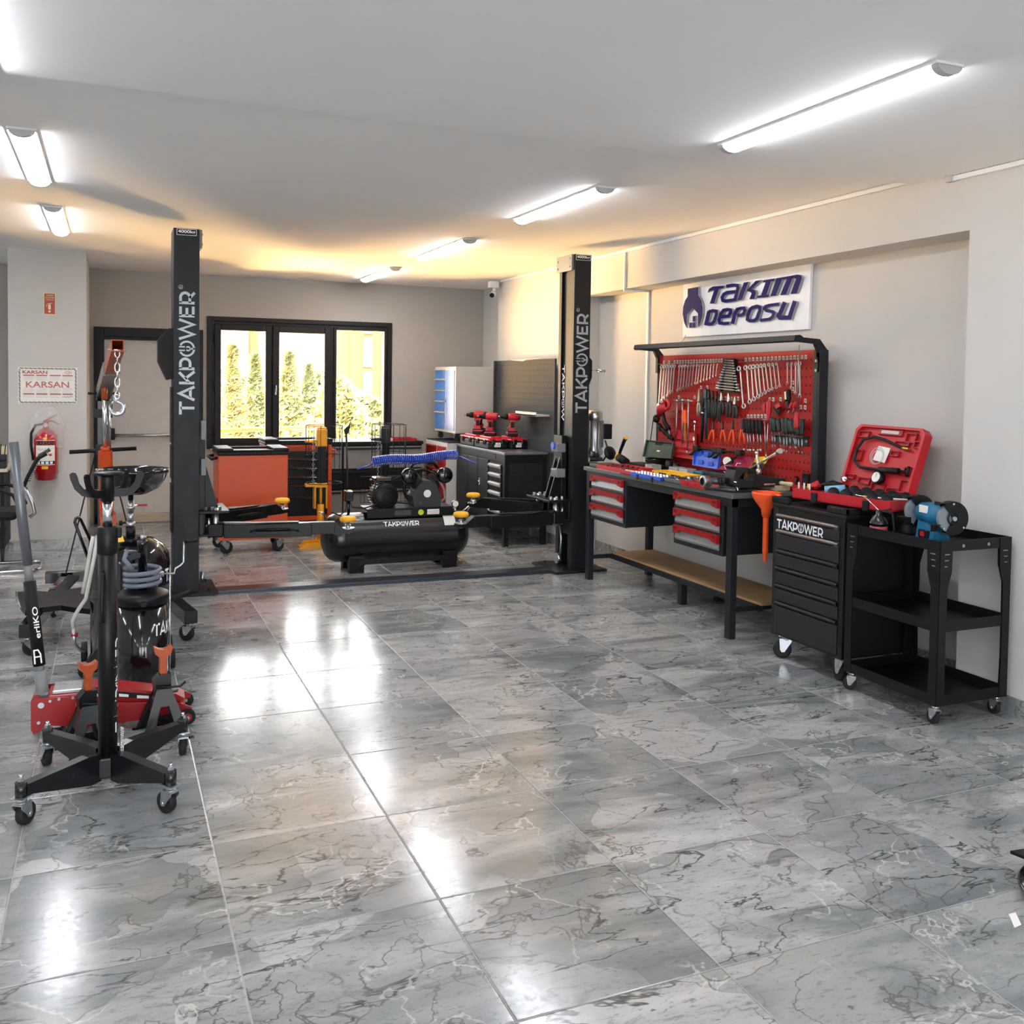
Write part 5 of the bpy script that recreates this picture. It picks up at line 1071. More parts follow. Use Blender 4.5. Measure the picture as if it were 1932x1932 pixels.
# gauge set in a magenta blister bag and a yellow card
q = [at(*pp, 0, xx) for pp, xx in (((1402, 862), 3.70), ((1424, 866), 3.70), ((1412, 894), 3.45), ((1352, 888), 3.45))]
t = thing('gauge_kit', 'pressure gauge kit in a magenta bag, left of the vice', 'gauge kit', tuple(q[3]))
P(t, 'bag', MB().prism(q, (-.01, 0, .01)), mat('magenta_bag', '9c1c48', .25, coat=.4)); g0 = at(1375, 871, 0, 3.55)
P(t, 'gauge', MB().cyl(g0, g0+Vector((-.02, -.01, .004)), .036, n=24), BLACKP); P(t, 'gauge_face', MB().cyl(g0+Vector((-.0205, -.01, .004)), g0+Vector((-.022, -.011, .004)), .030, n=24), PAPER)
P(t, 'hose', MB().tube([g0+Vector((-.01, .01, -.03)), g0+Vector((-.02, .05, -.06)), g0+Vector((-.02, .0, -.08)), g0+Vector((-.02, -.08, -.06)), g0+Vector((-.02, -.13, -.0)), g0+Vector((-.02, -.17, .0))], .006), CHROME)
q = [at(*pp, 0, xx) for pp, xx in (((1427, 862), 3.77), ((1452, 861), 3.77), ((1434, 895), 3.62), ((1411, 890), 3.62))]
t = thing('blister_card', 'yellow and black blister card behind the vertical bar', 'package', tuple(q[3]))
P(t, 'card', MB().prism([q[0], q[1], q[1].lerp(q[2], .4), q[0].lerp(q[3], .4)], (-.006, 0, 0)), YPLAS); P(t, 'lower_card', MB().prism([q[0].lerp(q[3], .4), q[1].lerp(q[2], .4), q[2], q[3]], (-.006, 0, 0)), DSTEEL)
cc = (q[0]+q[1])/2; P(t, 'print', MB().prism([cc+Vector((-.008, .02, -.03)), cc+Vector((-.008, -.02, -.03)), cc+Vector((-.008, 0, -.01))], (-.001, 0, 0)), BLACKP)
solo('file_handle', MB().lathe([(0, 0), (.010, .002), (.014, .02), (.012, .05), (.015, .09), (.012, .11), (0, .112)], (3.60, 1.63, Z+.05), (.1, -1, .0), 16).box((3.56, 1.60, Z), (3.66, 1.70, Z+.034), .004), WOOD, 'pale wooden tool handle lying right of vice', 'tool')
solo('narrow_red_tray', MB().box((3.60, 1.555, Z), (3.74, 1.69, Z+.028), .006) if False else MB().box((3.68, 1.56, Z), (3.77, 1.76, Z+.03), .006), REDP, 'narrow red tray against the panel, right end of the bench', 'tray')
# ================================================================== SIGN
sg = thing('wall_sign', 'white sign with raised dark blue letters TAKIM DEPOSU above the panel', 'sign', (XR, 2.5, 1.94))
SX = XR-.022; c = [at(u, v, 0, SX) for u, v in ((1289.5, 537), (1530.5, 493), (1525, 621), (1288, 636))]
P(sg, 'board', MB().prism(c, (.02, 0, 0)), mat('sign_white', 'eef0f4', .25)); LX = SX-.008
K6 = lambda x, y: at(1270+x/7.156, 500+y/7.156, 0, LX)
def letter(pts): return MB().prism([K6(*p) for p in pts], (-.013, 0, 0))
def stroke(pts, w, closed=False):
    mb = MB(); r = MB(); ribbon(r, [(p[0], -p[1]) for p in pts], w, 0, closed)
    me = bpy.data.meshes.new('s'); r.bm.to_mesh(me); r.bm.free(); mb.bm.from_mesh(me); bpy.data.meshes.remove(me)
    for v_ in mb.bm.verts: q_ = K6(v_.co.x, -v_.co.y); v_.co = q_
    fs = mb.bm.faces[:]; e_ = bmesh.ops.extrude_face_region(mb.bm, geom=fs); bmesh.ops.translate(mb.bm, vec=(-.013, 0, 0), verts=[g for g in e_['geom'] if isinstance(g, bmesh.types.BMVert)]); return mb
def L(*ms):
    a = ms[0]
    for b in ms[1:]: merge(a, b)
    bmesh.ops.recalc_face_normals(a.bm, faces=a.bm.faces[:])
    for f in a.bm.faces: f.material_index = 1 if abs(f.normal.x) < .5 else 0
    P(sg, 'raised_letter', a, [NAVY, mat('letter_side_beige', 'a39c94', .6)], fix=False)
L(letter([(485, 370), (505, 320), (555, 292), (708, 278), (697, 315), (640, 320), (570, 520), (514, 522), (575, 335), (525, 350)]))   # T
L(stroke([(735, 288), (820, 272), (885, 275), (895, 310), (855, 470), (720, 488), (690, 480), (680, 440), (705, 395), (745, 372), (862, 360)], 44))   # a
L(letter([(975, 238), (1038, 228), (945, 470), (890, 478)]), letter([(1135, 215), (1212, 205), (1075, 325), (1010, 355), (1030, 325)]), letter([(1010, 350), (1060, 320), (1130, 345), (1140, 380), (1115, 458), (1050, 462), (1080, 385), (1060, 365)]))   # K
L(letter([(1240, 205), (1392, 182), (1380, 215), (1340, 222), (1280, 405), (1318, 400), (1308, 432), (1152, 446), (1165, 415), (1205, 410), (1272, 230), (1232, 235)]))   # I
L(letter([(1415, 180), (1580, 152), (1700, 130), (1745, 140), (1762, 175), (1690, 385), (1605, 392), (1680, 190), (1655, 172), (1630, 180), (1545, 400), (1465, 408), (1555, 190), (1490, 200), (1405, 415), (1335, 420)]))   # M
L(stroke([(505, 625), (460, 815)], 52), stroke([(500, 630), (560, 618), (600, 625), (605, 665), (575, 760), (540, 795), (490, 800)], 44))   # D
L(stroke([(660, 700), (765, 690), (798, 640), (795, 608), (750, 600), (700, 610), (665, 660), (640, 740), (650, 785), (700, 790), (775, 785)], 42))   # e
L(stroke([(895, 585), (850, 670), (820, 795)], 48), stroke([(880, 600), (930, 585), (975, 582), (990, 610), (970, 660), (930, 680), (885, 682)], 42))   # P
L(stroke([(1090, 575), (1150, 558), (1190, 570), (1190, 610), (1150, 725), (1110, 752), (1050, 752), (1022, 735), (1030, 680), (1060, 600)], 44, True))   # O
L(stroke([(1450, 528), (1320, 545), (1270, 560), (1255, 590), (1275, 615), (1350, 630), (1380, 650), (1365, 700), (1320, 732), (1195, 748)], 42))   # S
L(stroke([(1530, 505), (1480, 620), (1445, 690), (1460, 712), (1590, 710), (1665, 488)], 56))   # U
L(letter([(215, 322), (360, 297), (360, 410), (400, 480), (420, 580), (415, 680), (390, 770), (355, 835), (355, 655), (285, 580), (205, 672), (200, 850), (165, 770), (148, 660), (155, 560), (180, 480), (215, 425)]))
L(letter([(283, 692), (322, 686), (322, 762), (283, 766)])); L(letter([(237, 782), (275, 777), (275, 848), (237, 850)])); L(letter([(283, 776), (320, 771), (320, 845), (283, 848)]))
solo('loose_wire', MB().tube([at(1294, 632, 0, XR-.03), at(1290, 640, 0, XR-.02), at(1281, 650, 0, XR-.01)], .0015, 5), BLACKP, 'thin loose wire hanging off lower left corner of the sign', 'wire')
# ================================================================== ORANGE FUNNEL
fn_ = thing('funnel', 'orange plastic funnel with ribbed spout hanging at the black tool chest', 'funnel', (3.27, 1.36, .55))
fx, fy, fz = 3.30, 1.37, .935
P(fn_, 'cone', MB().lathe([(.082, 0), (.086, 0), (.086, -.012), (.082, -.03), (.075, -.045), (.030, -.105), (.026, -.14), (.023, -.14), (.027, -.103), (.072, -.045), (.080, -.01), (.082, 0)], (fx, fy, fz), n=32, caps=False), ORPLAS)
sp = []; 
for k in range(26): sp += [(.019, -.15-.0085*k), (.015, -.1535-.0085*k)]
P(fn_, 'spout', MB().lathe([(.023, -.13), (.023, -.15)]+sp+[(.010, -.42)], (fx, fy, fz), n=16, caps=False), ORPLAS)
P(fn_, 'handle', MB().tube([(fx, fy-.08, fz-.008), (fx+.0, fy-.125, fz-.012), (fx, fy-.14, fz-.03), (fx, fy-.14, fz-.065)], .012), ORPLAS)
# ================================================================== BLACK TOOL CHEST
tc_ = thing('tool_chest', 'black roller tool chest with TAKPOWER on its upper drawer', 'tool chest', (3.44, .9, 0))
X0, X1, Y0, Y1 = 3.22, 3.66, .612, 1.195
P(tc_, 'body', MB().box((X0+.002, Y0, .135), (X1, Y1, .875), .005).box((X0-.003, Y0, .135), (X0+.01, Y0+.035, .875), .003).box((X0-.003, Y1-.035, .135), (X0+.01, Y1, .875), .003), mat('tool_chest_black', '0c0d0e', .4, bump=.1))
top = MB().box((X0-.01, Y0-.01, .875), (X1+.01, Y1+.01, .90), .006)
top.box((X0-.012, Y0-.01, .90), (X0+.02, Y0+.13, .935), .006).box((X0-.012, Y1-.13, .90), (X0+.02, Y1+.01, .935), .006).box((X0-.01, Y0-.01, .90), (X1+.01, Y0+.02, .932), .005).box((X0-.01, Y1-.02, .90), (X1+.01, Y1+.01, .932), .005).box((X1-.02, Y0, .90), (X1+.01, Y1, .932), .005)
P(tc_, 'top_tray', top, BLACKP)
DRW = mat('drawer_dark', '1a1c20', .4, bump=.08); TRIM = mat('drawer_trim_bronze', '77716b', .3, .7)
zz = .155
for k, h in enumerate((.185, .10, .10, .10, .115, .09)):
    y0, y1 = Y0+.038, Y1-.038; top2 = k >= 4
    d = P(tc_, 'drawer', MB().box((X0-.010, y0, zz), (X0+.004, y1, zz+h-.032), .004), DRW)
    P(d, 'drawer_handle', MB().prism([(X0-.010, y0, zz+h-.006), (X0-.018, y0, zz+h-.014), (X0-.018, y0, zz+h-.020), (X0-.004, y0, zz+h-.030), (X0-.002, y0, zz+h-.006)], (0, y1-y0, 0)).box((X0-.014, y0, zz+h-.03), (X0-.008, y0+.03, zz+h-.006)), TRIM if top2 else BLACKP); zz += h
zt = .155+.185+.30+.045
P(tc_, 'lettering', logo_mb(.385, .052, fr((X0-.0115, (Y0+Y1)/2+.055, .155+.185+.30+.115+.0+.028-.0), (0, -1, 0), (0, 0, 1))), WHITEL, 'white brand lettering')
for x, y, a in ((X0+.06, Y1-.06, 2.6), (X0+.06, Y0+.06, 1.4), (X1-.07, Y1-.06, .4), (X1-.07, Y0+.06, .3)): castor(tc_, x, y, .136, .052, .03, a, hub=CHROME, plate=.045)
# ------------------------------------------------------------------ open red case with a cooling tester
kc = thing('tester_case', 'open red case of cooling-system tester parts on the black tool chest', 'tool case', (3.45, .75, .93))
cb = [(3.255, 1.08), (3.60, 1.13), (3.66, .52), (3.31, .40)]; zb = .937
def rim_prism(pts, z0, z1, ins):
    c = sum((Vector((x, y, 0)) for x, y in pts), Vector())/len(pts); mb = MB(); n = len(pts)
    P3 = [Vector((x, y, z0)) for x, y in pts]; I3 = [p.lerp(Vector((c.x, c.y, z0)), ins) for p in P3]
    for i in range(n): mb.prism([P3[i], P3[(i+1) % n], I3[(i+1) % n], I3[i]], (0, 0, z1-z0))
    mb.prism(P3, (0, 0, .006)); return mb
P(kc, 'base', rim_prism(cb, zb, zb+.055, .10), REDP)
P(kc, 'insert', MB().prism([Vector((x, y, zb+.034)).lerp(Vector((3.456, .78, zb+.034)), .09) for x, y in cb], (0, 0, .006)), RED)
for f_ in (.25, .78):
    p_ = Vector((*cb[0], 0)).lerp(Vector((*cb[3], 0)), f_); P(kc, 'latch', MB().box((p_.x-.012, p_.y-.02, zb-.01), (p_.x+.004, p_.y+.02, zb+.045), .004), BLACKP)
rn = random.Random(11); cc_ = [('2e6a3a'), ('2b4fb0'), ('d07f22'), ('1b1b1c'), ('3a8a8a'), ('c9c02a'), ('4a3b9a'), ('8fb6d8')]
for i in range(5):
    for j in range(3):
        f_, g_ = .38+.135*i, .16+.26*j; p_ = Vector((*cb[0], 0)).lerp(Vector((*cb[3], 0)), f_).lerp(Vector((*cb[1], 0)).lerp(Vector((*cb[2], 0)), f_), g_)
        k = (i*3+j) % 8; cap = P(kc, 'adapter_cap', MB().lathe([(.026, -.018), (.030, -.012), (.030, .012), (.024, .018), (0, .018)], (p_.x, p_.y, zb+.052), (-.55, -.5, .7), 18), BLACKP)
        P(cap, 'cap_band', MB().lathe([(.0306, -.006), (.0312, -.006), (.0312, .006), (.0306, .006)], (p_.x, p_.y, zb+.052), (-.55, -.5, .7), 18, caps=False), mat('cap_'+cc_[k], cc_[k], .4))
P(kc, 'light_blue_adapter', MB().cyl((3.33, .90, zb+.06), (3.40, .82, zb+.07), .022, .026, n=16), mat('light_blue_plastic', '7fb4d8', .35))
P(kc, 'hose_coupler', MB().cyl((3.30, 1.02, zb+.05), (3.37, 1.05, zb+.055), .008, n=10).cyl((3.30, 1.0, zb+.03), (3.30, 1.0, zb+.085), .007, n=10), BRASS)
for k in range(3): P(kc, 'steel_pin', MB().cyl((3.275, 1.05-.045*k, zb+.03), (3.275, 1.05-.045*k, zb+.09), .006, n=10), STEEL)
P(kc, 'black_adapter', MB().tube([(3.45, 1.08, zb+.05), (3.47, 1.0, zb+.08), (3.50, .92, zb+.06)], .022, 10), BLACKP)
P(kc, 'red_adapter', MB().cyl((3.38, 1.08, zb+.05), (3.42, 1.05, zb+.08), .022, n=14), DR)
# lid
lq = [at(1616, 802, 0, 3.79), at(1751, 811, 0, 3.79), at(1717, 948, 0, 3.66), at(1593, 926, 0, 3.66)]
o_ = (lq[0]+lq[1]+lq[2]+lq[3])/4; ux = ((lq[1]-lq[0])+(lq[2]-lq[3])).normalized(); uy = ((lq[0]-lq[3])+(lq[1]-lq[2])).normalized(); FM = fr(o_, ux, uy)
W_, H_ = ((lq[1]-lq[0]).length+(lq[2]-lq[3]).length)/4, ((lq[0]-lq[3]).length+(lq[1]-lq[2]).length)/4
ol = [(-W_, -H_+.03), (-W_+.02, -H_), (W_-.03, -H_), (W_, -H_+.03), (W_, H_-.03), (W_-.03, H_), (-W_+.03, H_), (-W_, H_-.03)]
P(kc, 'lid', MB().prism([(x, y, -.035) for x, y in ol], (0, 0, .035)).xf(FM), REDP)
lm = MB()
for i in range(8):
    a, b = ol[i], ol[(i+1) % 8]; lm.prism([(a[0], a[1], 0), (b[0], b[1], 0), (b[0]*.93, b[1]*.93, 0), (a[0]*.93, a[1]*.93, 0)], (0, 0, .022))
P(kc, 'lid_rim', lm.xf(FM), REDP)
for x, y, w_, h_ in ((-.75, .72, .16, .1), (.62, .72, .14, .14), (.85, .55, .1, .1), (.42, .55, .2, .07), (-.8, -.55, .14, .07), (-.35, -.62, .18, .1), (.1, -.75, .2, .12), (.5, -.8, .16, .1), (.8, -.62, .12, .18), (.78, -.2, .1, .12), (-.75, .1, .12, .16), (.3, .25, .12, .08)):
    x0, y0 = x*W_, y*H_; ww, hh = w_*W_, h_*H_
    lm = MB().box((x0-ww, y0-hh, 0), (x0-ww+.006, y0+hh, .016), .001).box((x0+ww-.006, y0-hh, 0), (x0+ww, y0+hh, .016), .001).box((x0-ww, y0-hh, 0), (x0+ww, y0-hh+.006, .016), .001).box((x0-ww, y0+hh-.006, 0), (x0+ww, y0+hh, .016), .001)
    P(kc, 'lid_pocket', lm.xf(FM), RED)
P(kc, 'carry_handle', MB().box((-.35*W_, .74*H_, .0), (.35*W_, .93*H_, .012), .006).box((-.25*W_, .79*H_, .011), (.25*W_, .88*H_, .014), .001, mi=1).xf(FM), [RED, LGREY])
P(kc, 'tester_hose', MB().tube([(x*W_, y*H_, .02) for x, y in ((.60, .40), (.3, .48), (-.05, .60), (-.38, .66), (-.68, .55), (-.80, .25), (-.78, -.1), (-.55, -.26), (-.2, -.26), (.1, -.27))], .0085, 10).xf(FM), RUBBER)
P(kc, 'hose_fitting', MB().cyl((.50*W_, .42*H_, .02), (.68*W_, .40*H_, .02), .010, n=10).xf(FM), BRASS)
P(kc, 'hand_pump', MB().cyl((.08*W_, -.27*H_, .03), (.62*W_, -.24*H_, .03), .017, n=16).cyl((.62*W_, -.24*H_, .03), (.86*W_, -.22*H_, .03), .007, n=8).cyl((.86*W_, -.36*H_, .03), (.86*W_, -.08*H_, .03), .009, n=10).xf(FM), BLACKP)
P(kc, 'gauge', MB().cyl((.1*W_, -.50*H_, .01), (.1*W_, -.50*H_, .045), .036, n=24).xf(FM), BLACKP); P(kc, 'gauge_face', MB().cyl((.1*W_, -.50*H_, .045), (.1*W_, -.50*H_, .047), .029, n=24).box((.1*W_-.001, -.50*H_, .047), (.1*W_+.001, -.50*H_+.02, .048), mi=1).xf(FM), [PAPER, BLACKP])
P(kc, 'paper_bag', MB().prism([(-.25*W_, .0*H_, .012), (-.2*W_, .42*H_, .012), (.15*W_, .38*H_, .012), (.1*W_, -.05*H_, .012)], (0, 0, .004)).xf(FM), PAPER)
P(kc, 'clear_tube_coil', MB().ring((-.15*W_, .12*H_, .02), (0, 0, 1), .05, .0025, 24, 5).ring((-.12*W_, .1*H_, .022), (0, 0, 1), .042, .0025, 24, 5).xf(FM), MATS['clear_box'])
P(kc, 'thermometer', MB().cyl((-.92*W_, -.66*H_, .03), (-.1*W_, -.78*H_, .03), .0025, n=6).cyl((-.95*W_, -.66*H_, .02), (-.86*W_, -.67*H_, .03), .014, n=12).xf(FM), CHROME)
# spray wand across, oil can, black funnel, bench grinder on the trolley
solo('lance', MB().cyl(at(1637, 938, 0, 3.34), at(1712, 943, 0, 3.42), .004, n=8).cyl(at(1630, 937, 0, 3.335), at(1641, 938.3, 0, 3.345), .009, .006, n=10, mi=1), [WHITEP, BRASS], 'thin pale lance with brass tip lying over the red case edge', 'lance')
ct = thing('service_cart', 'black three-shelf metal service cart on castors, rightmost', 'cart', (3.43, .27, 0))
X0, X1, Y0, Y1 = 3.20, 3.65, -.03, .572
def shelf(z, n):
    b = MB().box((X0+.003, Y0+.003, z), (X1-.003, Y1-.003, z+.004))
    for a, c in (((X0, Y0, z-.0), (X0+.004, Y1, z+.05)), ((X1-.004, Y0, z), (X1, Y1, z+.05)), ((X0, Y0, z), (X1, Y0+.004, z+.05)), ((X0, Y1-.004, z), (X1, Y1, z+.05))): b.box(a, c)
    return P(ct, n, b, CARTB)
CARTB = mat('cart_black', '08090a', .4, spec=.35, bump=.06)
shelf(.815, 'top_shelf'); shelf(.44, 'middle_shelf'); shelf(.095, 'bottom_shelf')
for x, sx_ in ((X0, 1), (X1, -1)):
    for y, sy_ in ((Y0, 1), (Y1, -1)):
        b = MB(); pr2 = [(0, .865), (.075, .865), (.072, .72), (.048, .64), (.045, .30), (.05, .095), (0, .095)]
        b.prism([(x, y+sy_*a, z) for a, z in pr2], (sx_*-.003, 0, 0)); b.prism([(x+sx_*a, y, z) for a, z in pr2], (0, sy_*-.003, 0))
        for k in range(3): z = .80-.028*k; b.box((x-sx_*.0034, y+sy_*.025, z), (x-sx_*.0036, y+sy_*(.055-.006*k), z+.005), mi=1); b.box((x+sx_*.025, y-sy_*.0034, z), (x+sx_*(.055-.006*k), y-sy_*.0036, z+.005), mi=1)
        P(ct, 'leg', b, [CARTB, MGREY])
        castor(ct, x+sx_*.03, y+sy_*.03, .096, .034, .02, 1.5 if y == Y0 else 2.3, plate=.026, name='castor', trail=.012)
for x in (3.34, 3.50): P(ct, 'screw', MB().cyl((x, Y0-.004, .838), (x, Y0-.002, .838), .008, n=10), STEEL)
gr = thing('bench_grinder', 'blue double-wheel bench grinder standing on the black cart', 'grinder', tuple(at(1762, 974, 2, .946)-Vector((0, 0, .946-.819))), -.21, local=True); gr.scale = (.88, .88, .88)
GB = mat('grinder_blue', '17698f', .4); GW = mat('grinding_stone', '77818a', .85, bump=.3)
# local: shaft along y, front towards -x
P(gr, 'motor', MB().lathe([(0, -.11), (.045, -.11), (.058, -.095), (.062, -.05), (.066, -.048), (.066, .048), (.062, .05), (.058, .095), (.045, .11), (0, .11)], (0, 0, .155), (0, 1, 0), 10), GB)
P(gr, 'foot', MB().prism([(-.09, -.075, 0), (.09, -.075, 0), (.09, -.075, .012), (.05, -.075, .02), (.035, -.075, .12), (-.045, -.075, .12), (-.06, -.075, .02), (-.09, -.075, .012)], (0, .15, 0)).box((-.10, -.09, 0), (-.03, -.055, .010), .003).box((-.10, .055, 0), (-.03, .09, .010), .003), GB)
P(gr, 'switch', MB().box((-.072, -.045, .025), (-.052, .035, .07), .003).box((-.076, -.022, .035), (-.07, .012, .062), .002, mi=1), [BLACKP, REDP])
P(gr, 'rating_plate', MB().box((-.0655, -.03, .165), (-.058, .04, .205)), PAPER)
for s in (-1, 1):
    P(gr, 'grinding_wheel', MB().cyl((0, s*.135, .155), (0, s*.16, .155), .080, n=36), GW)
    gd = MB(); out = [(p[0], s*.128, .155+p[1]) for p in arc(0, 0, .092, .092, 125, -125, 22)]
    gd.prism([(0, s*.165, .155)]+[(p[0], s*.165, .155+p[1]) for p in arc(0, 0, .09, .09, 130, -118, 22)], (0, s*.004, 0)); gd.prism([(0, s*.127, .155)]+[(p[0], s*.127, .155+p[1]) for p in arc(0, 0, .09, .09, 130, -118, 22)], (0, s*-.004, 0))
    for i in range(20):
        a0, a1 = math.radians(128-12.2*i), math.radians(128-12.2*(i+1)); gd.prism([(.088*math.cos(a0), s*.125, .155+.088*math.sin(a0)), (.088*math.cos(a1), s*.125, .155+.088*math.sin(a1)), (.092*math.cos(a1), s*.125, .155+.092*math.sin(a1)), (.092*math.cos(a0), s*.125, .155+.092*math.sin(a0))], (0, s*.042, 0))
    gd.ring((0, s*.17, .155), (0, 1, 0), .032, .005, 20, 6); g_ = P(gr, 'wheel_guard', gd, BLACKM)
    P(g_, 'shaft_nut', MB().cyl((0, s*.169, .155), (0, s*.185, .155), .012, n=8), ZINC)
    sc_ = MB()
    for a in (1.6, 3.9, 5.6): sc_.cyl((.078*math.cos(a), s*.169, .155+.078*math.sin(a)), (.078*math.cos(a), s*.174, .155+.078*math.sin(a)), .006, n=8)
    P(g_, 'guard_screw', sc_, CHROME)
    P(gr, 'spark_guard', MB().box((-.085, s*.125-.0, .235), (-.03, s*.17, .239)).box((-.085, s*.125, .225), (-.081, s*.17, .245)), BLACKM)
    P(gr, 'tool_rest', MB().box((-.115, s*.12, .118), (-.075, s*.172, .123)).box((-.10, s*.118, .08), (-.06, s*.123, .123)), BLACKM)
oc_ = thing('oil_can', 'dark grey pump oil can with thin spout on black cart', 'oil can', (3.27, .44, .819))
ox, oy = 3.27, .43
P(oc_, 'body', MB().lathe([(.040, 0), (.042, .003), (.042, .055), (.046, .058), (.046, .064), (.042, .075), (.03, .098), (.016, .106), (.016, .13), (0, .13)], (ox, oy, .819), n=28), ANTHG)
P(oc_, 'label', MB().lathe([(.0424, .012), (.0426, .012), (.0426, .05), (.0424, .05)], (ox, oy, .819), n=28, caps=False), mat('oil_can_label', 'a03848', .5))
P(oc_, 'spout', MB().tube([(ox, oy, .945), (ox-.01, oy+.09, 1.005), (ox-.015, oy+.15, 1.01)], .0035), CHROME)
P(oc_, 'lever', MB().tube([(ox, oy, .94), (ox+.02, oy-.06, .96)], .004).tube([(ox, oy-.01, .945), (ox+.02, oy-.07, .94), (ox+.02, oy-.085, .86), (ox+.015, oy-.07, .835)], .006), BLACKP)
bf = MB().lathe([(.055, 0), (.058, .004), (.055, .02), (.03, .06), (.014, .085), (.012, .13), (0, .13)], (3.47, .43, .819), n=24)
solo('black_funnel', bf, BLACKP, 'upturned black funnel behind the oil can on cart', 'funnel')
# ================================================================== FLOOR, BOTTOM RIGHT
st = thing('round_base_stand', 'dark stand with thick round base cut by right photo edge', 'stand', (2.42, -1.32, 0))
P(st, 'base_ring', MB().ring((2.44, -1.34, .03), (0, 0, 1), .17, .022, 48, 10).ring((2.44, -1.34, .045), (0, 0, 1), .12, .014, 40, 8), BLACKG)
P(st, 'plate', MB().prism([(2.36, -1.13, .07), (2.62, -1.16, .07), (2.62, -1.38, .07), (2.40, -1.30, .07)], (0, 0, .01)), BLACKM)
P(st, 'post', MB().cyl((2.50, -1.34, .0), (2.50, -1.34, .45), .02), BLACKM)
c = [at(u, v, 2, 0) for u, v in ((1903, 1725), (1916, 1722), (1927, 1745), (1914, 1751))]
solo('paper_scrap', MB().prism([p+Vector((0, 0, .0005)) for p in c], (0, 0, .0006)), PAPER, 'torn white paper label stuck on the floor, lower right', 'paper', origin=c[0])
# ================================================================== TRANSMISSION JACK (tall black pole)
CX_, CY_ = -.327, .60
tj = thing('transmission_jack', 'tall black telescopic transmission jack on a four-legged castor base', 'transmission jack', (CX_, CY_, 0))
P(tj, 'hub', MB().box((CX_-.05, CY_-.05, .055), (CX_+.05, CY_+.05, .135), .008), ANTHG)
ends = ((-.604, .369), (-.118, .292), (-.55, .904), (-.041, .828))
for (ex, ey), rot_ in zip(ends, (1.0, 2.2, 1.9, 1.6)):
    d = Vector((ex-CX_, ey-CY_, 0)); L_ = d.length; M = Matrix.Translation((CX_, CY_, 0)) @ Matrix.Rotation(math.atan2(d.y, d.x), 4, 'Z')
    b = MB().prism([(.045, -.02, .05), (.045, -.02, .15), (.10, -.02, .158), (L_-.01, -.02, .150), (L_-.01, -.02, .115), (.09, -.02, .048)], (0, .04, 0)).cyl((L_, 0, .105), (L_, 0, .158), .020, n=16).xf(M)
    lg = P(tj, 'leg', b, ANTHG)
    P(lg, 'bolt', MB().cyl((ex, ey, .158), (ex, ey, .172), .012, n=6).cyl((ex, ey, .17), (ex, ey, .185), .007, n=10), CHROME)
    castor(tj, ex, ey, .108, .040, .026, rot_, plate=.03, trail=.022)
P(tj, 'column', MB().lathe([(0, .10), (.034, .10), (.034, .96), (0, .96)], (CX_, CY_, 0), n=28), BLACKM)
P(tj, 'collar', MB().lathe([(.034, .90), (.037, .905), (.037, 1.0), (.034, 1.004), (.022, 1.004)], (CX_, CY_, 0), n=28), BLACKM)
P(tj, 'lift_rod', MB().cyl((CX_, CY_, 1.0), (CX_, CY_, 1.10), .018, n=20), CHROME)
P(tj, 'carry_handle', MB().tube([(CX_-.015, CY_-.03, .84), (CX_-.018, CY_-.055, .83), (CX_-.02, CY_-.055, .70), (CX_-.018, CY_-.055, .66), (CX_-.015, CY_-.03, .65)], .006), BLACKM)
P(tj, 'release_pedal', MB().box((CX_+.03, CY_-.02, .96), (CX_+.05, CY_+.02, 1.0), .006), BLACKP)
m = MB(); pts = []
for k in range(15*8): a = 2*PI*k/8; pts.append((CX_+.048+.007*math.cos(a), CY_-.01+.007*math.sin(a), .14+.0008*k))
P(tj, 'coil_spring', m.tube(pts, .0022, 5), CHROME)
def wrap_z(mb, cx, cy, r, a0):
    """bend flat lettering (x along, y up) round a standing cylinder; a0: direction in degrees of its middle"""
    for v in mb.bm.verts: a = math.radians(a0)+v.co.x/r; v.co = Vector((cx+r*math.cos(a), cy+r*math.sin(a), v.co.y))
    return mb
m = logo_mb(.36, .04, Matrix.Rotation(0, 4, 'Z'))
for v in m.bm.verts: v.co = Vector((-v.co.y, v.co.x+.40, 0))
P(tj, 'lettering', wrap_z(m, CX_, CY_, .0348, -8), WHITEL)
m = text_mb('1500 KG', .10, .02, Matrix.Identity(4))
for v in m.bm.verts: v.co = Vector((-v.co.y, v.co.x+.68, 0))
P(tj, 'lettering', wrap_z(m, CX_, CY_, .0348, -12), REDL)
sd = MB().lathe([(0, 1.10), (.024, 1.10), (.024, 1.19), (.020, 1.20), (0, 1.20)], (CX_, CY_, 0), n=18)
P(tj, 'saddle_socket', sd, BLACKM)
def cradle(a, zoff):
    pr_ = [(-.155, .105), (-.152, .085), (-.135, .04), (-.105, .008), (-.075, 0), (.075, 0), (.105, .008), (.135, .04), (.152, .085), (.155, .10), (.145, .112), (.13, .11), (.122, .095), (.115, .065), (.095, .038), (.07, .035), (-.07, .035), (-.095, .038), (-.115, .065), (-.122, .095), (-.13, .112), (-.145, .114)]
    M = Matrix.Translation((CX_, CY_, 1.115+zoff)) @ Matrix.Rotation(a, 4, 'Z'); s = .84
    return MB().prism([(x*s, -.003, z*s) for x, z in pr_], (0, .008, 0)).xf(M)
P(tj, 'cradle', cradle(.10, 0), BLACKM); P(tj, 'cradle', cradle(.95, 0.0), BLACKM)
P(tj, 'top_plate', MB().lathe([(0, 1.195), (.05, 1.198), (.055, 1.205), (.05, 1.209), (0, 1.209)], (CX_+.005, CY_, 0), n=24), BLACKM)
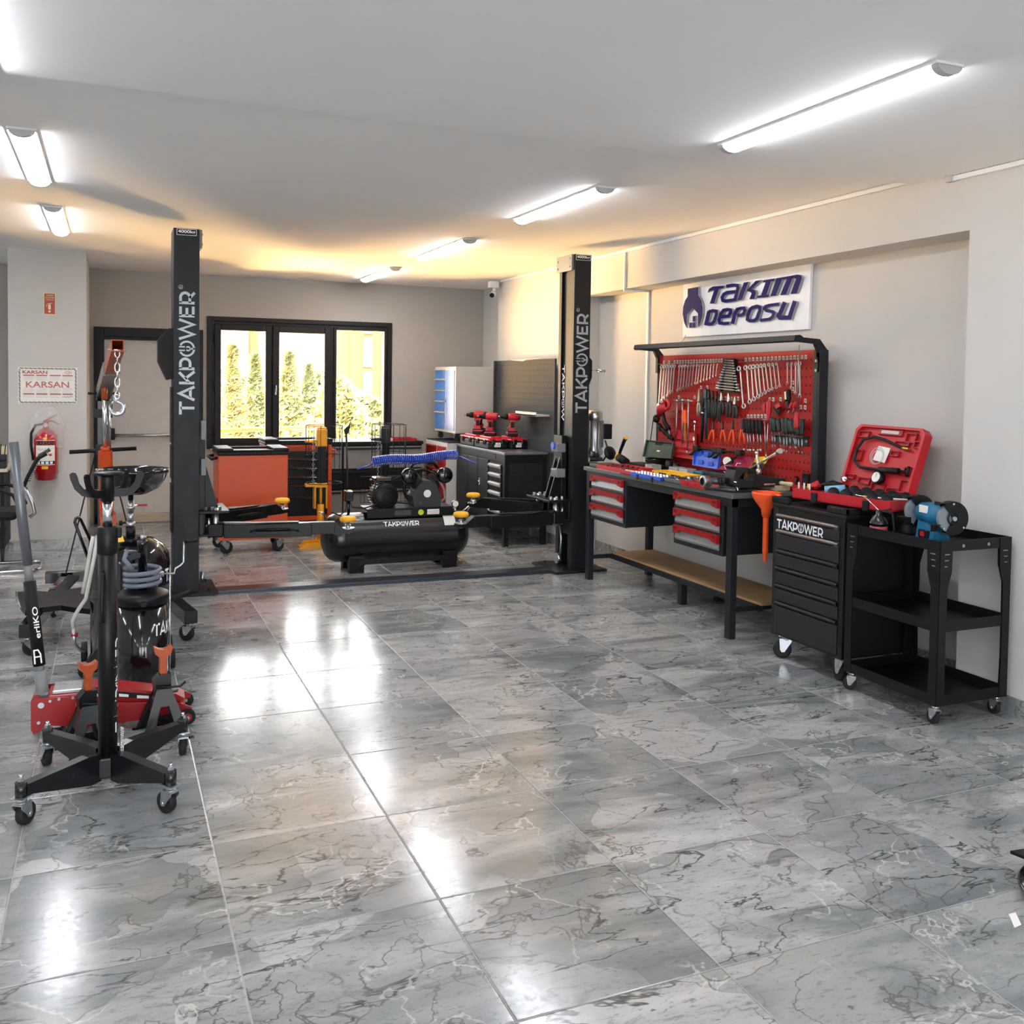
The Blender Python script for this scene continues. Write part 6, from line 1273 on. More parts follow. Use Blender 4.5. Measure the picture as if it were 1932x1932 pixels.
# ================================================================== AXLE STANDS
def axle_stand(x, y, rz, lab):
    t = thing('axle_stand', lab, 'axle stand', (x, y, 0), rz, 'pair of axle stands', local=True)
    fr_ = MB()
    for s in (-1, 1):
        o = [(-.035, s*.04, .235), (.035, s*.04, .235), (.115, s*.115, .0), (.075, s*.118, 0), (.062, s*.108, .028), (-.062, s*.108, .028), (-.075, s*.118, 0), (-.115, s*.115, 0)]
        i_ = [(-.02, s*.065, .155), (.02, s*.065, .155), (.045, s*.095, .06), (-.045, s*.095, .06)]
        q = [Vector(p) for p in o]; w = [Vector(p) for p in i_]; d = (0, -s*.004, 0)
        for poly in ((q[0], q[1], w[1], w[0]), (q[1], q[2], q[3], w[2], w[1]), (q[3], q[4], q[5], q[6], w[3], w[2]), (q[6], q[7], q[0], w[0], w[3])): fr_.prism(poly, d)
        fr_.prism([(s*.035, -.04, .235), (s*.035, .04, .235), (s*.115, .115, 0), (s*.098, .09, .02), (s*.06, .05, .12), (s*.06, -.05, .12), (s*.098, -.09, .02), (s*.115, -.115, 0)], (-s*.004, 0, 0))
        for q_ in (-1, 1): fr_.box((s*.115-.014, q_*.117-.014, 0), (s*.115+.014, q_*.117+.014, .004))
    P(t, 'frame', fr_, ANTHG)
    P(t, 'ratchet_housing', MB().prism([(-.045, -.032, .225), (.035, -.032, .225), (.035, -.032, .305), (-.02, -.032, .305), (-.048, -.032, .275)], (0, .064, 0)), ANTHG)
    P(t, 'pawl_lever', MB().tube([(-.035, -.036, .25), (.02, -.05, .245), (.075, -.055, .245), (.10, -.055, .265)], .006), BLACKM)
    rk = MB().prism([(-.014, -.012, .20), (.018, -.012, .20), (.018, -.012, .385), (-.014, -.012, .385)], (0, .024, 0))
    for k in range(8): rk.box((-.019, -.010, .30+.011*k), (-.013, .010, .305+.011*k))
    P(t, 'ratchet_bar', rk, ORANGED)
    sp_ = [(-.014, .375), (.016, .375), (.018, .40), (.038, .42), (.044, .45), (.040, .455), (.02, .443), (0, .44), (-.02, .443), (-.040, .455), (-.044, .45), (-.038, .42), (-.016, .40)]
    s = P(t, 'saddle', MB().prism([(a, -.022, z-.012) for a, z in sp_], (0, .044, 0)), ORANGED)
    return t
s1 = axle_stand(-.405, 1.02, .25, 'left axle stand with an orange saddle, behind transmission jack base')
s1.scale = (.86, .86, .86)
s2 = dup(s1, (-.105, 1.13, 0), .1, 'right axle stand with orange saddle, before the small oil drum'); s2.scale = (.88, .88, .88)
# ================================================================== RED FLOOR JACK
fj = thing('floor_jack', 'red low-profile trolley jack with long grey and black handle', 'floor jack', (-.3, 1.34, 0))
FM = Matrix.Translation((-.30, 1.345, 0)) @ Matrix.Rotation(-.04, 4, 'Z')
b = MB()
for s in (-1, 1): b.prism([(-.32, s*.10, .02), (-.33, s*.10, .04), (-.33, s*.10, .165), (-.31, s*.10, .175), (-.20, s*.10, .17), (-.10, s*.10, .15), (.0, s*.10, .125), (.28, s*.10, .095), (.33, s*.10, .07), (.33, s*.10, .05), (.26, s*.10, .04), (-.10, s*.10, .03), (-.25, s*.10, .05)], (0, s*.006, 0))
b.box((.28, -.10, .06), (.30, .10, .09)).box((-.33, -.10, .10), (-.30, .10, .17), .004); fr0 = P(fj, 'side_frame', b.xf(FM), RED)
sc_ = MB()
for x, z, r in ((-.29, .145, .013), (-.14, .135, .014), (-.255, .160, .006), (-.22, .165, .006), (-.165, .165, .006), (-.30, .07, .007)): sc_.cyl((x, -.112, z), (x, -.106, z), r, n=10)
P(fr0, 'frame_bolt', sc_.xf(FM), STEEL)
P(fj, 'hydraulic_unit', MB().box((-.27, -.085, .08), (-.12, .085, .175), .01).xf(FM), RED)
P(fj, 'rear_tray', MB().box((-.25, -.07, .175), (-.13, .07, .19), .003).box((-.24, -.06, .189), (-.14, .06, .191), mi=1).xf(FM), [STEEL, ZINC])
P(fj, 'lift_arm', MB().prism([(-.13, -.06, .13), (-.10, -.06, .19), (-.02, -.06, .185), (.26, -.06, .125), (.30, -.06, .10), (.28, -.06, .075), (-.05, -.06, .11)], (0, .12, 0)).xf(FM), RED)
P(fj, 'decal', MB().prism([(-.10, -.0615, .165), (-.03, -.0615, .168), (.20, -.0615, .127), (.20, -.0615, .108), (-.03, -.0615, .14), (-.09, -.0615, .145)], (0, -.0006, 0)).xf(FM), BLACKP)
for k, (x, z, w_) in enumerate(((-.06, .154, .05), (.04, .143, .04), (.12, .128, .05))): P(fj, 'decal_print', MB().prism([(x-w_/2, -.0625, z-.006+.0), (x+w_/2, -.0625, z-.012), (x+w_/2, -.0625, z+.0), (x-w_/2, -.0625, z+.008)], (0, -.0004, 0)).xf(FM), WHITEL)
P(fj, 'lettering', text_mb('erliKO', .06, .014, FM @ fr((-.10, -.1068, .075), (1, .0, -.02), (0, 0, 1))), WHITEL)
P(fj, 'saddle', MB().lathe([(0, .11), (.045, .11), (.052, .118), (.052, .13), (.045, .134), (0, .130)], (.22, 0, 0), n=28).xf(FM), DSTEEL)
for s in (-1, 1): P(fj, 'front_wheel', MB().cyl((.31, s*.112, .035), (.31, s*.135, .035), .034, n=24).cyl((.31, s*.136, .035), (.31, s*.138, .035), .018, n=18, mi=1).cyl((.31, s*.107, .035), (.31, s*.145, .035), .007, n=10, mi=2).xf(FM), [BLACKP, RED, STEEL])
for s in (-1, 1): P(fj, 'rear_castor', MB().box((-.27, s*.06-.02, .03), (-.215, s*.06+.02, .08), .004).cyl((-.23, s*.06-.014, .025), (-.23, s*.06+.014, .025), .024, n=18, mi=1).xf(FM), [STEEL, RUBBER])
h0, h1 = at(79, 1296, 1, 1.36), at(25, 834, 1, 1.40); hp = lambda f_: h0.lerp(h1, f_)
P(fj, 'handle_socket', MB().cyl(hp(-.08), hp(.07), .026, n=18).box(hp(0)+Vector((-.03, -.04, -.06)), hp(0)+Vector((.03, .04, -.02)), .006), MGREY)
P(fj, 'handle_lower', MB().cyl(hp(.05), hp(.11), .018, n=16).cyl(hp(.43), hp(.52), .018, n=16), MGREY)
P(fj, 'foam_sleeve', MB().cyl(hp(.09), hp(.435), .026, n=20), BLACKP)
P(fj, 'handle_upper', MB().cyl(hp(.50), hp(1.0), .021, n=20), mat('handle_grey', '6f7377', .35, .5))
dh = (h1-h0).normalized(); fxm = fr(hp(.24)+Vector((.006, -.0265, 0)), dh, dh.cross(Vector((0, -1, 0))) * -1)
P(fj, 'lettering', text_mb('erliKO', .14, .022, fr(hp(.27)+Vector((.010, -.0268, 0)), dh, Vector((-1, 0, 0)))), WHITEL)
m = MB(); ribbon(m, [(-.04, -.012), (.0, -.012), (.02, -.004), (.02, .012), (-.04, .014)], .006); ribbon(m, [(-.01, -.01), (-.01, .013)], .006); m.xf(fr(hp(.14)+Vector((.0, -.0268, 0)), dh, Vector((-1, 0, 0))))
P(fj, 'lettering', m, WHITEL)
# ================================================================== WASTE OIL DRAINER
ox, oy = -.215, 2.27
od_ = thing('oil_drainer', 'large black waste oil drainer drum with wide black bowl on top', 'oil drainer', (ox, oy, 0))
P(od_, 'drum', MB().lathe([(0, .075), (.19, .075), (.202, .085), (.204, .37), (.207, .378), (.204, .386), (.204, .44), (.207, .448), (.204, .456), (.203, .56), (.195, .61), (.165, .66), (.11, .695), (.05, .708), (0, .71)], (ox, oy, 0), n=48), BLACKG)
P(od_, 'bowl', MB().lathe([(.022, .93), (.07, .935), (.13, .965), (.165, 1.01), (.18, 1.05), (.186, 1.052), (.188, 1.072), (.181, 1.072), (.178, 1.055), (.16, 1.012), (.125, .972), (.07, .943), (0, .938)], (ox+.01, oy, 0), n=48), BLACKG)
P(od_, 'bowl_post', MB().cyl((ox, oy, .70), (ox, oy, .76), .025, n=18).cyl((ox, oy, .76), (ox, oy, .93), .014, n=16), BLACKM)
P(od_, 'post_collar', MB().cyl((ox, oy, .755), (ox, oy, .785), .024, n=18).cyl((ox, oy, .785), (ox, oy, .83), .015, n=14).cyl((ox, oy, .83), (ox, oy, .90), .017, n=8).cyl((ox, oy, .85), (ox, oy, .87), .022, n=8), STEEL)
P(od_, 'valve_lever', MB().box((ox+.015, oy-.008, .872), (ox+.035, oy+.008, .877)).box((ox+.03, oy-.009, .866), (ox+.085, oy+.009, .876), .004, mi=1), [STEEL, RED])
P(od_, 'clamp_knob', MB().cyl((ox-.045, oy, .778), (ox-.02, oy, .778), .005).cyl((ox-.058, oy, .778), (ox-.042, oy, .778), .014, n=10), BLACKP)
c = at(227, 1018, 1, oy-.17)
P(od_, 'yellow_label', MB().prism([c+Vector((-.03, 0, -.015)), c+Vector((.02, 0, -.012)), c+Vector((.012, .03, .015)), c+Vector((-.03, .03, .015))], (0, .002, .0)), YPLAS)
lt = logo_mb(.40, .07, Matrix.Identity(4))
for v in lt.bm.verts: v.co.y += .50
P(od_, 'lettering', wrap_z(lt, ox, oy, .2055, 22), WHITEL)
P(od_, 'push_handle', MB().tube([at(166, 1052, 1, 2.3), at(141, 985, 1, 2.3), at(143, 978, 1, 2.32), at(148, 976, 1, 2.35), at(152, 980, 1, 2.38), at(176, 1030, 1, 2.42)], .008), ANTHG)
P(od_, 'drain_hose', MB().tube([at(184, 1010, 1, 2.08), at(178, 1050, 1, 2.06), at(170, 1090, 1, 2.05), at(162, 1130, 1, 2.05), at(148, 1150, 1, 2.05), at(137, 1170, 1, 2.05), at(138, 1184, 1, 2.05)], .010, 10).tube([at(176, 1012, 1, 2.08), at(170, 1040, 1, 2.07), at(163, 1085, 1, 2.07), at(156, 1120, 1, 2.07)], .010, 10), mat('clear_hose', 'c9c7bf', .3, alpha=.8))
P(od_, 'drain_tap', MB().tube([at(139, 1184, 1, 2.05), at(140, 1215, 1, 2.05), at(150, 1226, 1, 2.07), at(162, 1226, 1, 2.1)], .010, 10).cyl(at(134, 1198, 1, 2.05), at(147, 1198, 1, 2.05), .011, n=10, mi=1), [STEEL, RED])
P(od_, 'foot_bracket', MB().prism([(ox-.20, oy-.12, .10), (ox-.13, oy-.17, .10), (ox-.17, oy-.2, .03), (ox-.24, oy-.16, .03)], (0, 0, .012)).prism([(ox-.14, oy-.165, .18), (ox-.10, oy-.185, .18), (ox-.19, oy-.20, .04), (ox-.25, oy-.17, .04)], (0, .01, 0)).cyl((ox-.2, oy+.16, .055), (ox+.22, oy+.16, .055), .01), BLACKM)
castor(od_, ox-.235, oy-.17, .078, .034, .024, .6, plate=.028, trail=.012)
for x in (ox-.235, ox+.205): P(od_, 'wheel', MB().cyl((x-.015, oy+.14, .055), (x+.015, oy+.14, .055), .055, n=24).cyl((x-.017, oy+.14, .055), (x+.017, oy+.14, .055), .03, n=18, mi=1), [RUBBER, BLACKP])
P(od_, 'wheel', MB().cyl((ox+.19, oy-.13, .05), (ox+.22, oy-.13, .05), .05, n=24).cyl((ox+.188, oy-.13, .05), (ox+.222, oy-.13, .05), .026, n=18, mi=1), [RUBBER, BLACKP])
# ================================================================== GREASE PUMP
gx, gy = -.168, 1.83
gp = thing('grease_pump', 'small black drum pump with clear ribbed hose coiled on its lid', 'grease pump', (gx, gy, 0))
P(gp, 'drum', MB().lathe([(0, .0), (.118, .0), (.122, .004), (.122, .44), (0, .44)], (gx, gy, 0), n=44), BLACKG)
P(gp, 'lid', MB().lathe([(.122, .435), (.130, .437), (.130, .475), (.124, .485), (.10, .495), (0, .50)], (gx, gy, 0), n=44), BLACKM)
P(gp, 'clamp_knob', MB().cyl((gx-.0, gy-.132, .455), (gx-.0, gy-.15, .455), .014, n=8).box((gx-.02, gy-.14, .452), (gx+.02, gy-.13, .462)), BLACKP)
lt = logo_mb(.34, .062, Matrix.Identity(4))
for v in lt.bm.verts: v.co.y += .315
P(gp, 'lettering', wrap_z(lt, gx, gy, .1228, 12), WHITEL)
P(gp, 'pump_body', MB().lathe([(.022, .50), (.022, .72), (.026, .725), (.026, .745), (.018, .75), (0, .752)], (gx, gy, 0), n=20), BLACKG)
P(gp, 'pump_nut', MB().cyl((gx, gy, .752), (gx, gy, .775), .010, n=8).cyl((gx, gy, .765), (gx+.02, gy, .765), .006, n=8), ZINC)
P(gp, 'crank', MB().cyl((gx+.02, gy, .575), (gx+.10, gy-.01, .575), .014, n=12).tube([(gx+.10, gy-.01, .575), (gx+.15, gy-.02, .575), (gx+.155, gy-.02, .60), (gx+.18, gy-.02, .615), (gx+.195, gy-.02, .63), (gx+.197, gy-.02, .735)], .005), ZINC)
P(gp, 'crank_grip', MB().cyl((gx+.197, gy-.02, .735), (gx+.262, gy-.02, .738), .010, n=12), BLACKP)
HZ = mat('clear_ribbed_hose', '6a7282', .2, coat=.5, bump=.5, scale=20, alpha=.85); pts = []
for k in range(90):
    a = 2*PI*k/26+.5; pts.append((gx+.082*math.cos(a), gy+.082*math.sin(a), .515+.0011*k))
pts += [(gx-.05, gy-.06, .62), (gx-.085, gy-.03, .66), (gx-.075, gy+.02, .69), (gx-.03, gy+.05, .68)]
P(gp, 'hose', MB().tube(pts, .0125, 10), HZ)
P(gp, 'hose_bracket', MB().prism([(gx-.10, gy-.02, .63), (gx-.09, gy-.02, .66), (gx-.05, gy-.02, .685), (gx-.01, gy-.02, .69), (gx-.01, gy-.02, .665), (gx-.05, gy-.02, .655), (gx-.07, gy-.02, .635)], (0, .012, 0)), BLACKM)
P(gp, 'side_tube', MB().cyl((gx+.128, gy-.03, .02), (gx+.128, gy-.03, .57), .004), CHROME)
P(gp, 'grip_handle', MB().tube([(gx+.10, gy+.09, .40), (gx+.16, gy+.12, .42), (gx+.24, gy+.14, .44)], [.008, .014, .016]), BLACKP)
# ================================================================== ENGINE CRANE
ec = thing('engine_crane', 'folding engine crane with orange boom end, chain and hook, behind the drums', 'engine crane', (-.36, 3.6, 0))
my = 4.05; mxx = at(195, 800, 1, my).x
P(ec, 'mast', MB().box((mxx-.04, my-.04, .12), (mxx+.05, my+.05, 1.40), .004), ANTHG)
P(ec, 'mast_yoke', MB().box((mxx-.06, my-.06, 1.30), (mxx-.054, my+.06, 1.50), .002).box((mxx+.054, my-.06, 1.30), (mxx+.06, my+.06, 1.50), .002).box((mxx-.06, my-.062, 1.28), (mxx+.06, my-.055, 1.34), .002).cyl((mxx-.10, my, 1.45), (mxx+.09, my, 1.45), .009, n=8), BLACKM)
yb_ = 2.60; tip = at(222, 652, 1, yb_); piv = Vector((mxx, my+.02, 1.45)); d = (tip-piv); Lb = d.length
BM = Matrix.Translation(piv) @ d.to_track_quat('Y', 'Z').to_matrix().to_4x4()
P(ec, 'boom_outer', MB().box((-.045, -.05, -.045), (.045, Lb*.56, .045), .003).xf(BM), mat('crane_grey', '6c6a64', .3, .3))
b = MB(); t_ = .034
for x0, x1, z0, z1 in ((-t_, -t_+.005, -t_, t_), (t_-.005, t_, -t_, t_), (-t_+.005, t_-.005, -t_, -t_+.005), (-t_+.005, t_-.005, t_-.005, t_)): b.box((x0, Lb*.5, z0), (x1, Lb, z1))
P(ec, 'boom_inner', b.xf(BM), ORANGED)
P(ec, 'boom_bolt', MB().cyl((-.065, Lb*.5, 0), (.0, Lb*.5, 0), .010, n=8).xf(BM), ZINC); P(ec, 'boom_bolt', MB().cyl((-t_-.012, Lb-.03, -.02), (t_+.018, Lb-.03, -.02), .007, n=8).xf(BM), ZINC)
hk = tip+Vector((-.002, 0.02, -t_-.0)); ch = MB(); z = hk.z+.01
for k in range(7):
    big = k in (2, 4); hh = .030 if big else .022
    ch.ring((hk.x, hk.y, z-hh*.8), (0, 1, 0) if k % 2 == 0 else (1, 0, 0), .013, .0038, 14, 6, sy=1.7 if k % 2 == 0 else 1.7) if False else ch.tube([(hk.x+(.013*math.cos(a) if k % 2 == 0 else 0), hk.y+(0 if k % 2 == 0 else .013*math.cos(a)), z-hh+hh*math.sin(a)) for a in [2*PI*i/14 for i in range(14)]], .0042, 6, closed=True)
    z -= hh*1.62
P(ec, 'chain', ch, CHROME)
hc = Vector((hk.x-.002, hk.y, z-.075)); pts = [(hc.x+.0, hc.y, z+.0), (hc.x-.008, hc.y, z-.02)]
ra = [.010, .009]
for i in range(15): a = math.radians(100-20*i); pts.append((hc.x+.036*math.cos(a), hc.y, hc.z+.018+.036*math.sin(a))); ra.append(.008+.007*math.sin(PI*i/14))
P(ec, 'hook', MB().tube(pts, ra, 10).ring((hc.x, hc.y, z+.008), (0, 1, 0), .013, .005, 14, 6).tube([(hc.x-.02, hc.y-.008, z-.02), (hc.x-.034, hc.y-.008, hc.z+.035)], .004), ZINC)
rb, rt = Vector((mxx+.02, my-.22, .60)), Vector((mxx+.008, my-.42, 1.53)); dd = rt-rb
P(ec, 'ram_body', MB().prism([rb+Vector((x, y, 0)) for x, y in ((-.03, -.04), (.03, -.04), (.045, -.02), (.045, .04), (-.045, .04), (-.045, -.02))], tuple(dd*.50)).cyl(rb+dd*.50, rb+dd*.53, .03, n=8), ORANGE)
P(ec, 'ram_rod', MB().cyl(rb+dd*.5, rb+dd*.90, .015, n=14).cyl(rb+dd*.5+Vector((.03, 0, 0)), rb+dd*.88+Vector((.03, 0, 0)), .006, n=8), CHROME)
P(ec, 'ram_head', MB().cyl(rb+dd*.88, rb+dd*1.0, .02, n=14), ORANGED)
P(ec, 'push_bar', MB().cyl((mxx-.215, my-.10, 1.045), (mxx+.215, my-.10, 1.065), .014, n=14).box((mxx-.05, my-.12, 1.02), (mxx+.05, my-.04, 1.09), .004), BLACKM)
P(ec, 'brace', MB().cyl((mxx-.05, my-.05, 1.04), at(124, 1083, 1, 3.6), .005, n=6), BLACKM)
P(ec, 'brace', MB().cyl((mxx+.04, my-.05, 1.02), (mxx+.21, my-.25, .30), .005, n=6), BLACKM)
P(ec, 'lower_ram_support', MB().box((mxx-.02, my-.26, .30), (mxx-.0, my-.06, .62)).box((mxx+.06, my-.26, .30), (mxx+.08, my-.06, .62)), ORANGE)
P(ec, 'rear_crossbar', MB().box((-.735, my-.02, .125), (.03, my+.06, .20), .003), BLACKG)
hubp = Vector((mxx, my, .15))
for (u0, v0, x_, y_) in ((40, 1210, -.745, 2.64), (376, 1158, .118, 2.66)):
    e_ = Vector((x_, y_, .145)); s_ = Vector((-.60 if x_ < -.3 else -.10, my-.1, .145)); dd_ = e_-s_; M = Matrix.Translation(s_) @ Matrix.Rotation(math.atan2(dd_.y, dd_.x), 4, 'Z')
    lg = P(ec, 'leg', MB().box((0, -.038, -.035), (dd_.length+.04, .038, .040), .003).xf(M), BLACKG)
    castor(ec, x_, y_, .11, .048, .028, .5 if x_ < 0 else 2.4, plate=.032, trail=.02)
castor(ec, -.68, my+.02, .125, .045, .026, 1.0, plate=.032)
# ================================================================== CREEPER
cp_ = thing('creeper', 'black padded mechanic creeper lying low at the far left', 'creeper', (-.66, 3.55, 0))
zc_ = .235
ol = [at(u, v, 2, zc_) for u, v in ((33, 1117), (48, 1114), (90, 1116), (120, 1113), (150, 1108), (185, 1112), (200, 1135), (175, 1150), (140, 1146), (115, 1142), (80, 1146), (48, 1152), (38, 1140))]
P(cp_, 'pad', MB().prism(ol, (0, 0, -.03)), BLACKM)
q = [at(100, 1118, 1, 3.45), at(122, 1117, 1, 3.40), at(150, 1086, 1, 3.5), at(128, 1084, 1, 3.5)]
P(cp_, 'headrest', MB().prism(q, (0, .02, -.02)), BLACKM)
P(cp_, 'frame_tube', MB().tube([at(31, 1117, 2, .25), at(32, 1130, 2, .24), at(40, 1146, 2, .22), at(54, 1152, 2, .21)], .008), CHROME)
for u, v in ((100, 1165), (122, 1152), (185, 1160)):
    c = at(u, v, 2, .0); castor(cp_, c.x, c.y, .205, .026, .018, 1.2, plate=.02, trail=.008)
# ================================================================== OFFICE CHAIR AND DESK
och = thing('visitor_chair', 'black mesh-back cantilever chair with chrome base, at left photo edge', 'chair', (-1.1, 5.4, 0))
for y in (5.18, 5.62):
    P(och, 'runner', MB().tube([(-1.42, y, .46), (-1.50, y, .40), (-1.52, y, .1), (-1.50, y, .02), (-1.42, y, .013), (-.92, y, .013), (-.86, y+(.03 if y < 5.4 else -.03), .013)], .012, 12), CHROME)
P(och, 'rear_bar', MB().tube([(-.86, 5.21, .013), (-.84, 5.25, .013), (-.84, 5.55, .013), (-.86, 5.59, .013)], .012, 12), CHROME)
P(och, 'seat', MB().box((-1.48, 5.17, .42), (-1.0, 5.63, .49), .03), mat('seat_fabric_black', '141415', .9))
A = [at(45, 918, 1, 5.17), at(52, 900, 1, 5.17), at(70, 866, 1, 5.17), at(88, 856, 1, 5.17)]
bk = MB()
for a, b_ in ((A[0], A[1]), (A[1], A[2]), (A[2], A[3])): bk.prism([a, b_, b_+Vector((0, .46, 0)), a+Vector((0, .46, 0))], (-.012, 0, .006))
P(och, 'mesh_back', bk, mat('chair_mesh', '1a1b1c', .6))
P(och, 'back_frame', MB().tube(A, .014), BLACKP); P(och, 'back_frame', MB().tube([p+Vector((0, .46, 0)) for p in A], .014), BLACKP)
rb_ = MB()
for k in range(14):
    f_ = k/13; p_ = A[0].lerp(A[2], f_)+Vector((.01, 0, 0)); rb_.cyl(p_+Vector((0, .02, 0)), p_+Vector((0, .1, 0)), .004, n=5).cyl(p_+Vector((0, .36, 0)), p_+Vector((0, .44, 0)), .004, n=5)
P(och, 'back_slat', rb_, LGREY, kind='stuff')
for y in (5.16, 5.64):
    P(och, 'armrest', MB().tube([(-1.42, y, .47), (-1.40, y, .62), (-1.36, y, .66), (-1.10, y, .665), (-1.02, y, .62), (-.97, y, .50), (-1.02, y, .44)], .015), BLACKP)
P(och, 'support_bracket', MB().tube([at(48, 920, 1, 5.2), at(62, 950, 1, 5.2), at(66, 968, 1, 5.2), at(56, 976, 1, 5.2)], .014), STEEL)
dk = thing('desk', 'desk corner with pale top and black side at left photo edge', 'desk', (-1.6, 6.0, 0))
c = at(15, 890, 1, 5.65); DXR = c.x
P(dk, 'desk_top', MB().box((-2.8, 5.62, .765), (DXR, 6.25, .79), .003), mat('desk_top_pale', 'bdb6a4', .4)); P(dk, 'side_panel', MB().box((DXR-.06, 5.66, .12), (DXR-.03, 6.2, .765)), BLACKP); P(dk, 'side_panel', MB().box((-2.75, 5.66, .12), (-2.72, 6.2, .765)), BLACKP)
P(dk, 'desk_leg', MB().prism([(DXR-.08, 5.70, .30), (DXR-.02, 5.70, .30), (DXR-.04, 5.70, 0), (DXR-.06, 5.70, 0)], (0, .03, 0)), BLACKM)
og = thing('pen_holder', 'black mesh desk organiser full of pens on the desk corner', 'desk organiser', (DXR-.12, 5.75, .79))
P(og, 'tray', MB().box((DXR-.22, 5.68, .79), (DXR-.02, 5.84, .85), .004).box((DXR-.22, 5.76, .85), (DXR-.02, 5.84, .90), .004), BLACKM)
for k in range(6): P(og, 'pen', MB().cyl((DXR-.19+.03*k, 5.79, .86), (DXR-.20+.034*k, 5.78+.01*(k % 3), .99-.01*(k % 2)), .004, n=6), BLACKP)
P(og, 'note_block', MB().box((DXR-.09, 5.80, .9), (DXR-.02, 5.83, .97), .001), WOOD)
# ================================================================== ON THE PILLAR
ex, ey, ez = -.845, 6.17, .64
fe = thing('fire_extinguisher', 'red fire extinguisher wrapped in clear plastic, hanging on the pillar', 'fire extinguisher', (ex, ey, ez))
P(fe, 'cylinder', MB().lathe([(0, 0), (.07, 0), (.085, .012), (.09, .05), (.0975, .055), (.0975, .355), (.09, .40), (.06, .44), (.03, .46), (.022, .48), (0, .48)], (ex, ey, ez), n=32), mat('extinguisher_red', 'b3121e', .25, coat=.4))
P(fe, 'valve_handle', MB().cyl((ex, ey, ez+.48), (ex, ey, ez+.52), .022, n=12).prism([(ex-.03, ey-.01, ez+.50), (ex+.09, ey-.01, ez+.58), (ex+.095, ey-.01, ez+.59), (ex-.02, ey-.01, ez+.53)], (0, .02, 0)).prism([(ex-.02, ey-.01, ez+.51), (ex+.05, ey-.01, ez+.52), (ex+.11, ey-.01, ez+.49), (ex+.11, ey-.01, ez+.5), (ex+.05, ey-.01, ez+.535), (ex-.02, ey-.01, ez+.53)], (0, .02, 0)), RED)
P(fe, 'gauge', MB().cyl((ex, ey-.03, ez+.49), (ex, ey-.02, ez+.49), .018, n=16), LGREY)
P(fe, 'hose', MB().tube([(ex-.02, ey-.02, ez+.50), (ex-.08, ey-.03, ez+.49), (ex-.115, ey-.03, ez+.42), (ex-.118, ey-.02, ez+.32), (ex-.10, ey-.03, ez+.18)], .011), RUBBER)
lb = MB()
def strip(mb, w0, w1, z0, z1, r, n=12):
    for i in range(n): x0, x1 = w0+(w1-w0)*i/n, w0+(w1-w0)*(i+1)/n; mb.quad([(x0, z0, 0), (x1, z0, 0), (x1, z1, 0), (x0, z1, 0)])
    return wrap_z(mb, ex, ey, r, -90)
P(fe, 'label', strip(lb, -.085, .085, ez+.14, ez+.36, .0985), PAPER)
P(fe, 'label_band', strip(MB(), -.084, .084, ez+.315, ez+.355, .0988), BLACKP)
P(fe, 'label_band', strip(MB(), -.084, .084, ez+.145, ez+.175, .0988), BLACKP)
for k in range(4): P(fe, 'label_dot', strip(MB(), -.07+.036*k, -.045+.036*k, ez+.149, ez+.171, .099, 3), WHITEL)
for k in range(3): P(fe, 'label_icon', strip(MB(), -.06+.045*k, -.035+.045*k, ez+.22, ez+.238, .0988, 3), REDL)
for k in range(4): P(fe, 'label_print', strip(MB(), -.07, .07-.02*(k % 2), ez+.285-.012*k-(.02 if k > 1 else 0), ez+.289-.012*k-(.02 if k > 1 else 0), .0988, 6), MGREY if k % 2 else REDL)
tt = text_mb('KARSAN', .15, .03, Matrix.Identity(4))
for v in tt.bm.verts: v.co.y += ez+.335
P(fe, 'lettering', wrap_z(tt, ex, ey, .0992, -90), REDL)
P(fe, 'yellow_tag', strip(MB(), -.03, .022, ez+.105, ez+.13, .0985, 4), YPLAS)
P(fe, 'yellow_mark', MB().prism([(ex-.02, ey-.095, ez+.375), (ex, ey-.097, ez+.355), (ex+.02, ey-.095, ez+.375), (ex, ey-.085, ez+.40)], (0, -.001, 0)), YPLAS)
bagm = MATS['clear_box']; bm_ = MB(); rn = random.Random(4); rings = []
BAG = mat('clear_bag', 'f2f2f2', .08, alpha=.22, spec=.8)
prof = [(.128, .30), (.132, .36), (.136, .42), (.134, .48), (.12, .53), (.10, .58), (.075, .62), (.05, .65)]
nn = 22
for r, h in prof: rings.append([bm_.bm.verts.new((ex+.01+(r+rn.uniform(-.012, .012))*math.cos(2*PI*k/nn), ey+.02+min(.08, (r*.7+rn.uniform(-.01, .01))*math.sin(2*PI*k/nn)), ez+h+rn.uniform(-.012, .012))) for k in range(nn)])
for A_, B_ in zip(rings, rings[1:]):
    for k in range(nn): bm_.bm.faces.new((A_[k], A_[(k+1) % nn], B_[(k+1) % nn], B_[k]))
P(fe, 'plastic_wrap', bm_, BAG)
PY = 6.279
sgn = thing('extinguisher_sign', 'small red sign with pale border above the certificate on pillar', 'sign', (-.816, PY, 2.21))
P(sgn, 'border', MB().box((-.866, PY-.004, 2.116), (-.766, PY-.001, 2.313)), mat('glow_cream', 'dcd9a0', .5))
P(sgn, 'red_field', MB().box((-.859, PY-.0046, 2.123), (-.773, PY-.004, 2.306)), mat('sign_red', 'a83a2c', .5))
for k, s in enumerate(('YANGIN', 'SÖNDÜRME', 'CİHAZI')): P(sgn, 'lettering', text_mb(s, .06 if k != 1 else .072, .013, fr((-.816, PY-.0052, 2.29-.019*k), (1, 0, 0), (0, 0, 1))), mat('glow_cream', ''))
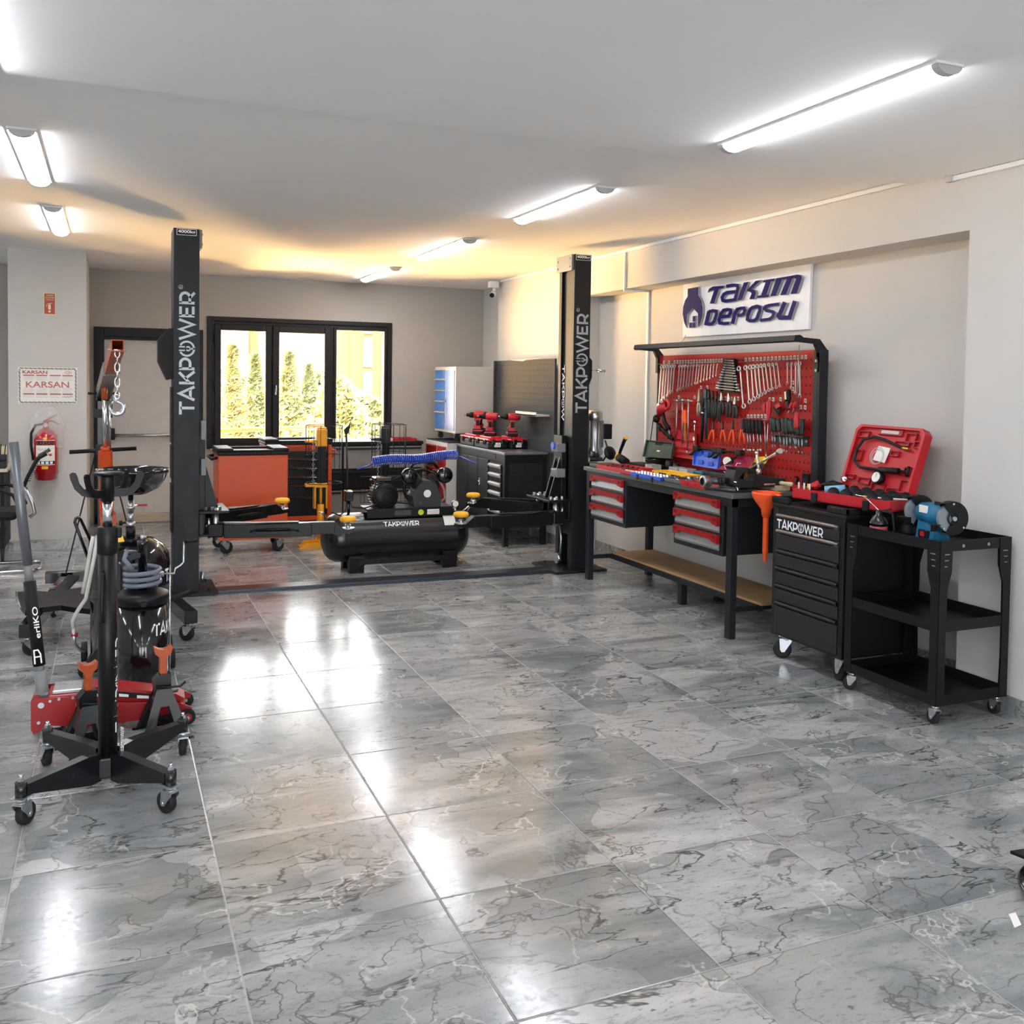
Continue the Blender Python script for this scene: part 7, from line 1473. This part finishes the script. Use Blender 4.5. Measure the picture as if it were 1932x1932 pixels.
P(sgn, 'pictogram', MB().box((-.828, PY-.0056, 2.165), (-.806, PY-.005, 2.205)).prism([(-.824, PY-.0052, 2.205), (-.810, PY-.0052, 2.205), (-.814, PY-.0052, 2.213), (-.820, PY-.0052, 2.213)], (0, -.0006, 0)).prism([(-.84, PY-.0052, 2.216), (-.80, PY-.0052, 2.223), (-.796, PY-.0052, 2.217), (-.82, PY-.0052, 2.213)], (0, -.0006, 0)).prism([(-.845, PY-.0052, 2.19), (-.84, PY-.0052, 2.19), (-.832, PY-.0052, 2.21), (-.836, PY-.0052, 2.212)], (0, -.0006, 0)).prism([(-.817, PY-.0052, 2.132), (-.832, PY-.0052, 2.150), (-.822, PY-.0052, 2.150), (-.822, PY-.0052, 2.160), (-.812, PY-.0052, 2.160), (-.812, PY-.0052, 2.150), (-.802, PY-.0052, 2.150)], (0, -.0006, 0)), MATS['glow_cream'])
ce = thing('certificate', 'white certificate with ornamental border and red KARSAN lettering on the pillar', 'certificate', (-.83, PY, 1.48))
x0, x1, z0, z1 = -1.072, -.592, 1.318, 1.645
P(ce, 'sheet', MB().box((x0, PY-.003, z0), (x1, PY-.0005, z1)), PAPER)
bd = MB()
def along(a, b, n, vert):
    for k in range(n):
        t_ = (k+.5)/n; c = Vector(a).lerp(Vector(b), t_)
        bd.ring((c.x, PY-.0036, c.z), (0, 1, 0), .0065, .0018, 8, 4, a0=k % 2*PI, a1=k % 2*PI+4.4); bd.box((c.x-(.002 if vert else .006), PY-.0042, c.z-(.006 if vert else .002)), (c.x+(.002 if vert else .006), PY-.003, c.z+(.006 if vert else .002)))
along((x0+.012, 0, z0+.012), (x1-.012, 0, z0+.012), 26, False); along((x0+.012, 0, z1-.012), (x1-.012, 0, z1-.012), 26, False); along((x0+.012, 0, z0+.02), (x0+.012, 0, z1-.02), 17, True); along((x1-.012, 0, z0+.02), (x1-.012, 0, z1-.02), 17, True)
P(ce, 'ornament_border', bd, mat('ornament_brown', '4a3a30', .6))
Fc = lambda x, z: fr((x, PY-.0036, z), (1, 0, 0), (0, 0, 1))
P(ce, 'lettering', text_mb('KARSAN', .20, .03, Fc(x0+.135, z1-.045), .02), REDL); P(ce, 'lettering', text_mb('KARSAN', .35, .055, Fc(-.835, 1.49), .015), mat('pale_red_lettering', 'c26a66', .6))
ln = MB(); rd = MB()
for cx_, w_ in ((x0+.085, .09), (x0+.19, .09), (x0+.30, .09), (x0+.40, .085)):
    for k in range(16):
        z_ = z1-.09-.012*k
        if abs(z_-1.49) < .03 or z_ < z0+.03: continue
        ln.box((cx_-w_/2, PY-.0036, z_), (cx_+w_/2*(.6+.4*((k*7+int(cx_*100)) % 3)/2), PY-.003, z_+.003))
    for z_ in (z1-.078, 1.40): rd.box((cx_-w_/2, PY-.0038, z_), (cx_+w_/2, PY-.003, z_+.009))
P(ce, 'print_line', ln, LGREY, kind='stuff'); P(ce, 'red_heading', rd, REDL, kind='stuff')
m = MB(); ribbon(m, [(-.03, 0), (0, .016), (.03, 0), (0, -.016)], .003, closed=True); m.xf(Fc(x1-.075, z1-.045)); P(ce, 'emblem', merge(m, text_mb('TSE', .028, .010, Fc(x1-.075, z1-.045))), REDL)
m = MB(); ribbon(m, [(-.04, -.005), (-.03, .006), (-.02, -.004), (-.005, .008), (.005, -.006), (.02, .01), (.03, .004), (.04, .012)], .0018); m.xf(Fc(x1-.075, z0+.06)); P(ce, 'signature', m, BLACKP)
